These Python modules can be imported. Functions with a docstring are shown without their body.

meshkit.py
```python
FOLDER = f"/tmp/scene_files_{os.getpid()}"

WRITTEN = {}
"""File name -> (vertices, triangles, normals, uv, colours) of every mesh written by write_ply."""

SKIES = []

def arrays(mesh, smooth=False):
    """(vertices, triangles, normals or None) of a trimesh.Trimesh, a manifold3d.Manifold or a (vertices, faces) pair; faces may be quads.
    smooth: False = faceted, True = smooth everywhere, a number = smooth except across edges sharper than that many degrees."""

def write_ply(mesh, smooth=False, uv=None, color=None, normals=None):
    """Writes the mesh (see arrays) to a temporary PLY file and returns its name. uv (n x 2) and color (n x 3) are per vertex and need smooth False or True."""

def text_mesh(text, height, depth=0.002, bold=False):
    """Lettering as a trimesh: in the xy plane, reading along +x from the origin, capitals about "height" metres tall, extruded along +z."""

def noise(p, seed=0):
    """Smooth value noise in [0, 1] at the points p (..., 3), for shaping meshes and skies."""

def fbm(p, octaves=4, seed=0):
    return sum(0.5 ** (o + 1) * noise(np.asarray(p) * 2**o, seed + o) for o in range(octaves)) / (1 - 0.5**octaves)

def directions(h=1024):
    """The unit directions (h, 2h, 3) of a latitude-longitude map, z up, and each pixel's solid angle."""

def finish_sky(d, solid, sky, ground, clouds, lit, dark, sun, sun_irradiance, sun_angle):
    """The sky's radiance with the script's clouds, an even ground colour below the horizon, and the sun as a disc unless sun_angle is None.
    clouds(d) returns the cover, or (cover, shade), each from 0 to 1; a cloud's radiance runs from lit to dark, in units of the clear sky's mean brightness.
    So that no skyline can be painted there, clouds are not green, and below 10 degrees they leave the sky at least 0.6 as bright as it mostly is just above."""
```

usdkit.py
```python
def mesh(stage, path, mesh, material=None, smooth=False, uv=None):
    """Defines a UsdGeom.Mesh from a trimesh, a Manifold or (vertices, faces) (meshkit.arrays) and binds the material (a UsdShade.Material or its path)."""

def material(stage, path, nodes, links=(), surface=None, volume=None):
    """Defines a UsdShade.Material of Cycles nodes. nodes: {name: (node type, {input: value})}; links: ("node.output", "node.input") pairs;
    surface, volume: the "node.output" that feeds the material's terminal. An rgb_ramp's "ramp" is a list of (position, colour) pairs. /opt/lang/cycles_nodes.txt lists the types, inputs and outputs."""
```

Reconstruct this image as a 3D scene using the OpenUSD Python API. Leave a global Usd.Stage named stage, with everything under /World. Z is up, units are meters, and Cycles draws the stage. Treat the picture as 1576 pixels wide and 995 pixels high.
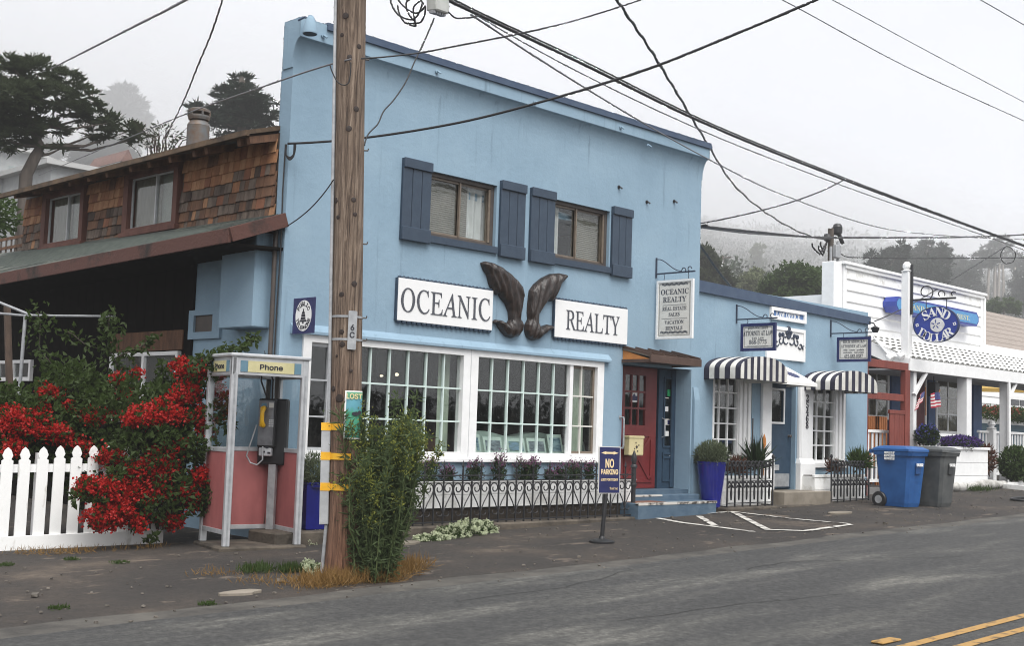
import math, random, glob
import numpy as np, trimesh, usdkit, meshkit
from pxr import Usd, UsdGeom, UsdLux, UsdShade, Gf, Sdf, Vt
from shapely import affinity, union_all
from shapely.geometry import Polygon, Point, LineString, MultiPolygon, box as sbox

stage = Usd.Stage.CreateInMemory()
UsdGeom.SetStageUpAxis(stage, UsdGeom.Tokens.z)
UsdGeom.SetStageMetersPerUnit(stage, 1.0)
UsdGeom.Xform.Define(stage, '/World')
PI = math.pi

# ---------------------------------------------------------------- camera
# world: X runs along the street front, Y away from the street, Z up; the big shop front stands on Y = 0
EYE = np.array([0.0, -12.0, 1.306])
FPX, CX, CY = 1900.9, 788.0, 497.5            # focal length and centre, in pixels of a 1576 wide picture
YAW, PITCH, ROLL = 0.788624, 0.084878, 0.033303
_f = np.array([math.sin(YAW) * math.cos(PITCH), math.cos(YAW) * math.cos(PITCH), math.sin(PITCH)])
_r0 = np.array([math.cos(YAW), -math.sin(YAW), 0.0]); _u0 = np.cross(_r0, _f)
_r = math.cos(ROLL) * _r0 + math.sin(ROLL) * _u0
_u = -math.sin(ROLL) * _r0 + math.cos(ROLL) * _u0
cam = UsdGeom.Camera.Define(stage, '/World/camera')
cam.CreateHorizontalApertureAttr(36.0); cam.CreateVerticalApertureAttr(36.0 * 647 / 1024)
cam.CreateFocalLengthAttr(36.0 * FPX / 1576)
cam.CreateClippingRangeAttr(Gf.Vec2f(0.1, 5000))
cam.AddTransformOp().Set(Gf.Matrix4d(*[float(q) for q in (*_r, 0, *_u, 0, *(-_f), 0, *EYE, 1)]))
cam.CreateExposureAttr(1.56)

# ---------------------------------------------------------------- sky and sun (overcast)
SUN_EL, SUN_AZ = math.radians(58), math.radians(203)          # azimuth from +Y towards +X
_s = np.array([math.sin(SUN_AZ) * math.cos(SUN_EL), math.cos(SUN_AZ) * math.cos(SUN_EL), math.sin(SUN_EL)])
sky = usdkit.material(stage, '/World/Looks/sky_look', {
    'tex': ('sky_texture', {'sky_type': 'single_scattering', 'sun_disc': False, 'sun_elevation': SUN_EL, 'sun_rotation': math.atan2(_s[0], _s[1])}),
    'co': ('texture_coordinate', {}),
    'mp': ('mapping', {'scale': (1.0, 1.0, 2.4)}),
    'nz': ('noise_texture', {'scale': 1.6, 'detail': 4.0, 'roughness': 0.55}),
    'rm': ('rgb_ramp', {'ramp': [(0.25, (2.55, 2.58, 2.72)), (0.75, (2.95, 2.97, 3.08))]}),
    'mx': ('mix', {'fac': 0.97}),
    'bg': ('background_shader', {'strength': 0.125})},
    [('co.generated', 'mp.vector'), ('mp.vector', 'nz.vector'), ('nz.fac', 'rm.fac'), ('tex.color', 'mx.color1'), ('rm.color', 'mx.color2'), ('mx.color', 'bg.color')], surface='bg.background')
dome = UsdLux.DomeLight.Define(stage, '/World/sky')
UsdShade.MaterialBindingAPI.Apply(dome.GetPrim()).Bind(sky)
sun = UsdLux.DistantLight.Define(stage, '/World/sun')
sun.CreateIntensityAttr(0.4); sun.CreateAngleAttr(50.0); sun.CreateNormalizeAttr(True)
sun.CreateColorAttr(Gf.Vec3f(1.0, 0.985, 0.96))
_z = _s; _x = np.cross([0, 0, 1], _z); _x /= np.linalg.norm(_x); _y = np.cross(_z, _x)
sun.AddTransformOp().Set(Gf.Matrix4d(*[float(q) for q in (*_x, 0, *_y, 0, *_z, 0, 0, 0, 0, 1)]))

# ---------------------------------------------------------------- points and helpers
def ray(px, py): return _f + _r * (px - CX) / FPX - _u * (py - CY) / FPX
def P(px, py, Y=0.0):                       # the point seen at a pixel, on the wall plane Y
    d = ray(px, py); return EYE + d * ((Y - EYE[1]) / d[1])
def PX(px, py, X):                          # ... on the wall plane X
    d = ray(px, py); return EYE + d * ((X - EYE[0]) / d[0])
def PZ(px, py, Z):
    d = ray(px, py); return EYE + d * ((Z - EYE[2]) / d[2])
def PD(px, py, dist):                       # ... at a distance
    d = ray(px, py); return EYE + d / np.linalg.norm(d) * dist
GB, GC = 0.0215, 0.010
def gz(x, y): return GB * (x - 12.0) + GC * np.minimum(y, 40.0)
def G(px, py):                              # ... on the ground
    d = ray(px, py)
    t = (GB * (EYE[0] - 12) + GC * EYE[1] - EYE[2]) / (d[2] - GB * d[0] - GC * d[1])
    return EYE + d * t

LOOKS = {}
def mat(name, c1, c2=None, scale=4.0, detail=4.0, rough=0.6, bump=0.0, bscale=None, stretch=(1, 1, 1), metallic=0.0, lo=0.35, hi=0.65, dist=0.02, spec=None, emit=None, coat=0.0, space='geo'):
    """A principled surface whose colour wanders between c1 and c2 with a noise, and a fine relief."""
    if name in LOOKS: return LOOKS[name]
    n = {'p': ('principled_bsdf', {'base_color': c1, 'roughness': rough, 'metallic': metallic})}
    l = []
    if spec is not None: n['p'][1]['specular_ior_level'] = spec
    if coat: n['p'][1]['coat_weight'] = coat
    if emit: n['p'][1]['emission_color'] = c1; n['p'][1]['emission_strength'] = emit
    if c2 is not None or bump:
        n['g'] = ('geometry', {}) if space == 'geo' else ('texture_coordinate', {})
        n['m'] = ('mapping', {'scale': stretch}); l.append(('g.position' if space == 'geo' else 'g.object', 'm.vector'))
    if c2 is not None:
        n['n'] = ('noise_texture', {'scale': scale, 'detail': detail, 'roughness': 0.6}); l.append(('m.vector', 'n.vector'))
        n['r'] = ('rgb_ramp', {'ramp': [(lo, c1), (hi, c2)]}); l += [('n.fac', 'r.fac'), ('r.color', 'p.base_color')]
    if bump:
        n['bn'] = ('noise_texture', {'scale': bscale or scale * 6, 'detail': 3.0}); l.append(('m.vector', 'bn.vector'))
        n['b'] = ('bump', {'strength': bump, 'distance': dist}); l += [('bn.fac', 'b.height'), ('b.normal', 'p.normal')]
    LOOKS[name] = usdkit.material(stage, '/World/Looks/' + name, n, l, surface='p.BSDF')
    return LOOKS[name]
def leafmat(name, c1, c2, c3=None, trans=0.25, rough=0.6):
    """Leaves: every small face its own tone, some light passing through."""
    if name in LOOKS: return LOOKS[name]
    st = [(0.0, c1), (0.55, c2), (1.0, c3 or c2)]
    n = {'g': ('geometry', {}), 'r': ('rgb_ramp', {'ramp': st}), 'p': ('principled_bsdf', {'roughness': rough, 'specular_ior_level': 0.3}),
         't': ('translucent_bsdf', {}), 'm': ('mix_closure', {'fac': trans})}
    l = [('g.random_per_island', 'r.fac'), ('r.color', 'p.base_color'), ('r.color', 't.color'), ('p.BSDF', 'm.closure1'), ('t.BSDF', 'm.closure2')]
    LOOKS[name] = usdkit.material(stage, '/World/Looks/' + name, n, l, surface='m.closure')
    return LOOKS[name]
def glassmat(name, tint=(0.95, 0.97, 0.965), base=0.045, rough=0.02):
    """A thin pane: clear, with a mirror share that grows towards grazing views."""
    if name in LOOKS: return LOOKS[name]
    LOOKS[name] = usdkit.material(stage, '/World/Looks/' + name, {'t': ('transparent_bsdf', {'color': tint}), 'g': ('glossy_bsdf', {'roughness': rough, 'color': (1, 1, 1)}), 'w': ('layer_weight', {'blend': 0.5}), 'ge': ('geometry', {}), 'wn': ('noise_texture', {'scale': 2.6, 'detail': 2.0}), 'wb': ('bump', {'strength': 0.25, 'distance': 0.012}),
        'pw': ('math', {'math_type': 'power', 'value2': 5.0}), 'f': ('math', {'math_type': 'multiply_add', 'value2': 1 - base, 'value3': base}), 'm': ('mix_closure', {})},
        [('ge.position', 'wn.vector'), ('wn.fac', 'wb.height'), ('wb.normal', 'g.normal'), ('w.facing', 'pw.value1'), ('pw.value', 'f.value1'), ('f.value', 'm.fac'), ('t.BSDF', 'm.closure1'), ('g.BSDF', 'm.closure2')], surface='m.closure')
    return LOOKS[name]

# ---- mesh builder
_CB = None
def _chamfer_topology():
    global _CB
    if _CB is None:
        sg = np.array([(a, b, c) for a in (-1, 1) for b in (-1, 1) for c in (-1, 1)], float)
        pts, key = [], []
        for s in sg:
            for k in range(3):
                q = s * 1.0; m = np.ones(3); m[k] = 0.8; pts.append(q * m * np.array([1, 1, 1])); key.append((s, k))
        # vertices: two axes inset, one at full extent
        pts = np.array([s * np.where(np.arange(3) == k, 1.0, 0.8) for s, k in key])
        h = trimesh.convex.convex_hull(pts)
        idx = [int(np.argmin(((pts - v) ** 2).sum(1))) for v in h.vertices]
        _CB = (np.array([key[i][0] for i in idx]), np.array([key[i][1] for i in idx]), np.array(h.faces))
    return _CB
_BOXF = np.array([[0, 1, 3], [0, 3, 2], [4, 6, 7], [4, 7, 5], [0, 4, 5], [0, 5, 1], [2, 3, 7], [2, 7, 6], [0, 2, 6], [0, 6, 4], [1, 5, 7], [1, 7, 3]])
_BOXV = np.array([(a, b, c) for a in (-1, 1) for b in (-1, 1) for c in (-1, 1)], float)
def rotz(a):
    c, s = math.cos(a), math.sin(a); return np.array([[c, -s, 0], [s, c, 0], [0, 0, 1.0]])
def rotx(a):
    c, s = math.cos(a), math.sin(a); return np.array([[1.0, 0, 0], [0, c, -s], [0, s, c]])
def roty(a):
    c, s = math.cos(a), math.sin(a); return np.array([[c, 0, s], [0, 1.0, 0], [-s, 0, c]])
class MB:
    def __init__(self): self.v, self.f, self.n = [], [], 0
    def add(self, v, f):
        v = np.asarray(v, float).reshape(-1, 3); f = np.asarray(f, int)
        if f.shape[1] == 4: f = np.vstack([f[:, [0, 1, 2]], f[:, [0, 2, 3]]])
        self.v.append(v); self.f.append(f + self.n); self.n += len(v); return self
    def mesh(self, m): return self.add(m.vertices, m.faces)
    def obox(self, c, h, R=None, b=0.0):
        """A box of half sizes h about c, turned by R, edges chamfered by b."""
        h = np.asarray(h, float)
        if b > 0 and b < h.min() * 0.9:
            s, k, f = _chamfer_topology()
            v = s * np.where(np.arange(3)[None, :] == k[:, None], h, h - b)
        else: v, f = _BOXV * h, _BOXF
        if R is not None: v = v @ np.asarray(R).T
        return self.add(v + np.asarray(c, float), f)
    def box(self, x0, x1, y0, y1, z0, z1, b=0.0):
        x0, x1 = min(x0, x1), max(x0, x1); y0, y1 = min(y0, y1), max(y0, y1); z0, z1 = min(z0, z1), max(z0, z1)
        return self.obox([(x0 + x1) / 2, (y0 + y1) / 2, (z0 + z1) / 2], [(x1 - x0) / 2, (y1 - y0) / 2, (z1 - z0) / 2], None, b)
    def bar(self, p, q, w, h=None, up=(0, 0, 1), b=0.0):
        p, q = np.asarray(p, float), np.asarray(q, float); d = q - p; L = np.linalg.norm(d); d = d / L
        s = np.cross(d, up)
        if np.linalg.norm(s) < 1e-6: s = np.cross(d, (0, 1, 0))
        s /= np.linalg.norm(s); t = np.cross(s, d)
        return self.obox((p + q) / 2, [w / 2, L / 2, (h or w) / 2], np.stack([s, d, t], 1), b)
    def tube(self, pts, r, n=8, cap=True, flat=None):
        pts = np.asarray(pts, float); m = len(pts); r = np.broadcast_to(np.asarray(r, float), (m,))
        d = np.gradient(pts, axis=0); d /= np.maximum(np.linalg.norm(d, axis=1, keepdims=True), 1e-12)
        a = np.array([0, 0, 1.0]) if abs(d[0][2]) < 0.9 else np.array([1.0, 0, 0])
        s = np.cross(d[0], a); s /= np.linalg.norm(s); V = []
        ang = np.linspace(0, 2 * PI, n, endpoint=False)
        for i in range(m):
            s = s - d[i] * (s @ d[i]); s /= max(np.linalg.norm(s), 1e-12); t = np.cross(d[i], s)
            V.append(pts[i] + r[i] * (np.outer(np.cos(ang), s) + np.outer(np.sin(ang), t)))
        V = np.vstack(V); F = []
        k = np.arange(n); k2 = (k + 1) % n
        for i in range(m - 1): F.append(np.stack([i * n + k, i * n + k2, (i + 1) * n + k2, (i + 1) * n + k], 1))
        F = np.vstack(F); F = np.vstack([F[:, [0, 1, 2]], F[:, [0, 2, 3]]])
        if cap:
            V = np.vstack([V, pts[:1], pts[-1:]]); c0, c1 = m * n, m * n + 1
            F = np.vstack([F, np.stack([np.full(n, c0), k2, k], 1), np.stack([np.full(n, c1), (m - 1) * n + k, (m - 1) * n + k2], 1)])
        return self.add(V, F)
    def lathe(self, prof, c=(0, 0, 0), n=20, sx=1.0, sy=1.0, R=None):
        """prof: (radius, height) pairs, bottom to top."""
        prof = np.asarray(prof, float); ang = np.linspace(0, 2 * PI, n, endpoint=False); m = len(prof)
        V = np.stack([np.outer(prof[:, 0], np.cos(ang)) * sx, np.outer(prof[:, 0], np.sin(ang)) * sy, np.repeat(prof[:, 1:2], n, 1)], -1).reshape(-1, 3)
        k = np.arange(n); k2 = (k + 1) % n
        F = np.vstack([np.stack([i * n + k, i * n + k2, (i + 1) * n + k2, (i + 1) * n + k], 1) for i in range(m - 1)])
        F = np.vstack([F[:, [0, 1, 2]], F[:, [0, 2, 3]]])
        V = np.vstack([V, [[0, 0, prof[0, 1]], [0, 0, prof[-1, 1]]]])
        F = np.vstack([F, np.stack([np.full(n, m * n), k2, k], 1), np.stack([np.full(n, m * n + 1), (m - 1) * n + k, (m - 1) * n + k2], 1)])
        if R is not None: V = V @ np.asarray(R).T
        return self.add(V + np.asarray(c, float), F)
    def prism(self, poly3, dvec):
        """A planar polygon (list of 3-D points) swept along dvec."""
        a = np.asarray(poly3, float); n = len(a); d = np.asarray(dvec, float)
        nrm = np.zeros(3)
        for i in range(n): nrm += np.cross(a[i], a[(i + 1) % n])
        if nrm @ d > 0: a = a[::-1]
        V = np.vstack([a, a + d]); F = []
        u = a[1] - a[0]; u /= np.linalg.norm(u); w = np.cross(nrm / np.linalg.norm(nrm), u)
        p2 = Polygon(np.stack([(a - a[0]) @ u, (a - a[0]) @ w], 1))
        tv, tf = trimesh.creation.triangulate_polygon(p2, engine='earcut')
        key = np.stack([(a - a[0]) @ u, (a - a[0]) @ w], 1)
        idx = np.array([int(np.argmin(((key - q) ** 2).sum(1))) for q in tv]); tf = idx[tf]
        for t in tf:
            nn = np.cross(a[t[1]] - a[t[0]], a[t[2]] - a[t[0]])
            if nn @ d > 0: t = t[::-1]
            F.append(t); F.append(t[::-1] + n)
        for i in range(n):
            j = (i + 1) % n; F.append([i, i + n, j]); F.append([j, i + n, j + n])
        m = trimesh.Trimesh(V, np.array(F), process=False)
        if m.volume < 0: m.invert()
        return self.mesh(m)
    def grid(self, X, Y, Z):
        r, c = X.shape; V = np.stack([X, Y, Z], -1).reshape(-1, 3)
        i, j = np.meshgrid(np.arange(r - 1), np.arange(c - 1), indexing='ij'); a = (i * c + j).ravel()
        return self.add(V, np.stack([a, a + c, a + c + 1, a + 1], 1))
    def leaves(self, pts, dirs, L, W, rng, fold=0.35):
        """Little folded leaves at pts pointing along dirs."""
        pts, d = np.asarray(pts, float), np.asarray(dirs, float); m = len(pts)
        d = d / np.maximum(np.linalg.norm(d, axis=1, keepdims=True), 1e-9)
        a = rng.normal(size=(m, 3)); s = np.cross(d, a); s /= np.maximum(np.linalg.norm(s, axis=1, keepdims=True), 1e-9); n = np.cross(s, d)
        L = (np.broadcast_to(L, (m,)) * rng.uniform(0.7, 1.3, m))[:, None]; W = (np.broadcast_to(W, (m,)) * rng.uniform(0.7, 1.3, m))[:, None]
        V = np.stack([pts, pts + d * L * .5 + s * W * .5 + n * W * fold, pts + d * L, pts + d * L * .5 - s * W * .5 + n * W * fold], 1).reshape(-1, 3)
        k = np.arange(m) * 4
        return self.add(V, np.vstack([np.stack([k, k + 1, k + 2], 1), np.stack([k, k + 2, k + 3], 1)]))
    def build(self, name, m, parent=None, smooth=None, **kw):
        v, f = np.vstack(self.v), np.vstack(self.f)
        return put(name, (v, f), m, parent, smooth, **kw)

class PL:
    """A flat board's own axes: O its origin, U along the writing, V up; N comes out towards the reader."""
    def __init__(self, O, U, V=(0, 0, 1)):
        self.O = np.asarray(O, float); self.U = np.asarray(U, float) / np.linalg.norm(U); V = np.asarray(V, float)
        V = V - self.U * (V @ self.U); self.V = V / np.linalg.norm(V); self.N = np.cross(self.U, self.V)
    def at(self, a, b, c=0.0): return self.O + self.U * a + self.V * b + self.N * c
    def ext(self, mb, shape, c0, c1):
        for g in getattr(shape, 'geoms', [shape]):
            if g.is_empty or g.area < 1e-9: continue
            m = trimesh.creation.extrude_polygon(g, c1 - c0, engine='earcut'); v = m.vertices
            mb.add(self.O + np.outer(v[:, 0], self.U) + np.outer(v[:, 1], self.V) + np.outer(v[:, 2] + c0, self.N), m.faces)
        return mb
    def box(self, mb, a0, a1, b0, b1, c0, c1, b=0.0):
        return mb.obox(self.at((a0 + a1) / 2, (b0 + b1) / 2, (c0 + c1) / 2), [abs(a1 - a0) / 2, abs(b1 - b0) / 2, abs(c1 - c0) / 2], np.stack([self.U, self.V, self.N], 1), b)

_FONTS = glob.glob('/opt/blender-*/*/datafiles/fonts/')[0]
_TX = {}
def text(s, h, style='serif', width=None):
    """The outline of a line of lettering, capitals h tall, starting at (0, 0)."""
    from PIL import Image, ImageDraw, ImageFont
    key = (s, style)
    if key not in _TX:
        fn = {'serif': 'NotoSansMath-Regular.woff2', 'bold': 'NotoSansMath-Regular.woff2'}.get(style, 'Inter.woff2')
        font = ImageFont.truetype(_FONTS + fn, 96)
        up, low, dig = {'bold': (0x1D400, 0x1D41A, 0x1D7CE), 'serif': (0x1D434, 0x1D44E, 0x1D7CE)}.get(style, (65, 97, 48))
        t = ''.join(chr(up + ord(c) - 65) if 'A' <= c <= 'Z' else (chr(low + ord(c) - 97) if 'a' <= c <= 'z' and c != 'h' else (chr(dig + ord(c) - 48) if '0' <= c <= '9' else c)) for c in s)
        st = 3 if style == 'heavy' else 0
        x0, y0, x1, y1 = font.getbbox(t, anchor='ls', stroke_width=st)
        im = Image.new('L', (int(x1 - x0) + 8, int(y1 - y0) + 8))
        ImageDraw.Draw(im).text((4 - x0, 4 - y0), t, 255, font, anchor='ls', stroke_width=st)
        on = np.pad(np.asarray(im) > 127, ((0, 0), (1, 1))).astype(np.int8)
        rows, a = np.nonzero(np.diff(on, axis=1) == 1); b = np.nonzero(np.diff(on, axis=1) == -1)[1]
        sh = union_all([sbox(p, -r - 1, q, -r) for r, p, q in zip(rows, a, b)]).buffer(0.6).buffer(-0.6).simplify(0.6)
        k = 1 / 68.0
        sh = affinity.affine_transform(sh, [k, 0, 0, k, 0, (4 - y0) * k])
        if style == 'serif': sh = affinity.affine_transform(sh, [1, -0.27, 0, 1, 0, 0])
        bx = sh.bounds; _TX[key] = affinity.translate(sh, -bx[0], 0)
    sh = affinity.scale(_TX[key], h, h, origin=(0, 0))
    if width: sh = affinity.scale(sh, width / max(sh.bounds[2], 1e-6), 1, origin=(0, 0))
    return sh
def centred(sh, cx, y): b = sh.bounds; return affinity.translate(sh, cx - (b[0] + b[2]) / 2, y)

_NUM, BASE = {}, {}
def _path(parent, name):
    top = str(parent.GetPath()) if parent is not None else '/World'
    k = (top, name); n = _NUM.get(k, -1) + 1; _NUM[k] = n
    return f'{top}/{name}' if n == 0 else f'{top}/{name}_{n:03d}'
def tag(prim, label=None, cat=None, group=None, kind=None):
    for k, v in (('label', label), ('category', cat), ('group', group), ('kind', kind)):
        if v: prim.SetCustomDataByKey(k, v)
    return prim
def put(name, vf, m, parent=None, smooth=None, label=None, cat=None, group=None, kind=None):
    """One Mesh prim, under parent or under /World. Points are given in world metres (less the parent's base)."""
    v, f = vf; base = BASE.get(str(parent.GetPath()), (np.zeros(3),))[0] if parent is not None else np.zeros(3)
    path = _path(parent, name)
    p = usdkit.mesh(stage, path, (np.asarray(v) - base, f), m, smooth if smooth else False).GetPrim()
    BASE[path] = (np.asarray(base),)
    return tag(p, label, cat, group, kind)
def thing(name, label, cat, base=(0, 0, 0), group=None, kind=None, rot=0.0):
    """An Xform at the thing's base. Its parts are given in world metres unless rot or a copy moves them."""
    path = _path(None, name); x = UsdGeom.Xform.Define(stage, path)
    x.AddTranslateOp().Set(Gf.Vec3d(*map(float, base)))
    if rot: x.AddRotateZOp().Set(math.degrees(rot))
    BASE[path] = (np.asarray(base, float),)
    return tag(x.GetPrim(), label, cat, group, kind)
def local(name, label, cat, base, rot=0.0, group=None):
    """As thing(), but its parts are given in its own metres."""
    t = thing(name, label, cat, base, group, None, rot); BASE[str(t.GetPath())] = (np.zeros(3),); return t
def copy_of(src, label, base, rot=0.0, group=None):
    d = src.GetCustomData(); t = local(src.GetName(), label, d['category'], base, rot, group or d.get('group'))
    t.GetReferences().AddInternalReference(src.GetPath()); t.SetInstanceable(True); return t

# ---------------------------------------------------------------- looks
M = dict(
    blue=mat('blue_stucco', (0.205, 0.335, 0.45), (0.225, 0.36, 0.475), 1.6, 5, 0.75, bump=0.35, bscale=22, dist=0.012),
    navy=mat('navy_paint', (0.024, 0.042, 0.069), (0.031, 0.052, 0.081), 9, 4, 0.5, bump=0.1, bscale=60, dist=0.004),
    cap=mat('cap_flashing', (0.035, 0.06, 0.11), (0.05, 0.08, 0.13), 5, 3, 0.5),
    white=mat('white_paint', (0.76, 0.76, 0.75), (0.82, 0.82, 0.81), 6, 5, 0.5, bump=0.12, bscale=40, dist=0.004),
    oldwhite=mat('weathered_white_paint', (0.52, 0.51, 0.47), (0.80, 0.80, 0.78), 5, 8, 0.6, bump=0.3, bscale=30, dist=0.006, lo=0.3, hi=0.5),
    mint=mat('muntin_paint', (0.55, 0.66, 0.62), (0.6, 0.7, 0.66), 8, 3, 0.5),
    bronze=mat('bronze_sash', (0.16, 0.115, 0.075), (0.2, 0.145, 0.095), 10, 3, 0.4),
    bronzedark=mat('dark_bronze_frame', (0.055, 0.045, 0.04), (0.075, 0.06, 0.05), 10, 3, 0.5),
    tansash=mat('tan_sash', (0.13, 0.10, 0.075), (0.17, 0.135, 0.10), 10, 3, 0.4),
    glass=glassmat('window_glass'),
    boothglass=glassmat('booth_glass', (0.95, 0.97, 0.975)),
    blind=mat('beige_blind', (0.15, 0.14, 0.115), (0.19, 0.175, 0.145), 3, 3, 0.8),
    curtain=mat('white_curtain', (0.42, 0.42, 0.41), (0.52, 0.52, 0.51), 4, 3, 0.85),
    greencurtain=mat('pale_green_curtain', (0.36, 0.42, 0.33), (0.42, 0.48, 0.38), 4, 3, 0.85),
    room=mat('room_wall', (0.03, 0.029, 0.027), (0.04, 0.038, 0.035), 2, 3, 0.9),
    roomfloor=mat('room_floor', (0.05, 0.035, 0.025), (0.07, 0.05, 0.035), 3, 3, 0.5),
    red=mat('red_door_paint', (0.145, 0.017, 0.018), (0.18, 0.023, 0.022), 7, 4, 0.4),
    redwood=mat('red_stain', (0.14, 0.026, 0.018), (0.20, 0.042, 0.028), 6, 5, 0.6, bump=0.2, bscale=25, stretch=(1, 1, .25)),
    doorblue=mat('blue_door_paint', (0.026, 0.05, 0.082), (0.034, 0.062, 0.097), 7, 4, 0.5, spec=.25),
    stepblue=mat('worn_blue_paint', (0.05, 0.09, 0.135), (0.08, 0.125, 0.17), 6, 6, 0.7, bump=0.2, bscale=40),
    stepbrown=mat('worn_brown_mat', (0.13, 0.055, 0.035), (0.18, 0.08, 0.05), 8, 5, 0.8),
    copper=mat('weathered_copper', (0.075, 0.055, 0.045), (0.15, 0.135, 0.105), 3, 6, 0.55, metallic=0.25, stretch=(1, 1, 1)),
    copperdark=mat('copper_fascia', (0.075, 0.042, 0.03), (0.10, 0.06, 0.045), 5, 5, 0.5, metallic=0.3),
    orangewood=mat('orange_cedar', (0.42, 0.15, 0.035), (0.55, 0.22, 0.055), 6, 5, 0.6, stretch=(.4, 1, 3)),
    iron=mat('black_iron', (0.010, 0.010, 0.012), (0.02, 0.02, 0.022), 20, 3, 0.5, bump=0.15, bscale=90, dist=0.002),
    ironblue=mat('dark_blue_iron', (0.025, 0.035, 0.06), None, rough=0.5),
    black=mat('black_plastic', (0.012, 0.012, 0.013), None, rough=0.45),
    rubber=mat('black_cable', (0.016, 0.016, 0.018), None, rough=0.6),
    greycable=mat('grey_cable', (0.14, 0.14, 0.15), None, rough=0.6),
    alu=mat('dull_aluminium', (0.42, 0.43, 0.44), (0.55, 0.56, 0.57), 6, 5, 0.42, metallic=0.35, bump=0.08, bscale=50, dist=0.003),
    galv=mat('galvanised_steel', (0.30, 0.31, 0.32), (0.42, 0.43, 0.44), 12, 5, 0.5, metallic=0.4),
    pink=mat('faded_pink_panel', (0.25, 0.072, 0.072), (0.39, 0.125, 0.12), 3, 9, 0.55, stretch=(1, 1, .4), lo=.3, hi=.6),
    navysign=mat('navy_sign', (0.012, 0.016, 0.075), (0.016, 0.02, 0.09), 9, 3, 0.35),
    inkgrey=mat('charcoal_lettering', (0.07, 0.075, 0.09), None, rough=0.6),
    ink=mat('dark_lettering', (0.02, 0.02, 0.028), None, rough=0.6),
    boardwhite=mat('sign_white', (0.74, 0.74, 0.72), (0.80, 0.80, 0.785), 9, 6, 0.55, lo=0.25, hi=0.42),
    cream=mat('sign_cream', (0.62, 0.60, 0.55), (0.68, 0.66, 0.61), 7, 4, 0.6),
    whale=mat('carved_dark_wood', (0.008, 0.006, 0.005), (0.035, 0.022, 0.017), 5, 6, 0.36, bump=0.7, bscale=9, stretch=(6, 3, 1.2), dist=0.02),
    concrete=mat('old_concrete', (0.03, 0.024, 0.018), (0.10, 0.082, 0.062), 4, 8, 0.9, bump=0.5, bscale=25, dist=0.015),
    slab=mat('tan_concrete', (0.15, 0.128, 0.098), (0.23, 0.20, 0.16), 3, 6, 0.9, bump=0.3, bscale=30, dist=0.008),
    vase=mat('cobalt_glaze', (0.006, 0.009, 0.13), (0.010, 0.014, 0.17), 3, 3, 0.15, coat=0.5),
    soil=mat('dark_soil', (0.02, 0.015, 0.01), (0.04, 0.03, 0.02), 20, 5, 0.95, bump=0.6, bscale=60),
    yellow=mat('phone_yellow', (0.72, 0.40, 0.01), None, rough=0.35),
    tape=mat('reflective_yellow', (0.75, 0.38, 0.015), (0.82, 0.45, 0.03), 9, 3, 0.4),
    paleyellow=mat('pale_yellow_paint', (0.62, 0.53, 0.28), (0.68, 0.58, 0.33), 8, 4, 0.5),
    stemgreen=mat('green_stem', (0.05, 0.08, 0.02), (0.09, 0.11, 0.035), 9, 3, 0.7),
    bark=mat('grey_brown_bark', (0.035, 0.027, 0.021), (0.09, 0.073, 0.06), 4, 6, 0.9, bump=0.8, bscale=12, stretch=(1, 1, .2), dist=0.03),
)
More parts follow.
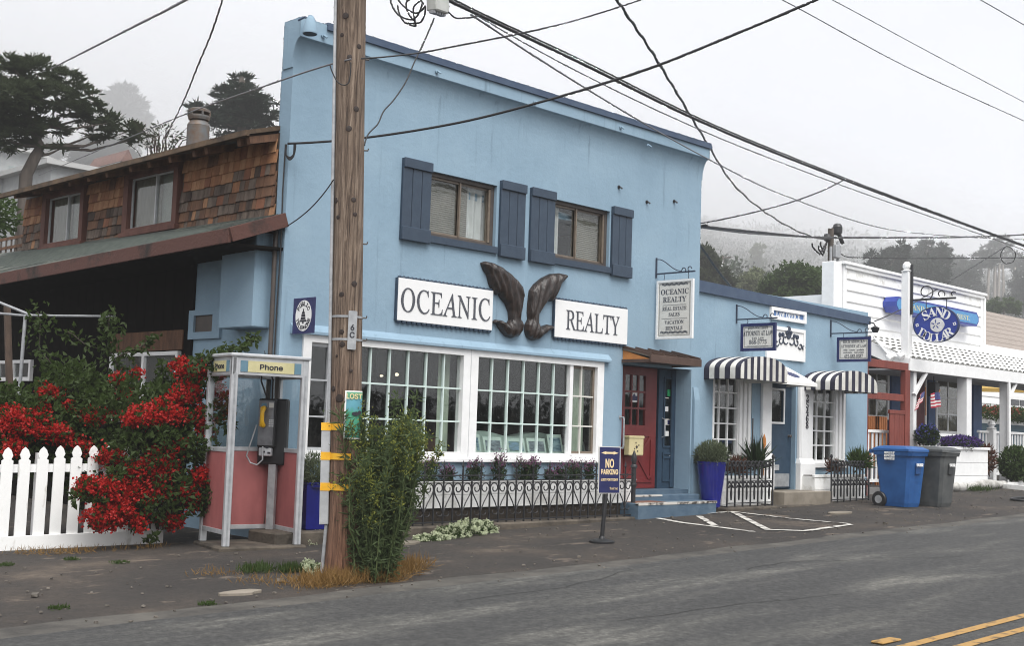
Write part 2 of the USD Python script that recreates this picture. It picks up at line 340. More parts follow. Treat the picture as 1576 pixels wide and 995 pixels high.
# painted stucco: faint vertical rain streaks, patchy fading, trowel relief
M['blue'] = usdkit.material(stage, '/World/Looks/aged_blue_stucco', {
    'g': ('geometry', {}), 'n': ('noise_texture', {'scale': 0.9, 'detail': 6.0, 'roughness': 0.6}), 'r': ('rgb_ramp', {'ramp': [(0.32, (0.222, 0.322, 0.405)), (0.5, (0.243, 0.348, 0.434)), (0.7, (0.268, 0.375, 0.458))]}),
    'm': ('mapping', {'scale': (5.0, 5.0, 0.28)}), 's': ('noise_texture', {'scale': 1.5, 'detail': 6.0, 'roughness': 0.65}), 'sr': ('rgb_ramp', {'ramp': [(0.28, (0.60, 0.62, 0.62)), (0.40, (0.98, 0.98, 0.98)), (0.60, (1.0, 1.0, 1.0)), (0.72, (1.09, 1.07, 1.05))]}), 'mx': ('mix', {'mix_type': 'multiply', 'fac': 0.75}),
    'bn': ('noise_texture', {'scale': 9.0, 'detail': 6.0, 'roughness': 0.7}), 'b': ('bump', {'strength': 0.35, 'distance': 0.02}), 'p': ('principled_bsdf', {'roughness': 0.8, 'specular_ior_level': 0.25})},
    [('g.position', 'n.vector'), ('n.fac', 'r.fac'), ('g.position', 'm.vector'), ('m.vector', 's.vector'), ('s.fac', 'sr.fac'), ('r.color', 'mx.color1'), ('sr.color', 'mx.color2'), ('mx.color', 'p.base_color'), ('g.position', 'bn.vector'), ('bn.fac', 'b.height'), ('b.normal', 'p.normal')], surface='p.BSDF')
M['fencewhite'] = mat('fence_white_paint', (0.40, 0.38, 0.33), (0.80, 0.80, 0.78), 7, 9, 0.6, bump=0.25, bscale=40, dist=0.004, lo=.25, hi=.42, stretch=(1, 1, .35))
# the brown pole: long splits in the grain
M['pole'] = usdkit.material(stage, '/World/Looks/weathered_pole', {
    'g': ('geometry', {}), 'm': ('mapping', {'scale': (17, 17, 0.8)}), 'n': ('noise_texture', {'scale': 2.0, 'detail': 8.0, 'roughness': 0.7, 'distortion': 0.9}),
    'r': ('rgb_ramp', {'ramp': [(0.32, (0.020, 0.013, 0.009)), (0.43, (0.10, 0.068, 0.048)), (0.54, (0.20, 0.145, 0.105)), (0.68, (0.32, 0.25, 0.19))]}),
    'b': ('bump', {'strength': 1.0, 'distance': 0.03}), 'p': ('principled_bsdf', {'roughness': 0.85}),
    'z': ('separate_xyz', {}), 'mr': ('map_range', {'from_min': 0.0, 'from_max': 2.2, 'to_min': 1.0, 'to_max': 0.0, 'clamp': True}),
    'mx': ('mix', {'mix_type': 'multiply', 'color2': (0.95, 0.62, 0.48)})},
    [('g.position', 'm.vector'), ('m.vector', 'n.vector'), ('n.fac', 'r.fac'), ('g.position', 'z.vector'), ('z.z', 'mr.value'), ('mr.result', 'mx.fac'), ('r.color', 'mx.color1'), ('mx.color', 'p.base_color'), ('n.fac', 'b.height'), ('b.normal', 'p.normal')], surface='p.BSDF')

# ---------------------------------------------------------------- ground, road, kerb
ROAD_Y, LINE_Y = -3.80, -7.76
def terrain(name, poly_xy, m, lift, step=0.6, noise_amp=0.0, kind='structure'):
    pass
# ground: one sheet to the horizon, with the fog-covered hillside as its far part
def hillz(x, y):
    x, y = np.asarray(x, float), np.asarray(y, float)
    base = gz(x, np.minimum(y, 40.0)) if True else 0
    base = GB * (np.clip(x, -60, 90) - 12.0) + GC * np.minimum(np.maximum(y, -60), 40.0)
    t = np.clip((y - 22.0 + 0.10 * (x - 40)) / 100.0, 0, None)
    rise = 52 * (.54 + .50 * np.clip((x - y + 100) / 110, 0, 1)) * (1 - np.exp(-.85 * t ** 1.2)) * (0.8 + 0.3 * meshkit.noise(np.stack([x / 70, y / 70, 0 * x], -1), 3))
    bank = 1.6 * np.clip((-y - 20.0) / 40.0, 0, 1) ** 1.2
    return base + rise + bank + np.where(t > 0, 2.2 * (meshkit.noise(np.stack([x / 17, y / 17, 0 * x], -1), 5) - .5), 0) * np.minimum(1, t * 8)
gx = np.concatenate([np.linspace(-600, -40, 24), np.linspace(-34, 70, 120), np.linspace(76, 900, 60)])
gy = np.concatenate([np.linspace(-500, -30, 16), np.linspace(-28, 24, 90), np.linspace(26, 200, 60), np.linspace(210, 700, 24)])
GX, GY = np.meshgrid(gx, gy, indexing='ij')
GZ = hillz(GX, GY)
M['dirt'] = usdkit.material(stage, '/World/Looks/worn_shoulder', {
    'g': ('geometry', {}), 'n': ('noise_texture', {'scale': 0.55, 'detail': 9.0, 'roughness': 0.62}), 'r': ('rgb_ramp', {'ramp': [(0.30, (0.018, 0.015, 0.013)), (0.50, (0.030, 0.025, 0.021)), (0.60, (0.042, 0.033, 0.026)), (0.67, (0.085, 0.066, 0.05))]}),
    'mp3': ('mapping', {'scale': (0.8, 1.6, 1.0)}), 'n3': ('noise_texture', {'scale': 2.2, 'detail': 7.0, 'roughness': 0.65}), 'r3': ('rgb_ramp', {'ramp': [(0.60, (0, 0, 0)), (0.66, (0.75, 0.75, 0.75))]}), 'mz': ('mix', {'color2': (0.14, 0.108, 0.082)}), 'n2': ('noise_texture', {'scale': 13.0, 'detail': 8.0, 'roughness': 0.85}), 'r2': ('rgb_ramp', {'ramp': [(0.33, (0.45, 0.45, 0.45)), (0.5, (1.0, 1.0, 1.0)), (0.64, (1.4, 1.4, 1.4)), (0.72, (2.6, 2.5, 2.4))]}), 'mx': ('mix', {'mix_type': 'multiply', 'fac': 0.8}),
    'b': ('bump', {'strength': 0.8, 'distance': 0.02}), 'p': ('principled_bsdf', {'roughness': 0.92})},
    [('g.position', 'n.vector'), ('g.position', 'n2.vector'), ('n.fac', 'r.fac'), ('n2.fac', 'r2.fac'), ('r.color', 'mx.color1'), ('r2.color', 'mx.color2'), ('mx.color', 'mz.color1'), ('mp3.vector', 'n3.vector'), ('g.position', 'mp3.vector'), ('n3.fac', 'r3.fac'), ('r3.color', 'mz.fac'), ('mz.color', 'p.base_color'), ('n2.fac', 'b.height'), ('b.normal', 'p.normal')], surface='p.BSDF')
mb = MB(); mb.grid(GX, GY, GZ); mb.build('ground', M['dirt'], None, True, label='worn brown earth and broken asphalt shoulder between the shops and the road', cat='ground', kind='structure')

M['asphalt'] = usdkit.material(stage, '/World/Looks/asphalt', {
    'g': ('geometry', {}), 'm': ('mapping', {'scale': (0.22, 1.0, 1.0)}), 'n': ('noise_texture', {'scale': 1.7, 'detail': 7.0, 'roughness': 0.6}),
    'r': ('rgb_ramp', {'ramp': [(0.30, (0.031, 0.031, 0.030)), (0.50, (0.039, 0.0385, 0.037)), (0.58, (0.053, 0.052, 0.048)), (0.66, (0.090, 0.087, 0.078)), (0.74, (0.125, 0.120, 0.105))]}),
    'n2': ('noise_texture', {'scale': 15.0, 'detail': 8.0, 'roughness': 0.88}), 'r2': ('rgb_ramp', {'ramp': [(0.36, (0.25, 0.25, 0.25)), (0.46, (0.8, 0.8, 0.8)), (0.54, (1.15, 1.15, 1.15)), (0.62, (2.0, 2.0, 1.95)), (0.68, (3.2, 3.2, 3.0))]}), 'mx': ('mix', {'mix_type': 'multiply', 'fac': 0.85}),
    'b': ('bump', {'strength': 0.7, 'distance': 0.012}), 'p': ('principled_bsdf', {'roughness': 0.88})},
    [('g.position', 'm.vector'), ('m.vector', 'n.vector'), ('g.position', 'n2.vector'), ('n.fac', 'r.fac'), ('n2.fac', 'r2.fac'), ('r.color', 'mx.color1'), ('r2.color', 'mx.color2'), ('mx.color', 'p.base_color'), ('n2.fac', 'b.height'), ('b.normal', 'p.normal')], surface='p.BSDF')
rx = np.concatenate([np.linspace(-200, -5, 20), np.linspace(-4, 40, 240), np.linspace(45, 300, 30)])
redge = ROAD_Y + 0.05 * (meshkit.fbm(np.stack([rx * 1.3, 0 * rx, 0 * rx], -1), 4, 2) - .5) * 2 + 0.012 * np.maximum(0, 10 - rx)
t = np.linspace(0, 1, 14)
RX = np.repeat(rx[:, None], 14, 1); RY = redge[:, None] * (1 - t) + (-11.7) * t; 
def road_z(x, y): return GB * (np.clip(x, -60, 90) - 12.0) + GC * y
mb = MB(); mb.grid(RX, RY, road_z(RX, RY) + 0.012); mb.build('road', M['asphalt'], None, True, label='grey asphalt road with worn tyre tracks', cat='road', kind='structure')
# dusty strip where the asphalt meets the shoulder
M['edge'] = mat('dusty_road_edge', (0.036, 0.033, 0.029), (0.085, 0.078, 0.067), 3, 7, 0.95, bump=0.5, bscale=60, dist=0.01)
ew = 0.22 + 0.22 * meshkit.fbm(np.stack([rx * 0.8, 0 * rx + 3, 0 * rx], -1), 4, 8)
t = np.linspace(0, 1, 4); EX = np.repeat(rx[:, None], 4, 1); EY = (redge - .03)[:, None] * (1 - t) + (redge + ew)[:, None] * t
mb = MB(); mb.grid(EX, EY[:, ::-1], road_z(EX, EY[:, ::-1]) + 0.006); mb.build('road_edge', M['edge'], None, True, label='pale dusty strip along the far edge of the asphalt', cat='road edge', kind='structure')
# loose stones and litter on the shoulder
rng = np.random.default_rng(99); pb_ = MB()
for i in range(520):
    q = G(rng.uniform(-20, 1590), 0) if False else None
    x, y = rng.uniform(2.5, 30), rng.uniform(ROAD_Y - .1, -.62); r = rng.uniform(.005, .013) * (1 + (rng.random() < .04) * 1.2); v, f = _BOXV * r * np.array([1.3, 1, .6]) * rng.uniform(.6, 1.2, (8, 3)), _BOXF
    pb_.add(v @ rotz(rng.uniform(0, 6)).T + [x, y, float(gz(x, y)) + r * .3 + .01], f)
pb_.build('pebbles', mat('pebble', (0.05, 0.043, 0.036), (0.17, 0.15, 0.125), 1.5, 3, 0.9), None, label='loose pebbles and grit scattered over the shoulder', cat='pebbles', kind='stuff')
# cracks and tar patches in the asphalt
crk = MB()
for k, (px, py, n_) in enumerate([(700, 930, 9), (1150, 880, 8), (950, 960, 10), (1330, 860, 7)]):
    q = G(px, py)[:2]; pts_ = [q]; a_ = rng.uniform(-.5, .5)
    for j in range(n_): a_ += rng.normal(0, .35); pts_.append(pts_[-1] + np.array([math.cos(a_), math.sin(a_) * .6]) * rng.uniform(.15, .4))
    ln = LineString(pts_).buffer(.0045 + .002 * (k % 2)); v, f = trimesh.creation.triangulate_polygon(ln, engine='earcut'); crk.add(np.column_stack([v, road_z(v[:, 0], v[:, 1]) + .016]), f)
crk.build('asphalt_cracks', mat('crack_dark', (0.022, 0.021, 0.019), None, rough=.95), None, label='thin dark cracks wandering over the asphalt road', cat='cracks', kind='stuff')
# double yellow line, worn
M['roadyellow'] = mat('worn_yellow_line', (0.085, 0.06, 0.032), (0.33, 0.19, 0.055), 9, 9, 0.8, lo=0.34, hi=0.48)
for k, yy in enumerate((LINE_Y, LINE_Y - 0.26)):
    mb = MB(); xx = np.linspace(-30, 60, 200); W = np.array([yy - .045, yy + .045]); A, B = np.meshgrid(xx, W, indexing='ij')
    mb.grid(A, B, road_z(A, B) + 0.017)
    mb.build('road_line', M['roadyellow'], None, label=('worn yellow centre line nearer the shops' if k == 0 else 'worn yellow centre line nearer the bottom corner of the photo'), cat='road marking', group=None, kind='structure')
mb = MB(); q = G(1364, 992); mb.box(q[0] - .14, q[0] + .14, q[1] - .05, q[1] + .05, road_z(q[0], q[1]) + .012, road_z(q[0], q[1]) + .03, .008); mb.build('road_reflector', M['roadyellow'], None, label='small yellow reflector on the asphalt left of the centre line', cat='reflector')
# white parking lines painted on the shoulder in front of the steps
M['parkwhite'] = mat('worn_white_line', (0.05, 0.04, 0.033), (0.50, 0.48, 0.44), 6, 9, 0.8, lo=0.38, hi=0.50)
pk = [[(1012, 799), (1050, 806), (1100, 812), (1160, 820)], [(1076, 796), (1101, 811)], [(1087, 792), (1127, 789), (1220, 800), (1309, 808)], [(1127, 789), (1181, 817), (1240, 819), (1309, 809)]]
for k, path in enumerate(pk):
    p3 = []
    for (a, b), (c, d) in zip(path[:-1], path[1:]):
        for s in np.linspace(0, 1, 5): p3.append(G(a + (c - a) * s, b + (d - b) * s)[:2])
    ln = LineString(p3).buffer(0.05 if k != 2 else 0.04, cap_style=2)
    mb = MB()
    for g in getattr(ln, 'geoms', [ln]):
        v, f = trimesh.creation.triangulate_polygon(g, engine='earcut'); mb.add(np.column_stack([v, road_z(v[:, 0], v[:, 1]) + 0.009 + k * .0012]), f)
    o = mb.build('parking_line', M['parkwhite'], None, label=['long worn white parking line nearest the blue steps', 'short white parking stroke between the two long lines', 'white parking line running behind, towards the blue bin', 'white parking line bent at the road edge, right of the short stroke'][k], cat='road marking', kind='structure')
# low concrete kerb that carries the planter, the pots and the iron fences
def kerb(name, x0, x1, y0, y1, z1, label, seed, joint=2.4):
    t_ = thing(name, label, 'kerb', (x0, y0, z1), kind='structure')
    x = x0; rg = np.random.default_rng(seed)
    while x < x1 - .05:
        w = min(joint * rg.uniform(.8, 1.2), x1 - x); n_ = max(3, int(w / .12)); m_ = 4
        b = MB(); b.box(x + .006, x + w - .006, y0 + rg.uniform(-.012, .012), y1, gz(x, y0) - .3, z1 + rg.uniform(-.008, .008), .02)
        b.build('kerb_block', M['concrete'], t_); x += w
    return t_
kerb('concrete_kerb', 7.95, 14.62, -.56, .0, 0.075, 'long low mossy concrete kerb under the white planter and iron fence', 1)
kerb('concrete_kerb', 16.40, 22.05, -.62, .04, 0.155, 'low concrete kerb in front of the small law office', 2, 1.9)

# ---------------------------------------------------------------- the big blue shop front
F = PL((0, 0, 0), (1, 0, 0))
big = thing('blue_shop_building', 'tall light blue stucco building with false front and navy shutters', 'building', (8.26, 0, 0))
openings = [sbox(10.40, 3.765, 11.70, 4.62), sbox(12.80, 3.765, 14.10, 4.62), sbox(8.60, .90, 14.00, 2.30), sbox(14.50, -1, 16.25, 2.34)]
wall = sbox(8.26, -.4, 16.40, 5.48).difference(union_all(openings))
mb = MB(); F.ext(mb, wall, -.20, 0.0)
mb.build('wall', M['blue'], big)
# cornice: a cove that swells out to the parapet, then a plain band
prof = [(0.20, 5.48), (0.0, 5.48)] + [(-.125 * (1 - math.cos(a)) , 5.48 + .34 * math.sin(a)) for a in np.linspace(.15, PI / 2, 8)] + [(-.14, 5.83), (-.14, 6.06), (.20, 6.06)]
mb = MB(); mb.prism([(8.245, y, z) for y, z in prof], (8.175, 0, 0)); mb.build('cornice', M['blue'], big, 25)
mb = MB(); mb.box(8.62, 16.45, -.16, .0, 6.045, 6.085, .004); mb.box(8.62, 16.45, -.17, -.142, 5.99, 6.043, .003); mb.build('parapet_cap', M['cap'], big)
# left flank, painted blue at street level
S = PL((8.26, 0, 0), (0, -1, 0))
mb = MB(); mb.box(8.262, 8.46, .205, 1.90, -.4, 3.66); mb.build('wall', M['blue'], big)
mb = MB(); mb.box(8.265, 8.5, .203, .24, 3.66, 5.48); mb.build('side_return', M['blue'], big)
mb = MB(); a = PX(370, 380, 8.10); mb.box(8.02, 8.262, .22, .95, 2.38, 3.50, .012); mb.build('flue_box', M['blue'], big)
hw = sbox(-1.98, 2.29, -1.25, 2.66).difference(sbox(-1.86, 2.38, -1.42, 2.59)); mb = MB(); S.ext(mb, hw, 0.001, .035); h = mb.build('hatch', M['blue'], big)
mb = MB(); S.box(mb, -1.87, -1.41, 2.37, 2.60, -.02, .004); mb.build('hatch_opening', M['bronzedark'], h)
# sign ledge, pilaster at the right corner
mb = MB(); mb.prism([(8.4, -.001, 2.325), (8.4, -.075, 2.333), (8.4, -.075, 2.365), (8.4, -.04, 2.41), (8.4, -.001, 2.45)], (5.75, 0, 0)); mb.build('ledge', M['blue'], big)
mb = MB(); mb.prism([(16.27, -.001, -.2), (16.27, -.05, -.2), (16.27, -.05, 1.86), (16.27, -.015, 2.06), (16.27, -.001, 2.06)], (.14, 0, 0)); mb.build('pilaster', M['blue'], big)
mb = MB(); mb.box(8.5, 16.38, .21, 7.1, 4.40, 4.50); mb.box(16.28, 16.38, .21, 7.1, -.4, 4.40); mb.box(8.5, 16.28, 7.0, 7.1, -.4, 4.40); mb.build('back_shell', M['blue'], big)
for k, (px, py, y) in enumerate([(497, 55, -.145), (672, 110, -.145), (823, 157, -.145), (955, 196, -.145), (997, 224, -.12), (995, 311, 0), (952, 288, 0), (1037, 310, 0)]):
    q = P(px, py, y); mb = MB(); mb.tube([q + [0, .02, 0], q + [0, -.03, 0], q + [0.02, -.06, -.03]], .013, 6); mb.lathe([(.028, -.006), (.028, .006)], q + [0, -.008, 0], 8, R=rotx(PI / 2)); mb.build('wall_hook', M['blue' if k < 5 else 'iron'], big)
# upper rooms and windows
def upper_window(x0, x1, z0, z1, kind):
    mb = MB(); fr = sbox(x0, z0, x1, z1).difference(sbox(x0 + .05, z0 + .05, x1 - .06, z1 - .05)); F.ext(mb, fr, -.14, -.055); w = mb.build('sliding_window', M['bronzedark'], big)
    xm = (x0 + x1) / 2 + (.03 if kind == 0 else -.03)
    mb = MB()
    for a, b in ((x0 + .05, xm + .014), (xm - .014, x1 - .06)):
        sh = sbox(a, z0 + .05, b, z1 - .05).difference(sbox(a + .028, z0 + .08, b - .028, z1 - .08)); F.ext(mb, sh, -.125 if a < xm - .1 else -.135, -.085 if a < xm - .1 else -.10)
    mb.build('sash', M['tansash'], w)
    mb = MB(); F.box(mb, x1 - .092, x1 - .06, z0 + .06, z1 - .06, -.08, -.06); mb.build('sash_strip', M['tansash'], w)
    mb = MB(); F.box(mb, xm - .012, xm + .012, z0 + .06, z1 - .06, -.083, -.065); mb.build('sash_strip', M['tansash'], w)
    for a, b in ((x0 + .078, xm - .014), (xm + .014, x1 - .088)):
        mb = MB(); F.box(mb, a, b, z0 + .08, z1 - .08, -.112, -.106); mb.build('pane', M['glass'], w)
    def blind(a, b, m, y=.165):
        zz = np.linspace(z0 + .02, z1, 91); X_, Z_ = np.meshgrid([a, b], zz, indexing='ij'); Y_ = y + np.where(np.arange(91) % 3 == 0, .006, 0)[None, :] + 0 * X_
        mb = MB(); mb.grid(X_, Y_, Z_); mb.build('blind', M[m], w)
    def drape(a, b, m, y=.18, amp=.02):
        xx = np.linspace(a, b, 40); X_, Z_ = np.meshgrid(xx, [z0, z1], indexing='ij'); Y_ = y + amp * np.sin(xx * 70 + 3 * np.sin(xx * 9))[:, None] + 0 * X_
        mb = MB(); mb.grid(X_, Y_, Z_); mb.build('curtain', M[m], w, True)
    if kind == 0: blind(x0, xm + .02, 'blind'); blind(xm + .02, xm + .22, 'blind'); drape(xm + .18, x1, 'curtain', .2)
    else: drape(x0, x0 + .36, 'curtain', .18); blind(xm, x1, 'blind')
    mb = MB(); F.ext(mb, sbox(x0 - .02, z0 - .09, x1 + .02, z0 + .0), -.16, .045); mb.build('window_sill', M['navy'], w)
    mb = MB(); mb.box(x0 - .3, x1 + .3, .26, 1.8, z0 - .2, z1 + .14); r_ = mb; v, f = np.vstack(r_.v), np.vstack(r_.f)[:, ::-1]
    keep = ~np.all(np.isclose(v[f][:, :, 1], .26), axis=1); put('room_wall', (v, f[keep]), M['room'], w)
upper_window(10.40, 11.70, 3.765, 4.62, 0); upper_window(12.80, 14.10, 3.765, 4.62, 1)
# shutters of three boards and two battens
for x0, x1 in ((9.985, 10.47), (11.745, 12.235), (12.345, 12.845), (14.125, 14.59)):
    w = (x1 - x0) / 3; s = None
    mb = MB(); mb.box(x0 + .004, x1 - .004, -.022, -.002, 3.65, 4.70); s = mb.build('shutter', M['navy'], big)
    for k in range(3):
        mb = MB(); mb.box(x0 + k * w + .004, x0 + (k + 1) * w - .004, -.045, -.021, 3.645, 4.705, .005); mb.build('board', M['navy'], s)
    for z in (3.80, 4.56):
        mb = MB(); mb.box(x0 + .002, x1 - .002, -.072, -.044, z - (.155 if z < 4 else -.02), z + (.02 if z < 4 else .145), .006); mb.build('batten', M['navy'], s)
# shop window
mb = MB()
fr = sbox(8.58, .86, 14.03, 2.335).difference(union_all([sbox(8.70, .965, 11.17, 2.245), sbox(11.44, .965, 13.885, 2.245)]))
F.ext(mb, fr, -.10, .03); sw = mb.build('shop_window', M['white'], big)
mb = MB(); F.box(mb, 11.297, 11.303, .87, 2.33, .0, .034); mb.build('frame_seam', M['alu'], sw)
mb = MB(); F.box(mb, 8.56, 14.05, .835, .885, -.05, .065, .006); mb.build('window_sill', M['white'], sw)
zs = [.965, 1.365, 1.80, 2.245]
def lights(x0, x1, n, m='mint', first=None):
    xs = np.linspace(x0, x1, n + 1) if first is None else np.array([x0, first, x1])
    for x in xs[1:-1]:
        mb = MB(); F.box(mb, x - .0105, x + .0105, zs[0], zs[-1], -.055, -.015); mb.build('muntin', M[m], sw)
    for z in zs[1:-1]:
        mb = MB(); F.box(mb, x0, x1, z - .0105, z + .0105, -.052, -.018); mb.build('muntin', M[m], sw)
    for i in range(len(xs) - 1):
        for j in range(3):
            mb = MB(); F.box(mb, xs[i] + .005, xs[i + 1] - .005, zs[j] + .005, zs[j + 1] - .005, -.046, -.040); mb.build('pane', M['glass'], sw)
lights(9.33, 11.17, 6); lights(11.44, 13.295, 6); lights(8.74, 9.26, 2, 'alu', 8.99); lights(13.40, 13.85, 2, 'cream', 13.58)
mb = MB(); F.box(mb, 9.26, 9.33, .966, 2.244, -.06, .012); mb.build('mullion', M['white'], sw); mb = MB(); F.box(mb, 13.295, 13.365, .966, 2.244, -.06, .012); mb.build('mullion', M['white'], sw)
for a, b in ((8.70, 9.26), (13.365, 13.885)):
    fr = sbox(a, .966, b, 2.244).difference(sbox(a + .045, 1.0, b - .04, 2.20)); mb = MB(); F.ext(mb, fr, -.075, -.03); mb.build('sash', M['tansash' if a > 10 else 'alu'], sw)
# the room behind it
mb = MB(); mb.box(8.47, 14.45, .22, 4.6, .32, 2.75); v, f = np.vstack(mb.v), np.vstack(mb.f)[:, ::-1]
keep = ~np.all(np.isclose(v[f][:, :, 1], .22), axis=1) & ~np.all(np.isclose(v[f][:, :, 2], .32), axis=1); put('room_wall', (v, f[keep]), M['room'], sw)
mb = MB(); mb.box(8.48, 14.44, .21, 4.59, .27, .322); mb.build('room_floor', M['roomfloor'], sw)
def drape(a, b, z0, z1, y, m, parent, amp=.02, fr=60):
    xx = np.linspace(a, b, 30); X_, Z_ = np.meshgrid(xx, [z0, z1], indexing='ij'); Y_ = y + amp * np.sin(xx * fr)[:, None] + 0 * X_
    mb = MB(); mb.grid(X_, Y_, Z_); return mb.build('curtain', m, parent, True)
drape(11.43, 11.68, .9, 2.3, .27, M['greencurtain'], sw); drape(10.98, 11.19, .9, 2.3, .28, M['greencurtain'], sw); drape(13.62, 13.92, .9, 2.3, .27, M['greencurtain'], sw)
# doors in their recess
RY_ = .32
mb = MB(); mb.box(14.30, 14.50, .205, RY_ + .12, .2, 2.5); mb.box(16.25, 16.39, .205, RY_ + .12, .2, 2.5); mb.box(14.5, 16.25, .203, RY_ + .12, 2.342, 2.5); mb.build('door_recess', M['doorblue'], big)
mb = MB(); mb.box(16.215, 16.254, -.012, RY_, .22, 2.335); mb.build('door_jamb', M['blue'], big)
D = PL((0, RY_, 0), (1, 0, 0))
dx0, dx1 = P(957, 640, RY_)[0] , P(1010, 640, RY_)[0]; zb, zt = P(985, 752, RY_)[2], 2.33
zg = P(985, 655, RY_)[2]
gx = [P(x, 640, RY_)[0] for x in (961, 993)]; gl = dx0 + .07
cols = np.linspace(gl, gx[1] , 4); rows = np.linspace(zg, zg + 3 * .262, 4)
doorsh = sbox(dx0, zb, dx1, zt).difference(sbox(cols[0], rows[0], cols[3], rows[3]))
mb = MB(); D.ext(mb, doorsh, -.05, 0); rd = mb.build('red_door', M['red'], big)
for x in cols[1:3]: mb = MB(); D.box(mb, x - .016, x + .016, rows[0], rows[3], -.035, -.004); mb.build('glazing_bar', M['red'], rd)
for z in rows[1:3]: mb = MB(); D.box(mb, cols[0], cols[3], z - .016, z + .016, -.033, -.006); mb.build('glazing_bar', M['red'], rd)
for i in range(3):
    for j in range(3): mb = MB(); D.box(mb, cols[i] + .002, cols[i + 1] - .002, rows[j] + .002, rows[j + 1] - .002, -.028, -.022); mb.build('pane', M['glass'], rd)
pz0, pz1 = zb + .09, zg - .13; px0, px1 = dx0 + .07, dx1 - .10
fr = sbox(px0, pz0, px1, pz1).difference(sbox(px0 + .045, pz0 + .045, px1 - .045, pz1 - .045)); mb = MB(); D.ext(mb, fr, .001, .018); mb.build('panel_frame', M['red'], rd)
for s in (0, 1):
    a, b = ((px0 + .04, pz0 + .04), (px1 - .04, pz1 - .04)) if s == 0 else ((px0 + .04, pz1 - .04), (px1 - .04, pz0 + .04))
    mb = MB(); mb.bar(D.at(*a, .008 + s * .003), D.at(*b, .008 + s * .003), .055, .014, up=(0, 1, 0)); mb.build('cross_brace', M['red'], rd)
mb = MB(); D.box(mb, dx0 - .3, dx1 + .02, zb, zt, -.5, -.45); mb.build('door_backing', M['room'], rd)
q0, q1 = P(972, 603, RY_), P(983, 620, RY_); mb = MB(); D.box(mb, q0[0], q1[0], q1[2], q0[2], -.021, -.019); n_ = mb.build('paper_notice', M['boardwhite'], rd)
mb = MB(); D.box(mb, q0[0] + .02, q1[0] - .02, q1[2] + .03, q1[2] + .1, -.019, -.0175); D.ext(mb, Point((q0[0] + q1[0]) / 2, (q0[2] + q1[2]) / 2 + .02).buffer(.03), -.019, -.0178); mb.build('picture', M['navysign'], n_)
# blue glazed door beside it
bx0, bx1 = P(1013, 640, RY_)[0], 16.212
g0, g1 = P(1022, 640, RY_)[0], P(1040, 640, RY_)[0]; gz0, gz1 = P(1030, 687, RY_)[2], P(1030, 584, RY_)[2]
mb = MB(); D.ext(mb, sbox(bx0, zb - .02, bx1, zt).difference(sbox(g0, gz0, g1, gz1)), -.06, .004); bd = mb.build('blue_door', M['doorblue'], big)
mb = MB(); D.box(mb, g0, g1, gz0, gz1, -.03, -.024); mb.build('pane', M['glass'], bd)
mb = MB(); D.ext(mb, sbox(g0 - .03, gz0 - .03, g1 + .03, gz1 + .03).difference(sbox(g0, gz0, g1, gz1)), .005, .018); D.ext(mb, sbox(g0 - .03, zb + .1, g1 + .05, gz0 - .1).difference(sbox(g0, zb + .14, g1 + .02, gz0 - .14)), .005, .02); D.box(mb, g0 - .03, g1 + .05, zb + .47, zb + .51, .005, .022); D.box(mb, bx1 - .10, bx1, zb, zt, .005, .03); mb.build('moulding', M['doorblue'], bd)
mb = MB(); D.box(mb, g0 - .1, g1 + .1, gz0 - .1, gz1 + .1, -.3, -.28); mb.build('door_backing', M['room'], bd)
def sticker(name, a, b, m):
    p, q = P(*a, RY_), P(*b, RY_); mb = MB(); D.box(mb, p[0], q[0], q[2], p[2], -.023, -.021); return mb.build(name, m, bd)
sticker('green_sticker', (1029, 600), (1038, 611), mat('green_sticker', (0.02, 0.33, 0.12), None)); sticker('white_sticker', (1024, 626), (1030, 634), M['boardwhite']); sticker('pale_sticker', (1025, 612), (1031, 614), M['cream'])
sticker('white_sticker', (1024, 664), (1031, 672), M['boardwhite']); s_ = sticker('card_sticker', (1022, 645), (1036, 655), M['cream'])
p, q = P(1029, 647, RY_), P(1035, 654, RY_); mb = MB(); D.box(mb, p[0], q[0], q[2], p[2], -.021, -.0195); mb.build('emblem', M['navysign'], s_)
mb = MB(); p = P(1019, 660, RY_); mb.tube([D.at(p[0], p[2] + .16, .0), D.at(p[0], p[2] + .15, .05), D.at(p[0], p[2] - .12, .06), D.at(p[0], p[2] - .14, .0)], .011, 8); mb.build('handle', M['alu'], bd)
mb = MB(); p = P(1030, 703, RY_); mb.lathe([(.018, 0), (.018, .015)], D.at(p[0], p[2], .006), 10, R=rotx(PI / 2)); mb.build('knob', M['alu'], bd)
# grab rail on the wall left of the door
mb = MB(); p, q = P(956, 643), P(955, 690); x = 14.46; mb.tube([(x, 0, p[2]), (x, -.07, p[2]), (x + .0, -.08, p[2] - .04), (x, -.08, q[2] + .04), (x, -.07, q[2]), (x, 0, q[2])], .014, 8); mb.lathe([(.03, 0), (.03, .01)], (x, -.001, p[2]), 10, R=rotx(PI / 2)); mb.lathe([(.03, 0), (.03, .01)], (x, -.001, q[2]), 10, R=rotx(PI / 2)); mb.build('grab_rail', M['galv'], big)
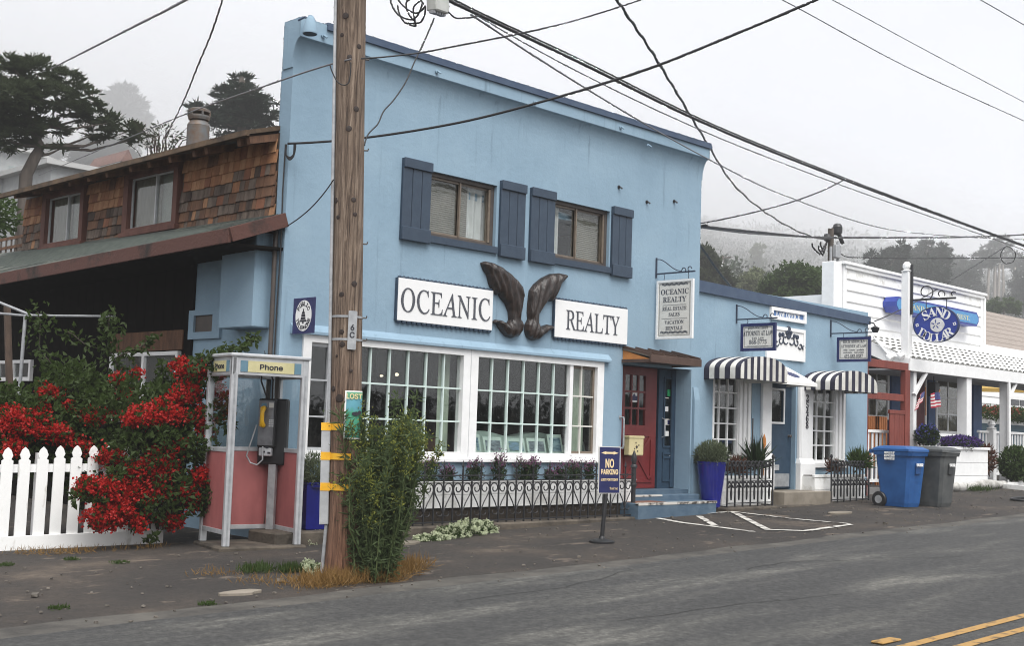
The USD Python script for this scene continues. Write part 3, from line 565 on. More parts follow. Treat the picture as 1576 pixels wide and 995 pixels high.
# steps
st = thing('door_steps', 'two worn blue painted steps with white edges at the red door', 'steps', (14.6, 0, 0))
z1 = P(1040, 774, -.62)[2]; z2 = P(1040, 762, -.22)[2]
xa, xb = P(983, 780, -.62)[0], P(1103, 776, -.62)[0]
mb = MB(); mb.box(xa, xb, -.62, .0, -.1, z1, .012); mb.build('step', M['stepblue'], st)
mb = MB(); mb.box(xa + .0, xb + .003, -.626, -.56, z1 - .03, z1 + .004); mb.build('white_edge', M['parkwhite'], st)
mb = MB(); mb.box(xa + .02, xa + .75, -.545, -.24, z1 + .001, z1 + .006); mb.build('worn_tread', M['stepbrown'], st)
mb = MB(); mb.box(14.46, 16.22, -.22, .0, z1 - .05, z2, .01); mb.box(14.51, 16.24, .0, RY_ + .1, -.1, zb - .01); mb.build('step', M['stepblue'], st)
mb = MB(); mb.box(14.47, 15.25, -.226, -.17, z2 - .02, z2 + .004); mb.build('white_edge', M['parkwhite'], st)
# copper canopy over the door
cy = -.55
a0, a1 = P(992, 548, cy), P(1078, 556, cy); zl = P(1035, 562, cy)[2]
x0, x1, ztop, zf1, zf0 = 14.47, P(1078, 560, cy)[0], P(1000, 541, 0)[2], P(992, 547, cy)[2], P(992, 557, cy)[2]
cn = thing('door_canopy', 'brown copper canopy with raised seams above the red door', 'canopy', (x0, 0, zf0))
mb = MB(); mb.prism([(x0, -.003, ztop), (x0, cy, zf1), (x0, cy, zf1 - .02), (x0, -.003, ztop - .02)], (x1 - x0, 0, 0)); mb.build('canopy_roof', M['copper'], cn)
for k in range(5):
    x = x0 + .02 + (x1 - x0 - .04) * k / 4; mb = MB(); mb.bar((x, -.004, ztop + .022), (x, cy - .005, zf1 + .022), .03, .045); mb.build('seam', M['copperdark'], cn)
mb = MB(); mb.box(x0 - .01, x1 + .01, cy - .02, cy + .015, zf0, zf1 + .02, .004); mb.box(x0 - .012, x0 + .012, cy + .016, -.003, zf0 - .0, zf0 + .05); mb.box(x1 - .012, x1 + .012, cy + .016, -.003, zf0, zf0 + .05); mb.build('fascia', M['copperdark'], cn)
for x in (x0 + .014, x1 - .026):
    mb = MB(); mb.prism([(x, -.004, zf0 + .05), (x, cy + .02, zf0 + .05), (x, -.004, ztop - .022)], (.012, 0, 0)); mb.build('gable_board', M['orangewood'], cn)
mb = MB(); mb.box(x0 + .03, x1 - .03, cy + .02, -.004, zf0 + .02, zf0 + .04); mb.build('soffit', M['bronzedark'], cn)
# bell shaped lamp on the parapet corner
q = P(477, 52, -.30); lampT = thing('bell_lamp', 'pale blue bell shaped lamp hanging at the parapet corner', 'lamp', q)
mb = MB(); mb.lathe([(.085, 0), (.088, .02), (.075, .10), (.055, .17), (.03, .215), (.005, .225)], q, 18); mb.build('hood', M['blue'], lampT, 40)
mb = MB(); mb.lathe([(.078, .0), (.07, .012)], q + [0, 0, -.006], 18); mb.build('mouth', M['black'], lampT)
mb = MB(); mb.tube([q + [0, .02, .19], q + [-.05, .06, .2], q + [-.10, .11, .16]], .014, 6); mb.build('arm', M['cap'], lampT)

# ---------------------------------------------------------------- plants in general
def ellipsoid(rng, c, r, n, inner=0.35):
    d = rng.normal(size=(n, 3)); d /= np.linalg.norm(d, axis=1, keepdims=True)
    return np.asarray(c) + d * (rng.uniform(inner ** 3, 1, n) ** (1 / 3))[:, None] * np.asarray(r), d
def upright(rng, n, tilt=0.5):
    a = rng.uniform(0, 2 * PI, n); t = np.abs(rng.normal(0, tilt, n)); return np.stack([np.cos(a) * np.sin(t), np.sin(a) * np.sin(t), np.cos(t)], 1)
L_ = dict(
    boug=leafmat('creeper_leaf', (0.04, 0.065, 0.014), (0.15, 0.185, 0.038), (0.38, 0.36, 0.09), 0.4),
    bract=leafmat('red_bract', (0.36, 0.012, 0.008), (0.70, 0.045, 0.016), (0.82, 0.19, 0.035), 0.3, 0.5),
    goldr=leafmat('grey_green_blade', (0.085, 0.12, 0.048), (0.18, 0.235, 0.095), (0.29, 0.34, 0.14), .45),
    goldt=leafmat('yellow_green_tip', (0.22, 0.24, 0.045), (0.36, 0.37, 0.08), (0.50, 0.48, 0.14), .35),
    straw=leafmat('dry_straw', (0.20, 0.115, 0.035), (0.36, 0.23, 0.08), (0.50, 0.36, 0.15)),
    grass=leafmat('short_grass', (0.035, 0.06, 0.012), (0.08, 0.115, 0.025), (0.14, 0.16, 0.04)),
    whitefl=leafmat('white_petal', (0.52, 0.56, 0.38), (0.72, 0.74, 0.60), (0.82, 0.82, 0.72), 0.2),
    purplefl=leafmat('mauve_petal', (0.16, 0.06, 0.13), (0.30, 0.13, 0.25), (0.40, 0.22, 0.34), 0.2),
    violetfl=leafmat('violet_petal', (0.07, 0.035, 0.16), (0.14, 0.06, 0.26), (0.22, 0.12, 0.36), 0.2),
    orangefl=leafmat('orange_red_petal', (0.20, 0.05, 0.03), (0.30, 0.08, 0.035), (0.36, 0.14, 0.06), 0.2),
    darkleaf=leafmat('dark_leaf', (0.018, 0.035, 0.012), (0.035, 0.065, 0.02), (0.06, 0.10, 0.035)),
    greyleaf=leafmat('grey_leaf', (0.09, 0.11, 0.06), (0.16, 0.18, 0.10), (0.27, 0.28, 0.17)),
    rustleaf=leafmat('rust_leaf', (0.09, 0.04, 0.025), (0.16, 0.075, 0.045), (0.10, 0.10, 0.05)),
    cypress=leafmat('cypress_spray', (0.04, 0.052, 0.024), (0.12, 0.13, 0.06), (0.25, 0.235, 0.11), 0.45),
    fir=leafmat('fir_spray', (0.014, 0.025, 0.015), (0.034, 0.05, 0.029), (0.065, 0.08, 0.042), 0.25),
    bush=leafmat('bush_leaf', (0.045, 0.075, 0.018), (0.095, 0.14, 0.035), (0.17, 0.21, 0.06), .35),
    palebush=leafmat('pale_bush_leaf', (0.12, 0.14, 0.065), (0.18, 0.195, 0.095), (0.26, 0.26, 0.14)),
)

# ---------------------------------------------------------------- brown shingled house on the left
bh = thing('brown_shingle_house', 'brown house with wooden shingle wall and green porch roof', 'house', (8.25, .2, 0))
WX = 8.25
YR = 0.105; YL = PX(38, 330, WX)[1]
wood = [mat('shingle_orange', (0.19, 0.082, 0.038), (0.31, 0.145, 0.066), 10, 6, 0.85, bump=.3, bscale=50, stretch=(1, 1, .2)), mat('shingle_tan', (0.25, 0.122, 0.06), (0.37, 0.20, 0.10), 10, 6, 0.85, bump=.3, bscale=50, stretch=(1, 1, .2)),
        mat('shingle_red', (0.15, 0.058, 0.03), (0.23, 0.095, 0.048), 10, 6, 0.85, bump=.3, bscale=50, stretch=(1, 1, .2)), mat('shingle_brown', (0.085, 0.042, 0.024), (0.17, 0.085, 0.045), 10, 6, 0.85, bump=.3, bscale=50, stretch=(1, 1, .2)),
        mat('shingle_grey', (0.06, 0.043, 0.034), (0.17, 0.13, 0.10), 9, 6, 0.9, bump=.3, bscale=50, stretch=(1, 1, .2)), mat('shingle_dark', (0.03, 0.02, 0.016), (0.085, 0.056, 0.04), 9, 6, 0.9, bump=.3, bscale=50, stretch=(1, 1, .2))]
trim = mat('redbrown_trim', (0.075, 0.027, 0.019), (0.13, 0.052, 0.037), 5, 6, 0.75, bump=.2, bscale=30, stretch=(1, 1, .3))
fasciam = mat('peeling_red_fascia', (0.022, 0.014, 0.011), (0.085, 0.034, 0.025), 2.6, 8, 0.8, bump=.3, bscale=30, lo=0.36, hi=0.50)
shadewood = mat('porch_shade_boards', (0.003, 0.0025, 0.0022), (0.007, 0.0055, 0.0045), 6, 5, 0.95, stretch=(1, 4, .3), spec=.1)  # near-black board colour stands in for the deep shade of the porch
wins = []
for l, r, t, b in (((192, 275), None, 262, 352), ((66, 130), None, 297, 384)):
    ya, yb = PX(l[0], 310 if l[0] > 100 else 340, WX - .04)[1], PX(l[1], 300 if l[0] > 100 else 330, WX - .04)[1]
    zt = 4.60; zb_ = 3.83
    wins.append((min(ya, yb), max(ya, yb), zb_, zt))
shp = sbox(-YL, 3.4, -.202, 4.72).difference(union_all([sbox(-q + .12, r + .02, -p - .10, s - .03) for p, q, r, s in wins])); mb = MB(); PL((WX, 0, 0), (0, -1, 0)).ext(mb, shp, -.2, -.012); mb.build('sheathing', M['bronzedark'], bh)
rng = np.random.default_rng(11)
row_h = .131; z0 = 3.70
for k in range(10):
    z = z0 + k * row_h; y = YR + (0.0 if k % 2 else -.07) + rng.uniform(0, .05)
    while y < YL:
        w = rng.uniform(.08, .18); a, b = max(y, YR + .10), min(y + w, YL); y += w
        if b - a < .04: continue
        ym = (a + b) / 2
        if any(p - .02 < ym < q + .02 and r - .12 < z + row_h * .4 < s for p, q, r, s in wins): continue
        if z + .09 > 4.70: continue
        lit = k in (5, 6, 7) or (k == 4 and ym > 1.2)  # cleaner orange and tan rows, the wood's own colour
        p_ = [.40, .40, .10, .10, .0, .0] if lit else ([.12, .04, .20, .46, .08, .1] if k >= 8 else [.02, .05, .03, .34, .40, .16])  # highest rows weighted darker: eave shade put into the wood choice
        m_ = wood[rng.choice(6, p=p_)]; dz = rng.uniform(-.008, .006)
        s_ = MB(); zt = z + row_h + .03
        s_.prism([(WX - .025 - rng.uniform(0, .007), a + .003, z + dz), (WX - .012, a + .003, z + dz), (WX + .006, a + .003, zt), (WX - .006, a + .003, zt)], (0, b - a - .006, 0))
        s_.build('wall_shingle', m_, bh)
for k, (ya, yb, zb_, zt) in enumerate(wins):
    X_ = PL((WX, 0, 0), (0, -1, 0))
    fr = sbox(-yb, zb_ - .04, -ya, zt + .06).difference(sbox(-yb + .13, zb_ + .03, -ya - .11, zt - .035)); mb = MB(); X_.ext(mb, fr, -.08, .07); w = mb.build('window', trim, bh)
    mb = MB(); X_.box(mb, -yb - .02, -ya + .02, zb_ - .085, zb_ - .02, -.05, .10, .006); mb.build('sill', trim, w)
    i0, i1, j0, j1 = -yb + .13, -ya - .11, zb_ + .03, zt - .035; im = (i0 + i1) / 2 + .05
    for a, b, d in ((i0, im + .012, 0), (im - .012, i1, .014)):
        mb = MB(); X_.ext(mb, sbox(a, j0, b, j1).difference(sbox(a + .022, j0 + .022, b - .022, j1 - .022)), -.02 - d, .006 - d); mb.build('sash', M['alu'], w)
        mb = MB(); X_.box(mb, a + .02, b - .02, j0 + .02, j1 - .02, -.008 - d, -.004 - d); mb.build('pane', M['glass'], w)
    yy = np.linspace(i0 - .02, im + .04, 30); A, B = np.meshgrid(yy, [j0 - .02, j1 + .02], indexing='ij'); mb = MB(); mb.grid(0 * A + WX + .07 + .012 * np.sin(yy * 60)[:, None], -A, B); mb.build('curtain', M['blind'], w, True)
    mb = MB(); mb.box(WX + .09, WX + .10, -i1 - .05, -i0 + .05, j0 - .05, j1 + .05); mb.build('blind', mat('grey_blind', (0.22, 0.23, 0.2), (0.27, 0.28, 0.25), 3, 3, 0.8), w)
# upper roof with rafter tails
EX_ = 7.82
eR, eL = PX(437, 186, EX_), PX(2, 294, EX_)
def eave_z(y): return eR[2] + (eL[2] - eR[2]) * (y - eR[1]) / (eL[1] - eR[1])
yl = eL[1] + .1; slope = math.tan(math.radians(17))
mossroof = mat('mossy_roofing', (0.05, 0.035, 0.025), (0.13, 0.085, 0.05), 4, 7, 0.95, bump=.5, bscale=30)
mb = MB(); z0_, z1_ = eave_z(.21), eave_z(yl)
for dy0, dy1 in ((.21, yl),):
    mb.prism([(EX_, dy0, eave_z(dy0)), (EX_ - .01, dy0, eave_z(dy0) - .055), (11.2, dy0, eave_z(dy0) + 3.4 * slope - .055), (11.2, dy0, eave_z(dy0) + 3.4 * slope)], (0, dy1 - dy0, 0))
roof = mb.build('roof', mossroof, bh)
mb = MB(); mb.box(EX_ - .03, EX_ + .02, .205, yl, z0_ - .07, z0_ - .004); mb.build('gutter_board', mossroof, roof)
for px in (418, 366, 316, 297, 261, 229, 201, 165, 137, 108, 80, 54, 26):
    y = PX(px, 250, EX_ + .05)[1]
    if y < .25: y = .27
    mb = MB(); mb.bar((EX_ + .05, y, eave_z(y) - .11), (WX + .05, y, eave_z(y) - .11 + .4 * slope), .07, .085); mb.build('rafter_tail', wood[3], bh)
# porch roof with rows of asphalt shingles
EP = 7.53
def pz(x, y): t = (WX - x) / (WX - EP); return (3.73 + .016 * y) * (1 - t) + (3.455 - .02 * y) * t
greenroof = [mat('green_shingle', (0.052, 0.058, 0.052), (0.085, 0.092, 0.082), 12, 6, 0.95, bump=.3, bscale=80), mat('green_shingle_dark', (0.032, 0.042, 0.036), (0.06, 0.072, 0.06), 12, 6, 0.95, bump=.3, bscale=80), mat('green_shingle_grey', (0.07, 0.078, 0.066), (0.11, 0.12, 0.10), 12, 6, 0.95, bump=.3, bscale=80)]
mb = MB(); ye = 8.2
mb.prism([(WX, 0.0, pz(WX, 0) - .012), (EP, 0.0, pz(EP, 0) - .012), (EP, 0.0, pz(EP, 0) - .05), (WX, 0.0, pz(WX, 0) - .05)], (0, ye, 0))
V = np.vstack(mb.v); sel = V[:, 1] > 1; V[sel, 2] += np.where(np.abs(V[sel, 0] - EP) < .01, -.02 * ye, .016 * ye); mb.v = [V]
pr = mb.build('porch_roof', greenroof[1], bh)
rng = np.random.default_rng(5)
for k in range(7):
    x1 = EP - .015 + k * (WX - EP) / 7; x0 = x1 + (WX - EP) / 7 + .02; y = -.03 - (.15 if k % 2 else 0)
    while y < ye:
        a, b = max(y, -.03), min(y + .30, ye); y += .30
        if b - a < .05: continue
        za, zb_ = [pz(x, a) for x in (x1, x0)], [pz(x, b) for x in (x1, x0)]
        V = np.array([(x1, a, za[0] + .012), (x0, a, za[1] - .002), (x0, b - .006, zb_[1] - .002), (x1, b - .006, zb_[0] + .012), (x1, a, za[0] - .006), (x1, b - .006, zb_[0] - .006)])
        s_ = MB(); s_.add(V, np.array([[0, 1, 2], [0, 2, 3], [4, 0, 3], [4, 3, 5]])); s_.build('roof_shingle', greenroof[rng.choice(3, p=[.5, .25, .25])], pr)
mb = MB()
for y0_, y1_ in ((-.02, 2.7), (2.702, 5.4), (5.402, ye)):
    mb = MB(); mb.bar((EP - .02, y0_, pz(EP, y0_) - .09), (EP - .02, y1_, pz(EP, y1_) - .09), .035, .17, b=.004); mb.build('fascia_board', fasciam, pr)
mb = MB(); mb.bar((EP - .02, -.035, pz(EP, 0) - .085), (WX + .0, -.035, pz(WX, 0) - .085), .035, .165, b=.004); mb.build('rake_board', fasciam, pr)
mb = MB(); mb.prism([(EP, .02, 3.26), (WX + .2, .02, 3.30), (WX + .2, .02, 3.33), (EP, .02, 3.29)], (0, ye - .1, -.12)); mb.build('porch_ceiling', shadewood, bh)
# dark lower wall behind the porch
mb = MB(); mb.box(WX + .17, WX + .22, 1.9, 8.6, -.4, 3.5); mb.build('wall', shadewood, bh)
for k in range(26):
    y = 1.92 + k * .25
    mb = MB(); mb.box(WX + .150, WX + .172, y + .004, y + .246, -.3, 3.35); mb.build('wall_board', shadewood, bh)
mb = MB(); mb.box(WX - .02, WX + .16, 1.905, 2.02, -.3, 3.3); mb.build('corner_post', shadewood, bh)
XW = WX + .145; X_ = PL((XW, 0, 0), (0, -1, 0))
def porch_window(pa, pb, zh, name):
    ya, yb = PX(*pa, XW)[1], PX(*pb, XW)[1]; zt = PX(*pa, XW)[2]; ym = PX((pa[0] + pb[0]) / 2 - 2, pa[1], XW)[1]
    fr = sbox(-ya, zt - zh, -yb, zt).difference(union_all([sbox(-ya + .06, zt - zh + .06, -ym - .02, zt - .05), sbox(-ym + .04, zt - zh + .06, -yb - .06, zt - .05)]))
    mb = MB(); X_.ext(mb, fr, -.01, .05); w = mb.build(name, M['white'], bh)
    for a, b in ((-ya + .06, -ym - .02), (-ym + .04, -yb - .06)): mb = MB(); X_.box(mb, a, b, zt - zh + .06, zt - .05, .012, .018); mb.build('pane', M['glass'], w)
    mb = MB(); X_.box(mb, -ya + .03, -yb - .03, zt - zh + .03, zt - .03, .002, .004); mb.build('dark_inside', M['black'], w)
    return ya, yb, zt
ya, yb, zt = porch_window((174, 545), (279, 536), .95, 'porch_window')
mb = MB(); mb.box(XW - .02, XW - .002, yb - .05, ya + .1, zt + .02, zt + .28); mb.build('window_header', wood[3], bh)
porch_window((0, 556), (52, 551), .33, 'porch_window')
# chimney pipe
CX_ = 9.5; q = PX(304, 222, CX_); zc = lambda py: PX(304, py, CX_)[2]
ch = thing('chimney_pipe', 'rusty metal chimney pipe with slotted cap on the brown roof', 'chimney', q)
rust = mat('rusty_galvanised', (0.13, 0.14, 0.145), (0.13, 0.075, 0.04), 5, 6, 0.6, metallic=.3)
px_m = FPX / ((q - EYE) @ _f); R_ = 17.0 / px_m
mb = MB(); mb.lathe([(R_, zc(240)), (R_, zc(196)), (R_ * 1.02, zc(195)), (R_ * .8, zc(188)), (R_ * .62, zc(186)), (R_ * .62, zc(178))], (q[0], q[1], 0), 24); mb.build('pipe', rust, ch, 40)
mb = MB(); mb.lathe([(R_ * .9, zc(186)), (R_ * .98, zc(182)), (R_ * .98, zc(179.5))], (q[0], q[1], 0), 24); mb.build('cap_ring', rust, ch)
mb = MB(); mb.lathe([(R_ * 1.0, zc(174.5)), (R_ * 1.0, zc(171)), (R_ * .7, zc(168.5)), (.01, zc(168))], (q[0], q[1], 0), 24); mb.build('cap_top', rust, ch)
for k in range(6):
    a = k * PI / 3 + .3; mb = MB(); mb.box(q[0] + R_ * .95 * math.cos(a) - .012, q[0] + R_ * .95 * math.cos(a) + .012, q[1] + R_ * .95 * math.sin(a) - .012, q[1] + R_ * .95 * math.sin(a) + .012, zc(180), zc(173)); mb.build('cap_strut', rust, ch)
# conduit and cables down the corner
mb = MB(); A = PX(424, 372, 8.02); mb.tube([(8.22, .12, 3.62), (8.20, .10, 3.3), (8.20, .09, 2.4), (8.19, .08, 1.2), (8.2, .06, .1)], .028, 8); tag(mb.build('conduit_pipe', M['bronzedark'], None, True), 'dark conduit pipe running down the blue corner behind the booth', 'pipe')
mb = MB(); mb.tube([(8.235, .04, 4.55), (8.235, .05, 4.0), (8.225, .02, 3.4), (8.235, .05, 2.6), (8.22, .03, 2.0), (8.23, .05, 1.1)], .009, 6); tag(mb.build('wall_cable', M['rubber'], None, True), 'thin black cable stapled down the blue corner under the wire loops', 'cable')

# ---------------------------------------------------------------- garden things on the left
fr = thing('awning_frame', 'grey pipe frame standing in the garden at left', 'frame', PX(27, 600, 6.6))
XF = 6.6; c = PX(49, 486, XF)
for a, b, r in (((49, 486), (-60, 442), .017), ((49, 487), (-60, 478), .017), ((39, 487), (27, 640), .022)):
    mb = MB(); mb.tube([PX(*a, XF), PX(*b, XF)], r, 10); mb.build('pipe', M['galv'], fr, True)
mb = MB(); mb.tube([PX(49, 486, XF), PX(49, 486, XF) + [1.2, .2, .1]], .017, 10); mb.build('pipe', M['galv'], fr, True)
mb = MB(); mb.bar(PX(15, 610, 7.4), PX(11, 470, 7.4), .09, .04); tag(mb.build('wooden_stake', wood[5], None), 'dark reddish wooden stake beside the grey pipe frame', 'stake')
lt = thing('lattice_fence', 'dark wooden lattice panel under the eave end at far left', 'fence', PX(10, 400, 8.3))
XL = 8.4; p0, p1 = PX(-40, 398, XL), PX(36, 348, XL)
for k in range(12):
    y = p1[1] + k * .2; mb = MB(); mb.box(XL, XL + .012, y, y + .05, 3.2, 4.15); mb.build('slat', wood[4], lt)
for k in range(7):
    z = 3.2 + k * .15; mb = MB(); mb.box(XL - .014, XL - .001, p1[1] - .03, p1[1] + 2.4, z, z + .05); mb.build('slat', wood[3], lt)

# ---------------------------------------------------------------- phone booth
A0 = -0.19; U_ = np.array([math.cos(A0), math.sin(A0), 0]); V_ = np.array([-math.sin(A0), math.cos(A0), 0])
Bc = np.array([7.32, -.51, 0]); SZ = .90; DS = .82; z0 = -.06
def bp(a, b, z): return Bc + U_ * a + V_ * b * DS + np.array([0, 0, z])
bt = thing('phone_booth', 'open aluminium phone booth with faded pink lower panels', 'phone booth', bp(SZ / 2, SZ / 2, z0))
RB = np.stack([U_, V_, [0, 0, 1.0]], 1)
def bbox(mb, a0, a1, b0, b1, z_0, z_1, b=0.0): return mb.obox(bp((a0 + a1) / 2, (b0 + b1) / 2, (z_0 + z_1) / 2), [(a1 - a0) / 2, (b1 - b0) / 2 * DS, (z_1 - z_0) / 2], RB, b)
zT = P(365, 545, Bc[1])[2]; zP = P(362, 692, Bc[1])[2]; zH = P(365, 577, Bc[1])[2]; zS = P(365, 553, Bc[1])[2]
ps = .075
for a, b in ((0, 0), (SZ - ps, 0), (0, SZ - ps), (SZ - ps, SZ - ps)):
    mb = MB(); bbox(mb, a, a + ps, b, b + ps, z0, zT - .03, .008); p_ = mb.build('post', M['alu'], bt)
    mb = MB()
    if b == 0: bbox(mb, a + .028, a + .046, -.006, .001, z0 + .02, zT - .2); mb.build('post_groove', M['galv'], p_)
zb_ = z0 + .17
def side(fa, name_low='panel'):
    mb = MB(); fa(mb, ps * .7, SZ - ps * .7, .02, .045, zb_, zP - .03); mb.build('panel', M['pink'], bt)
    for za, zc_, nm in ((zb_ - .045, zb_ + .005, 'rail'), (zP - .035, zP + .012, 'rail'), (zH - .01, zH + .03, 'rail')):
        mb = MB(); fa(mb, ps * .7, SZ - ps * .7, .012, .056, za, zc_, .003); mb.build(nm, M['alu'], bt)
    mb = MB(); fa(mb, ps * .8, SZ - ps * .8, .03, .036, zP, zH); mb.build('glass_panel', M['boothglass'], bt)
side(lambda mb, s0, s1, d0, d1, za, zc_, b=0.0: bbox(mb, d0, d1, s0, s1, za, zc_, b))
side(lambda mb, s0, s1, d0, d1, za, zc_, b=0.0: bbox(mb, SZ - d1, SZ - d0, s0, s1, za, zc_, b))
side(lambda mb, s0, s1, d0, d1, za, zc_, b=0.0: bbox(mb, s0, s1, SZ - d1, SZ - d0, za, zc_, b))
mb = MB(); bbox(mb, -.02, SZ + .02, -.02, SZ + .02, zT - .03, zT + .012, .012); mb.build('roof', M['alu'], bt)
boothblue, boothyel = mat('header_blue', (0.10, 0.20, 0.26), (0.13, 0.23, 0.29), 9), mat('header_yellow', (0.50, 0.46, 0.24), (0.57, 0.52, 0.29), 7)
def header(pl, w, txt, hid=False):
    mb = MB(); pl.box(mb, .0, w, zH, zT - .025, -.05, -.006, .004); h = mb.build('header', M['alu'], bt)
    for a, b, m, n in ((ps + .02, ps + .10, boothblue, 'blue_end'), (ps + .104, w - ps - .104, boothyel, 'sign_panel'), (w - ps - .10, w - ps - .02, boothblue, 'blue_end')):
        mb = MB(); pl.box(mb, a, b, zH + .035, zS - .012, -.005, .001); mb.build(n, m, h)
    t = text(txt, .052, 'heavy', .27); mb = MB(); pl.ext(mb, centred(t, w / 2, (zH + zS) / 2 - .014), .0015, .004); mb.build('lettering', M['ink'], h)
header(PL(bp(0, 0, 0), U_), SZ, 'Phone'); header(PL(bp(0, SZ, 0), -V_), SZ * DS, 'Phone')
# slab under it
mb = MB(); bbox(mb, -.05, SZ + .06, -.05, SZ + .05, -.3, z0 + .002, .02); tag(mb.build('concrete_pad', M['concrete'], None), 'dirty concrete pad under the phone booth', 'concrete pad', kind='structure')
# payphone at the far corner
DN = -(U_ + V_) / math.sqrt(2); DU = np.cross([0, 0, 1.0], DN); pc = bp(SZ - .13, SZ - .13, 0)
pp = thing('payphone', 'black payphone with yellow handset mounted inside the booth', 'payphone', pc)
PP = PL(pc + DN * .10, DU)
zA, zB = P(400, 614, pc[1])[2], P(400, 716, pc[1])[2]
zM = P(400, 690, pc[1])[2]
mb = MB(); PP.box(mb, -.14, .20, zB, zA + .005, -.12, -.02, .02); mb.build('backboard', M['black'], pp)
mb = MB(); PP.box(mb, -.115, .085, zM + .01, zA, -.019, .06, .012); ph = mb.build('phone_body', M['black'], pp)
mb = MB(); PP.box(mb, -.105, .075, zM + .03, zA - .02, .061, .078, .004); mb.build('steel_face', mat('dark_steel', (0.10, 0.10, 0.105), (0.2, 0.2, 0.21), 6, 4, 0.4, metallic=.5), ph)
mb = MB(); PP.box(mb, -.07, -.01, zA - .09, zA - .05, .079, .083); mb.build('instruction_card', boothblue, ph)
mb = MB(); PP.box(mb, .02, .075, zA - .10, zA - .045, .079, .083); mb.build('instruction_card', M['cream'], ph)
for i in range(3):
    for j in range(4): mb = MB(); PP.box(mb, .028 + i * .02, .042 + i * .02, zA - .25 - j * .022, zA - .235 - j * .022, .079, .086); mb.build('key', M['alu'], ph)
hx = -.035
mb = MB(); mb.tube([PP.at(hx, zA - .105, .085), PP.at(hx, zA - .115, .125), PP.at(hx, zA - .16, .14), PP.at(hx, zA - .25, .14), PP.at(hx, zA - .295, .125), PP.at(hx, zA - .305, .085)], [.026, .033, .024, .024, .034, .028], 12); mb.build('handset', M['yellow'], pp, True)
mb = MB(); PP.box(mb, -.085, .06, zB + .10, zM + .004, -.0, .075, .01); cb = mb.build('coin_box', M['alu'], pp)
for a, b in ((-.04, .04), (.0, .09), (.025, .03)): mb = MB(); PP.box(mb, a, a + .035, zB + .1 + b, zB + .12 + b, .076, .08); mb.build('coin_slot', M['ink'], cb)
mb = MB(); mb.tube([PP.at(-.12, zA - .30, .08), PP.at(-.19, zM - .02, .11), PP.at(-.21, zB + .1, .11), PP.at(-.16, zB + .02, .11), PP.at(-.08, zB + .0, .1), PP.at(-.02, zB + .06, .1), PP.at(-.03, zM + .02, .09)], .009, 8); mb.build('cord', M['galv'], pp, True)
mb = MB(); mb.tube([PP.at(-.05, zA, -.03), PP.at(-.13, zA + .2, -.02), PP.at(-.1, zA + .55, .0), PP.at(.0, zH - .02, -.05)], .010, 8); mb.build('cable', M['rubber'], pp, True)
mb = MB(); PP.box(mb, .0, .09, z0 + .12, zB + .02, -.10, -.03, .004); mb.build('mount_pole', M['galv'], pp)
mb = MB(); PP.box(mb, .02, .07, zA + .005, zH + .02, -.11, -.06, .004); mb.build('mount_pole', M['bronzedark'], pp)
# sign over the booth: PUBLIC TELEPHONE round a bell
XT = 8.24; q0, q1 = PX(452, 460, XT), PX(483, 513, XT); pt = PL((XT, q0[1], 0), (0, -1, 0)); w = q0[1] - q1[1]; zt, zb2 = q0[2], q1[2]; hc = (zt + zb2) / 2
sg = thing('telephone_sign', 'small navy flange sign with a bell in a white oval', 'sign', (XT, q0[1], hc))
mb = MB(); pt.box(mb, 0, w, zb2, zt, -.012, .0, .003); mb.build('plate', M['navysign'], sg)
oval = affinity.scale(Point(0, 0).buffer(1, 24), w * .36, (zt - zb2) * .43); mb = MB(); pt.ext(mb, affinity.translate(oval, w * .5, hc), .001, .004); mb.build('oval', M['boardwhite'], sg)
oh = (zt - zb2) * .43; ow = w * .36
mb = MB()
def ring_text(pl, mb, s, cx, cy, rx, ry, a0, a1, h, style, d0, d1, flip=False, turn=1.0):
    """Letters set round an oval from angle a0 to a1."""
    for i, c in enumerate(s):
        if c == ' ': continue
        a = a0 + (a1 - a0) * (i + .5) / len(s); t = text(c, h, style); b = t.bounds; t = affinity.translate(t, -(b[0] + b[2]) / 2, -h / 2)
        nx, ny = math.cos(a) / rx, math.sin(a) / ry; rot = (math.degrees(math.atan2(ny, nx)) - 90 + (180 if flip else 0) + 180) % 360 - 180; rot *= turn
        pl.ext(mb, affinity.translate(affinity.rotate(t, rot, origin=(0, 0)), cx + rx * math.cos(a), cy + ry * math.sin(a)), d0, d1)
ring_text(pt, mb, 'PUBLIC', w * .5, hc, ow * .76, oh * .78, math.radians(155), math.radians(25), .045, 'heavy', .0045, .007)
ring_text(pt, mb, 'TELEPHONE', w * .5, hc, ow * .78, oh * .80, math.radians(192), math.radians(348), .043, 'heavy', .0045, .007, True)
mb.build('lettering', M['ink'], sg)
bell = Polygon([(-.5, 0), (-.46, .1), (-.30, .22), (-.24, .55), (-.14, .78), (0, .84), (.14, .78), (.24, .55), (.30, .22), (.46, .1), (.5, 0)]).union(sbox(-.05, .8, .05, 1.0)).union(Point(0, -.06).buffer(.1)).difference(union_all([sbox(-.6, .14, .6, .18), sbox(-.6, .36, .6, .40), sbox(-.6, .58, .6, .61)]))
mb = MB(); pt.ext(mb, affinity.translate(affinity.scale(bell, w * .34, (zt - zb2) * .36, origin=(0, 0)), w * .5, hc - (zt - zb2) * .17), .0045, .007); mb.build('bell_emblem', M['ink'], sg)

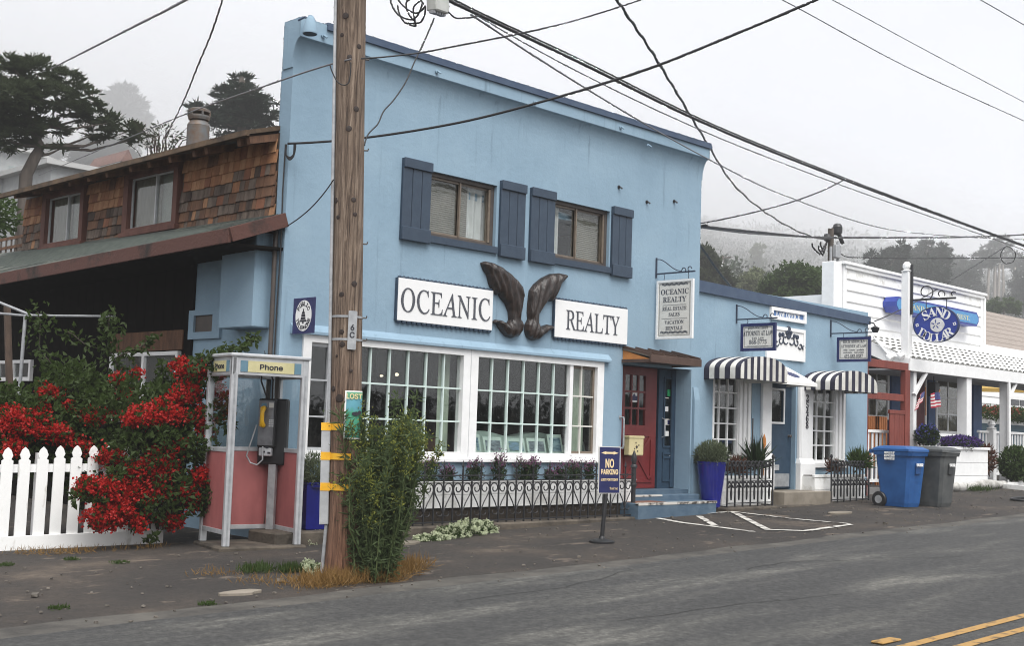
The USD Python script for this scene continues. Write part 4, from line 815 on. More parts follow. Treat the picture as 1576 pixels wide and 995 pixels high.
# ---------------------------------------------------------------- picket fence
f0, f1 = np.array([5.52, .80]), np.array([7.22, .53]); fd = (f1 - f0) / np.linalg.norm(f1 - f0); fn = np.array([fd[1], -fd[0]])
fe = thing('picket_fence', 'white painted picket fence with pointed tops at the left', 'fence', (f0[0], f0[1], -.13))
RF = np.stack([[fd[0], fd[1], 0], [-fd[1], fd[0], 0], [0, 0, 1.0]], 1)
def fp(s, d, z): return np.array([f0[0] + fd[0] * s + fn[0] * d, f0[1] + fd[1] * s + fn[1] * d, z])
L0 = -1.7; L1 = np.linalg.norm(f1 - f0)
gzf = lambda s: float(gz(f0[0] + fd[0] * s, f0[1] + fd[1] * s))
rng = np.random.default_rng(3)
n_ = 19
for k in range(n_):
    s = L0 + .07 + k * .179 + rng.uniform(-.006, .006)
    if s > L1 + .12: break
    g = gzf(s); top = g + 1.075 + rng.uniform(-.012, .012); lean = rng.uniform(-.012, .012); w = .058
    prof = [(-w, g + .12), (w, g + .12), (w, top - .14), (w * .62, top - .125), (w * .9, top - .085), (w * .55, top - .03), (0, top), (-w * .55, top - .03), (-w * .9, top - .085), (-w * .62, top - .125), (-w, top - .14)]
    if s > 1.62: prof = [(-w, g + .05), (w, g + .05), (w, g + .35), (-w, g + .35)] if k % 2 else prof
    mb = MB(); mb.prism([fp(s + a + lean * (z - g), .022, z) for a, z in prof], RF @ np.array([0, .02, 0])); mb.build('picket', M['fencewhite'], fe)
for za, zb2 in ((.80, .885),):
    mb = MB(); mb.bar(fp(L0, -.022, gzf(L0) + (za + zb2) / 2), fp(L1, -.022, gzf(L1) + (za + zb2) / 2), .035, zb2 - za); mb.build('rail', M['white'], fe)
for a, b in ((L0, -.2), (-.197, L1 - .03)):
    mb = MB(); mb.bar(fp(a, .036, gzf(a) + .06), fp(b, .036, gzf(b) + .065), .024, .17, b=.004); mb.build('base_board', M['fencewhite'], fe)
for s in (L0 + .1, .35, L1 - .1): mb = MB(); mb.obox(fp(s, -.09, gzf(s) + .45), [.045, .045, .55], RF); mb.build('post', M['white'], fe)

# ---------------------------------------------------------------- red creeper spilling over the fence
rng = np.random.default_rng(21)
bg = thing('red_flowering_creeper', 'big creeper covered in red flowers spilling over the picket fence', 'shrub', (7.0, .9, -.1))
leafM, redM, ltM = MB(), MB(), MB()
def blob(px, py, rx, ry, Y, nl, nr, depth=None):
    c = P(px, py, Y); k = ((c - EYE) @ _f) / FPX; rx, ry = rx * k, ry * k; r = np.array([rx, depth or min(rx, ry) * .8 + .08, ry])
    if nl:
        p, d = ellipsoid(rng, c, r, nl, .25); dd = d * .6 + rng.normal(0, .55, p.shape) + [0, -.15, .15]; leafM.leaves(p, dd, .075, .052, rng)
    if nr:
        m_ = max(4, nr // 26); cc, d0 = ellipsoid(rng, c, r, m_, .5)
        cc = cc[(d0[:, 1] < .55)] if (d0[:, 1] < .55).any() else cc; m_ = len(cc)
        p = cc[rng.integers(0, m_, nr)] + rng.normal(0, .032, (nr, 3)); dd = rng.normal(0, 1, p.shape) + [0, -.5, .2]; redM.leaves(p, dd, .034, .03, rng, .15)
# green mass behind the fence
for a in [(30, 630, 60, 36, 1.5), (110, 612, 70, 40, 1.4), (185, 612, 55, 32, 1.25), (262, 612, 38, 30, .9), (60, 660, 80, 50, 1.25), (170, 650, 80, 50, 1.0), (250, 650, 60, 60, .65), (-30, 640, 60, 60, 1.6), (110, 575, 45, 22, 1.6), (240, 700, 75, 55, .35), (250, 765, 60, 40, .25), (300, 600, 32, 50, .62), (90, 700, 90, 40, 1.3), (160, 730, 70, 60, .9)]:
    blob(a[0], a[1], a[2], a[3], a[4], int(a[2] * a[3] * .26), 0, .35)
# red masses: (px, py, rx, ry, Y), each broken into uneven heads
for a in [(200, 755, 70, 24, .22), (232, 716, 62, 26, .25), (262, 690, 34, 20, .28), (172, 788, 38, 20, .22), (240, 648, 50, 18, .35), (262, 620, 26, 14, .5), (292, 766, 22, 18, .15), (303, 732, 14, 20, .15), (262, 803, 18, 10, .2), (160, 806, 20, 10, .22), (212, 806, 12, 14, .2), (135, 752, 22, 16, .25), (300, 575, 24, 22, .55), (288, 614, 24, 18, .5), (314, 655, 12, 28, .35), (275, 560, 14, 10, .7), (330, 600, 8, 16, .4),
          (36, 652, 38, 22, 1.05), (92, 670, 30, 16, .95), (16, 690, 20, 12, 1.0), (76, 606, 20, 10, 1.35), (12, 640, 16, 16, 1.2), (150, 642, 24, 9, 1.0), (196, 606, 22, 7, 1.2), (132, 692, 22, 10, .9), (105, 627, 12, 8, 1.25), (180, 582, 10, 6, 1.3), (210, 575, 8, 5, 1.3), (62, 630, 12, 8, 1.3), (168, 700, 24, 12, .6)]:
    for j in range(3):
        ox, oy = rng.uniform(-.5, .5) * a[2], rng.uniform(-.5, .5) * a[3]; f_ = rng.uniform(.45, .8)
        blob(a[0] + ox, a[1] + oy, a[2] * f_, a[3] * f_, a[4] + rng.uniform(-.07, .07), int(a[2] * a[3] * .06), int(a[2] * a[3] * 1.25), .11)
for a in [(300, 690, 20, 16, .1), (255, 668, 22, 9, .2), (280, 650, 18, 10, .3), (315, 770, 12, 22, .08), (150, 770, 12, 8, .15), (180, 730, 16, 8, .18), (225, 780, 14, 9, .12), (120, 765, 10, 10, .2), (235, 830, 10, 5, .15), (300, 640, 14, 10, .35)]: blob(a[0], a[1], a[2], a[3], a[4], int(a[2] * a[3] * .32) + 12, 0, .08)
def shoot(path, Y, n, spread, parentM=leafM, L=.08):
    q = np.array([P(px, py, Y) for px, py in path]); t = np.sort(rng.uniform(0, len(q) - 1, n)); i = np.minimum(t.astype(int), len(q) - 2); f = (t - i)[:, None]
    p = q[i] * (1 - f) + q[i + 1] * f + rng.normal(0, spread, (n, 3)); parentM.leaves(p, rng.normal(0, .7, p.shape) + [0, -.2, -.35], L, L * .6, rng); stemM.tube(q, .008, 5)
stemM = MB()
shoot([(318, 560), (340, 545), (362, 538), (385, 528), (393, 518)], .05, 150, .04); shoot([(290, 560), (320, 550), (345, 548), (360, 545)], .1, 160, .05); shoot([(200, 590), (170, 545), (166, 510), (170, 482)], 1.5, 230, .07)
shoot([(175, 545), (130, 530), (112, 515), (98, 508)], 1.6, 70, .04); shoot([(180, 550), (215, 535), (228, 527), (238, 520)], 1.3, 60, .03); shoot([(250, 590), (252, 570), (248, 560)], 1.0, 60, .04); shoot([(330, 650), (335, 700), (330, 740), (322, 790)], -.02, 60, .03)
shoot([(60, 545), (62, 500), (58, 480)], 2.6, 100, .09); shoot([(85, 570), (75, 555), (68, 548)], 1.7, 50, .05)
for a in [(330, 640, 14, 22, .15), (345, 620, 10, 14, .1), (350, 650, 10, 16, .1), (335, 575, 10, 10, .1)]: blob(a[0], a[1], a[2], a[3], a[4], 60, 0, .08)
for k in range(14):
    a = rng.uniform(205, 285); q = [P(a, 815, .42), P(a + rng.uniform(-20, 20), 740, .4), P(a + rng.uniform(-30, 30), 660, .55)]; stemM.tube(q, [.012, .009, .005], 6)
stemM.build('stem', M['bark'], bg, kind='stuff'); leafM.build('foliage', L_['boug'], bg, kind='stuff'); redM.build('flowers', L_['bract'], bg, kind='stuff')

# ---------------------------------------------------------------- utility pole
b0 = G(529, 888); tp = P(541, 0, b0[1]); ax = (tp - b0) / np.linalg.norm(tp - b0); kk = FPX / ((b0 - EYE) @ _f)
def pole_at(py, px=None):               # point of the axis at a picture height
    lo, hi = -1.0, 12.0
    for _ in range(40):
        m_ = (lo + hi) / 2; d = b0 + ax * m_ - EYE; y = CY - FPX * (d @ _u) / (d @ _f)
        if y > py: lo = m_
        else: hi = m_
    return b0 + ax * m_, m_
def pole_r(h): return .138 + .012 * max(0, 4.5 - h) / 4.5 + .045 * max(0, 1 - h / .8) ** 2
po = thing('utility_pole', 'weathered brown wooden utility pole leaning slightly in front of the blue shop', 'utility pole', b0)
hh = np.concatenate([np.linspace(-.4, 1, 10), np.linspace(1.2, 9.2, 34)]); rng = np.random.default_rng(4)
n_ = 40; ang = np.linspace(0, 2 * PI, n_, endpoint=False); rows = []
for h in hh:
    r = pole_r(h) * (1 + .018 * (meshkit.fbm(np.stack([np.cos(ang) * 5, np.sin(ang) * 5, 0 * ang + h * .5], -1), 4, 7) - .5) * 2 + (.10 * max(0, 1 - h / .7) * (meshkit.noise(np.stack([np.cos(ang) * 3, np.sin(ang) * 3, 0 * ang], -1), 9) - .4)))
    rows.append(np.stack([b0[0] + ax[0] * h + r * np.cos(ang), b0[1] + ax[1] * h + r * np.sin(ang), np.full(n_, b0[2] + ax[2] * h)], -1))
rows = np.array(rows); G3 = np.concatenate([rows, rows[:, :1]], 1); mb = MB(); mb.grid(G3[..., 0][:, ::-1], G3[..., 1][:, ::-1], G3[..., 2][:, ::-1]); mb.lathe([(.15, 0), (.14, .02), (.01, .03)], b0 + ax * 9.2, 24)
mb.build('trunk', M['pole'], po, 60)
cf = np.array([EYE[0] - b0[0], EYE[1] - b0[1], 0]); cf /= np.linalg.norm(cf); cr = np.cross([0, 0, 1.0], cf)   # towards the eye, and the reader's right
def on_pole(px, py, out=0.0):
    c, h = pole_at(py); k = FPX / ((c - EYE) @ _f); d = c - EYE; x = CX + FPX * (d @ _r) / (d @ _f); s = (px - x) / k; r = pole_r(h) + out; s = max(-r, min(r, s)); return c + cr * s + cf * math.sqrt(max(r * r - s * s, 0)), (cr * s + cf * math.sqrt(max(r * r - s * s, 0))) / r
hole = mat('bolt_hole', (0.012, 0.008, 0.006), (0.03, 0.015, 0.01), 30)
for k, (px, py, sz) in enumerate([(532, 31, 9), (527, 60, 6), (552, 76, 7), (538, 94, 7), (548, 172, 8), (537, 203, 8), (518, 312, 8), (544, 311, 7), (521, 338, 6), (546, 333, 6), (545, 439, 8), (512, 438, 8), (526, 456, 7), (526, 513, 7), (527, 532, 8), (519, 550, 4), (514, 600, 8), (523, 614, 11), (540, 572, 5)]):
    p, nrm = on_pole(px, py, -.004); r = sz * .62 / kk; t1 = np.cross(nrm, [0, 0, 1.0]); t1 /= np.linalg.norm(t1)
    mb = MB(); mb.lathe([(r, 0), (r * .9, .007), (r * .3, .009)], p, 10, R=np.stack([t1, np.cross(nrm, t1), nrm], 1)); mb.build('bolt_hole', hole, po)
def band(py, name, m, h, out, a0=-1.75, a1=1.75):
    c, hgt = pole_at(py); r = pole_r(hgt) + out; aa = np.linspace(a0, a1, 22); v = np.array([[c + r * (cr * math.sin(a) + cf * math.cos(a)) + [0, 0, dz] for dz in (-h / 2, h / 2)] for a in aa]); mb = MB(); mb.grid(v[..., 0], v[..., 1], v[..., 2]); return mb.build(name, m, po, True)
for py in (489, 524): band(py, 'metal_strap', M['galv'], .02, .006, -PI, PI)
for py, nm in ((658, 0), (703, 1), (750, 2)): band(py, 'yellow_band', M['tape'], .06, .007, -1.9, .35)
# wire moulding and guard on the left side
for (pya, pyb, w, d, nm, m_) in ((0, 655, .03, .03, 'wire_moulding', M['galv']), (655, 808, .085, .06, 'cable_guard', M['alu']), (808, 884, .03, .03, 'wire_moulding', M['galv'])):
    ca, ha = pole_at(pya); cb_, hb = pole_at(pyb); o = lambda h: -cr * (pole_r(h) + w * .42) + cf * .04
    mb = MB(); mb.bar(cb_ + o(hb), ca + o(ha if pya else ha), d, w, up=cr, b=.006); g_ = mb.build(nm, m_, po)
    if nm == 'cable_guard':
        for py in (658, 703, 750): c, h = pole_at(py); mb = MB(); mb.obox(c + o(h), [w / 2 + .003, d / 2 + .003, .037], np.stack([cr, -cf, [0, 0, 1]], 1)); mb.build('yellow_tape', M['tape'], g_)
# number tag
p, nrm = on_pole(542, 510, .012); pl = PL(p, np.cross([0, 0, 1.0], nrm)); mb = MB(); pl.ext(mb, sbox(-.03, -.17, .03, .17).buffer(.012), -.003, .003); tg = mb.build('number_tag', M['galv'], po)
mb = MB(); pl.ext(mb, centred(text('6', .05, 'heavy'), 0, .0), .0035, .006); pl.ext(mb, centred(text('C', .05, 'heavy'), 0, -.07), .0035, .006); mb.build('lettering', M['ink'], tg)
for px, py in ((564, 91), (557, 231), (556, 375), (556, 489), (557, 524)):
    c, h = pole_at(py); a = c + cr * (pole_r(h) - .02) + cf * .02; mb = MB(); mb.tube([a, a + cr * .055, a + cr * .06 + [0, 0, .02]], .008, 6); mb.build('step_bolt', M['bronzedark'], po)
# poster pinned on the pole
c, h = pole_at(638); r = pole_r(h) + .012
poster = usdkit.material(stage, '/World/Looks/poster_print', {'g': ('geometry', {}), 's': ('separate_xyz', {}), 'mr': ('map_range', {'from_min': P(540, 676, b0[1])[2], 'from_max': P(540, 602, b0[1])[2]}), 'n': ('noise_texture', {'scale': 22.0, 'detail': 4.0}), 'a': ('math', {'math_type': 'multiply_add', 'value2': 0.22, 'value3': -0.11}), 'ad': ('math', {'math_type': 'add'}),
    'r': ('rgb_ramp', {'ramp': [(0, (0.05, 0.22, 0.16)), (0.30, (0.07, 0.30, 0.20)), (0.55, (0.05, 0.28, 0.16)), (0.62, (0.10, 0.30, 0.36)), (0.82, (0.12, 0.34, 0.42)), (0.86, (0.10, 0.30, 0.18)), (1, (0.14, 0.36, 0.22))]}), 'p': ('principled_bsdf', {'roughness': 0.45})},
    [('g.position', 's.vector'), ('s.z', 'mr.value'), ('g.position', 'n.vector'), ('n.fac', 'a.value1'), ('mr.result', 'ad.value1'), ('a.value', 'ad.value2'), ('ad.value', 'r.fac'), ('r.color', 'p.base_color')], surface='p.BSDF')
ps_ = thing('paper_poster', 'green and teal paper poster pinned to the wooden pole', 'poster', c + cf * r)
aa = np.linspace(-.10, 1.15, 14); za, zb2 = P(540, 676, b0[1] - .1)[2], P(540, 602, b0[1] - .1)[2]
def cyl(aa, z0_, z1_, r): v = np.array([[c[0] + r * (cr * math.sin(a) + cf * math.cos(a))[0], c[1] + r * (cr * math.sin(a) + cf * math.cos(a))[1], z] for a in aa for z in (z0_, z1_)]).reshape(len(aa), 2, 3); mb = MB(); mb.grid(v[..., 0], v[..., 1], v[..., 2]); return mb
cyl(aa, za, zb2, r).build('border', M['boardwhite'], ps_, True); cyl(aa[1:], za + .012, zb2 - .012, r + .002).build('print', poster, ps_, True)
p = c + (cr * math.sin(.45) + cf * math.cos(.45)) * (r + .002); pl = PL([p[0], p[1], 0], np.cross([0, 0, 1.0], cr * math.sin(.45) + cf * math.cos(.45)))
mb = MB(); pl.ext(mb, centred(text('LOST', .045, 'heavy'), -.0, zb2 - .075), .004, .006); mb.build('lettering', M['paleyellow'], ps_)
mb = MB(); pl.ext(mb, affinity.translate(affinity.scale(Point(0, 0).buffer(.03), 1.3, .6).union(Point(.04, .012).buffer(.018)), .02, (za + zb2) / 2 + .01), .004, .006); mb.build('picture', M['ink'], ps_)
# tall yellow-green weed at the pole's foot
rng = np.random.default_rng(8)
wd = thing('tall_leafy_weed', 'tall dark green bushy weed with yellow tips in front of the pole', 'shrub', G(590, 880))
g0 = G(578, 894); st_, lf, tips = MB(), MB(), MB()
for k in range(105):
    b = g0 + cr * rng.normal(0, .075) + cf * rng.normal(0, .08); fan = rng.normal(0, 1); lean_ = (b - g0) @ cr
    h = float(np.clip(rng.normal(1.22, .24), .55, 1.72)) - .12 * abs(fan) * rng.uniform(0, 1); tip = b + cr * (fan * .135 * h + lean_ * 1.1 + .05) + cf * rng.normal(0, .18) + np.array([0, 0, h])
    mid = (b + tip) / 2 + cr * (fan * .03 + rng.normal(0, .03)) + cf * rng.normal(0, .03); st_.tube([b, mid, tip], [.007, .006, .003], 4)
    bez = lambda t: b * ((1 - t) ** 2)[:, None] + mid * (2 * t * (1 - t))[:, None] + tip * (t ** 2)[:, None]
    n = int(120 * h); t = rng.uniform(.04, 1, n); d = rng.normal(0, .75, (n, 3)) + [0, 0, .45]; lf.leaves(bez(t), d, rng.uniform(.06, .12), .017, rng)
    if rng.random() < .8:
        m_ = 80; t = rng.uniform(.80, 1.0, m_) ** .8; (tips if rng.random() < .85 else lf).leaves(bez(t) + rng.normal(0, .034, (m_, 3)), rng.normal(0, 1, (m_, 3)) + [0, 0, .6], .028, .014, rng)
    if rng.random() < .3:
        for q in range(3): u = rng.uniform(.4, .8); p0 = bez(np.array([u]))[0]; st_.tube([p0, p0 + cr * rng.normal(0, .1) + np.array([0, 0, .16])], [.004, .002], 3)
st_.build('stem', M['stemgreen'], wd, kind='stuff'); lf.build('foliage', L_['goldr'], wd, kind='stuff'); tips.build('flower_tips', L_['goldt'], wd, kind='stuff')
# straw and dry grass round the foot
def tuft(name, label, cat, spots, m, L, W, tilt, n, kind=None, base=None):
    mb = MB()
    for (x, y, r) in spots:
        g_ = np.clip(rng.normal(0, 1, (n, 2)), -1.7, 1.7); p = np.column_stack([x + r * g_[:, 0], y + r * .7 * g_[:, 1]]); p = np.column_stack([p, gz(p[:, 0], p[:, 1])]); mb.leaves(p, upright(rng, n, tilt), L, W, rng, .1)
    o = mb.build(name, m); return tag(o, label, cat, kind=kind)
sp = [G(px, py) for px, py in [(540, 893), (560, 897), (585, 893), (610, 887), (520, 900), (575, 885), (600, 895), (622, 880), (500, 903), (635, 876), (480, 900)]]
tuft('dry_grass', 'dry yellow straw grass round the foot of the wooden pole', 'dry grass', [(q[0], q[1], .13) for q in sp], L_['straw'], .15, .006, 1.25, 320, 'stuff')
sp = [G(px, py) for px, py in [(500, 898), (480, 905), (440, 900), (70, 852), (40, 851), (100, 852), (220, 845), (130, 850), (330, 885), (400, 895)]]
tuft('dry_grass', 'thin rusty grass along the fence foot and the left shoulder', 'dry grass', [(q[0], q[1] - .02, .16) for q in sp], L_['straw'], .07, .006, 1.0, 110, 'stuff')
for k, (px, py, r, lb) in enumerate([(395, 882, .10, 'dark green weed tuft on the shoulder below the booth'), (445, 882, .07, 'small weed tuft between the booth and the white flowers'), (91, 938, .05, 'yellowish weed clump near the road edge at left'), (5, 872, .06, 'bright green weed clump under the fence at the left edge'), (110, 863, .04, 'small pale weed clump below the picket fence'), (185, 868, .05, 'flat pale weed patch on the shoulder right of centre of the fence'), (318, 932, .04, 'yellow weed tuft at the road edge below the booth')]):
    q = G(px, py); tuft('weed_tuft', lb, 'weed', [(q[0], q[1], r)], L_['grass'], .10 if k < 2 else .035, .010, .6 if k < 2 else 1.0, 260 if k < 2 else 120)

# ---------------------------------------------------------------- signs on the blue front
def rope_edge(mb, pl, a0, a1, b, r, d):
    n = int((a1 - a0) / (r * 2)); w = (a1 - a0) / n
    for i in range(n): mb.lathe([(r * .55, -.016), (r, -.010), (r, .010), (r * .55, .016)], pl.at(a0 + (i + .5) * w, b, d), 8, R=np.stack([pl.U, pl.V, pl.N], 1))
for k, (x0, x1, z0, z1, tx, h, tw, lb) in enumerate([(9.975, 11.655, 2.615, 3.155, 'OCEANIC', .30, 1.58, 'long white painted board sign left of the carved dark animals'), (12.90, 14.53, 2.625, 3.165, 'REALTY', .285, 1.20, 'long white painted board sign right of the carved dark animals')]):
    sg = thing('board_sign', lb, 'sign', ((x0 + x1) / 2, -.05, (z0 + z1) / 2), 'white board signs on the blue front')
    mb = MB(); F.box(mb, x0, x1, z0, z1, .002, .045, .003); mb.build('board', mat('chipped_white_board', (0.20, 0.19, 0.18), (0.78, 0.78, 0.77), 3.5, 9, 0.6, lo=.27, hi=.34), sg)
    mb = MB(); rope_edge(mb, F, x0, x1, z1, .033, .026); mb.build('rope_edge', M['navy'], sg, kind='stuff')
    mb = MB(); rope_edge(mb, F, x0, x1, z0, .040, .026); mb.build('rope_edge', M['navy'], sg, kind='stuff')
    mb = MB(); F.box(mb, x0 - .016, x0 - .001, z0, z1, .002, .046); mb.build('side_edge', M['navy'], sg)
    t = text(tx, h, 'serif'); b_ = t.bounds; t = affinity.scale(affinity.translate(t, -b_[0], 0), tw / (b_[2] - b_[0]), 1, origin=(0, 0))
    mb = MB(); F.ext(mb, centred(t, (x0 + x1) / 2 + (.0 if k == 0 else .02), (z0 + z1) / 2 - h * .5), .046, .052); mb.build('lettering', M['inkgrey'], sg)
# two carved dark wooden sea animals
def whale(path, label, flip):
    sg = thing('carved_animal', label, 'wood carving', P(path[0][0], path[0][1]), 'carved dark wooden animals')
    pts = np.array([[P(px, py)[0], P(px, py)[2]] for px, py in path]); po_ = Polygon(pts).buffer(.012, join_style=1).buffer(-.012).buffer(0)
    # a relief: thick in the middle, thin at the rim
    x0, y0, x1, y1 = po_.bounds; st_ = .012; gx_, gy_ = np.arange(x0, x1, st_), np.arange(y0, y1, st_)
    import shapely
    dens = po_.segmentize(.013); ex = np.array(dens.exterior.coords)[:-1]
    A, B = np.meshgrid(gx_, gy_); inn = shapely.contains_xy(po_.buffer(-.010), A, B); ip = np.column_stack([A[inn], B[inn]])
    from scipy.spatial import Delaunay
    allp = np.vstack([ex, ip]); tri = Delaunay(allp).simplices; cen = allp[tri].mean(1); tri = tri[shapely.contains_xy(po_, cen[:, 0], cen[:, 1])]
    a2, b2 = allp[tri[:, 1]] - allp[tri[:, 0]], allp[tri[:, 2]] - allp[tri[:, 0]]; tri[(a2[:, 0] * b2[:, 1] - a2[:, 1] * b2[:, 0]) < 0] = tri[(a2[:, 0] * b2[:, 1] - a2[:, 1] * b2[:, 0]) < 0][:, ::-1]
    d = shapely.distance(po_.exterior, shapely.points(allp)); hgt = .03 + .10 * np.sqrt(np.clip(1 - (1 - np.clip(d / .13, 0, 1)) ** 2, 0, 1))
    flow = np.sin(58 * (.93 * allp[:, 0] + (-.36 if flip else .36) * allp[:, 1]) + 7 * meshkit.noise(np.column_stack([allp * 3.5, 0 * d]), 2)) * .011 * np.clip(d / .05, 0, 1); hgt = hgt + flow
    n = len(ex); v = np.column_stack([allp[:, 0], -hgt, allp[:, 1]]); vb = np.column_stack([ex[:, 0], 0 * ex[:, 0] - .003, ex[:, 1]]); k = np.arange(n); k2 = (k + 1) % n
    ccw = Polygon(ex).exterior.is_ccw; side = np.stack([k, k + len(v), k2 + len(v), k2], 1) if ccw else np.stack([k2, k2 + len(v), k + len(v), k], 1)
    mb = MB(); f = np.vstack([tri, side[:, [0, 1, 2]], side[:, [0, 2, 3]]]); mb.add(np.vstack([v, vb]), f); mb.build('body', M['whale'], sg, 40)
    return sg
zx = lambda pts, ox, oy, k=4.925: [(x / k + ox, y / k + oy) for x, y in pts]
whale(zx([(682, 25), (710, 13), (760, 22), (830, 55), (900, 110), (955, 165), (985, 205), (1000, 260), (1000, 298), (990, 290), (982, 380), (965, 455), (975, 455), (990, 490), (985, 540), (960, 580), (910, 595), (865, 580), (830, 540), (800, 490), (762, 475), (790, 455), (830, 460), (880, 485), (895, 455), (890, 395), (870, 340), (830, 290), (812, 255), (800, 268), (770, 240), (745, 190), (728, 120), (700, 75)], 600, 400), 'carved dark wooden sea animal diving, left one of the pair', False)
whale(zx([(1332, 128), (1315, 112), (1270, 103), (1205, 108), (1140, 140), (1085, 185), (1050, 235), (1040, 320), (1035, 400), (1040, 450), (1018, 490), (1014, 540), (1030, 590), (1070, 615), (1115, 608), (1150, 575), (1185, 540), (1232, 525), (1215, 500), (1180, 492), (1125, 510), (1105, 480), (1110, 420), (1140, 365), (1180, 310), (1210, 318), (1240, 280), (1262, 240), (1280, 190), (1305, 160)], 600, 400), 'carved dark wooden sea animal curving right, right one of the pair', True)
# hanging signs on iron brackets
def bracket(sg, X, y0, L, z, hgt, m='ironblue'):
    mb = MB(); mb.box(X - .012, X + .012, y0 - .024, y0 - .001, z - .06, z + hgt, .003); mb.build('wall_bar', M[m], sg)
    mb = MB(); mb.box(X - .010, X + .010, y0 - L, y0 - .02, z - .01, z + .012); mb.build('arm', M[m], sg)
    tt = np.linspace(0, 1, 12); c = np.column_stack([0 * tt + X, y0 - .03 - tt * L * .62, z + .02 + (hgt * .82) * (1 - tt) ** 1.6 * (1 + .5 * np.sin(tt * PI))])
    a = np.linspace(0, 1.6 * PI, 12); r = .05 * (1 - a / 9); c2 = np.column_stack([0 * a + X, y0 - .03 - L * .62 - .05 + r * np.cos(a) , z + .055 - r * np.sin(a) * -1 - .03]); mb = MB(); mb.tube(np.vstack([c, c2[2:]]), .008, 6); mb.build('scroll', M[m], sg, True)
    mb = MB(); a = np.linspace(0, 1.5 * PI, 10); mb.tube(np.column_stack([0 * a + X, y0 - L + .10 - .035 * np.cos(a), z + .045 + .035 * np.sin(a)]), .008, 6); mb.build('scroll', M[m], sg, True)
def hang(label, wp, bl, br, y_wall, arm_z, frame_m, lines, colour='inkgrey', border=True, fw=.035):
    """wp: where the bracket meets the wall; bl, br: the board's top left and bottom right corner in the photograph."""
    X = P(*wp, y_wall)[0]; a, b = PX(*bl, X), PX(*br, X); w, h = a[1] - b[1], a[2] - b[2]; zt = a[2]
    sg = thing('hanging_sign', label, 'sign', (X, a[1], zt)); L = y_wall - b[1] + .02; z = PX(*arm_z, X)[2]
    bracket(sg, X, y_wall, L, z, .26)
    pl = PL((X, a[1], zt), (0, -1, 0))
    mb = MB(); pl.box(mb, fw * .6, w - fw * .6, -h + fw * .6, -fw * .6, -.012, .012); mb.build('board', M['cream'], sg)
    mb = MB(); pl.ext(mb, sbox(0, -h, w, 0).difference(sbox(fw, -h + fw, w - fw, -fw)), -.022, .022); mb.build('frame', M[frame_m], sg)
    for s in (.18, .85):
        mb = MB(); mb.tube([(X, a[1] - w * s, z - .008), (X, a[1] - w * s - .008, (z + zt) / 2), (X, a[1] - w * s, zt - .002)], .006, 6); mb.build('hook', M['ironblue'], sg)
    mb = MB()
    for (t, yy, hh, ww, stl) in lines:
        if t.startswith('~'):
            xx = np.linspace(w * (1 - ww) / 2, w * (1 + ww) / 2, 60)
            for q in range(3): pl.ext(mb, LineString(np.column_stack([xx, -h * yy - q * .012 + .006 * np.sin(xx * 70)])).buffer(.0035), .0125, .015)
        elif t == '-': pl.ext(mb, sbox(w * (1 - ww) / 2, -h * yy - .002, w * (1 + ww) / 2, -h * yy + .002), .0125, .015)
        else: pl.ext(mb, centred(text(t, hh * h, stl, ww * w), w / 2, -h * yy - hh * h), .0125, .015)
    mb.build('lettering', M[colour], sg)
    if border:
        mb = MB(); m_ = fw + .02; pl.ext(mb, sbox(m_, -h + m_, w - m_, -m_).difference(sbox(m_ + .006, -h + m_ + .006, w - m_ - .006, -m_ - .006)), .0125, .0145); mb.build('border_line', M['inkgrey'], sg)
    return sg
hang('tall white framed hanging sign with five lines of dark serif lettering', (1009, 425), (1012, 433), (1066, 521), 0, (1040, 420), 'white',
     [('~', .06, 0, .70, ''), ('OCEANIC', .155, .090, .76, 'bold'), ('REALTY', .285, .090, .64, 'bold'), ('-', .425, 0, .64, ''), ('REAL ESTATE', .455, .062, .66, 'bold'), ('SALES', .555, .060, .30, 'bold'), ('-', .655, 0, .70, ''), ('VACATION', .685, .062, .52, 'bold'), ('RENTALS', .785, .062, .46, 'bold'), ('~', .875, 0, .74, '')], 'inkgrey', True)

# ---------------------------------------------------------------- in front of the shop window
rng = np.random.default_rng(31)
YP = -.30
x0, x1 = 9.15, P(977, 750, YP)[0]; zt, zb2 = P(760, 742, YP)[2], P(760, 781, YP)[2]
pb = thing('long_planter', 'long white wooden planter box under the shop window', 'planter', (x0, YP, zb2))
for k in range(4):
    a, b = x0 + (x1 - x0) * k / 4, x0 + (x1 - x0) * (k + 1) / 4
    for j in range(2):
        za, zc_ = zb2 + (zt - zb2) * j / 2, zb2 + (zt - zb2) * (j + 1) / 2
        mb = MB(); mb.box(a + .002, b - .002, YP, YP + .03, za + .002, zc_ - .002, .004); mb.build('front_board', M['oldwhite'], pb)
mb = MB(); mb.box(x0, x1, YP + .031, -.02, zb2, zt - .03); mb.build('box', M['oldwhite'], pb)
mb = MB(); mb.box(x0 - .01, x1 + .01, YP - .02, YP + .05, zt - .004, zt + .018, .004); mb.build('top_rail', M['oldwhite'], pb)
mb = MB(); mb.box(x0 + .03, x1 - .03, YP + .05, -.03, zt - .03, zt - .012); mb.build('soil', M['soil'], pb)
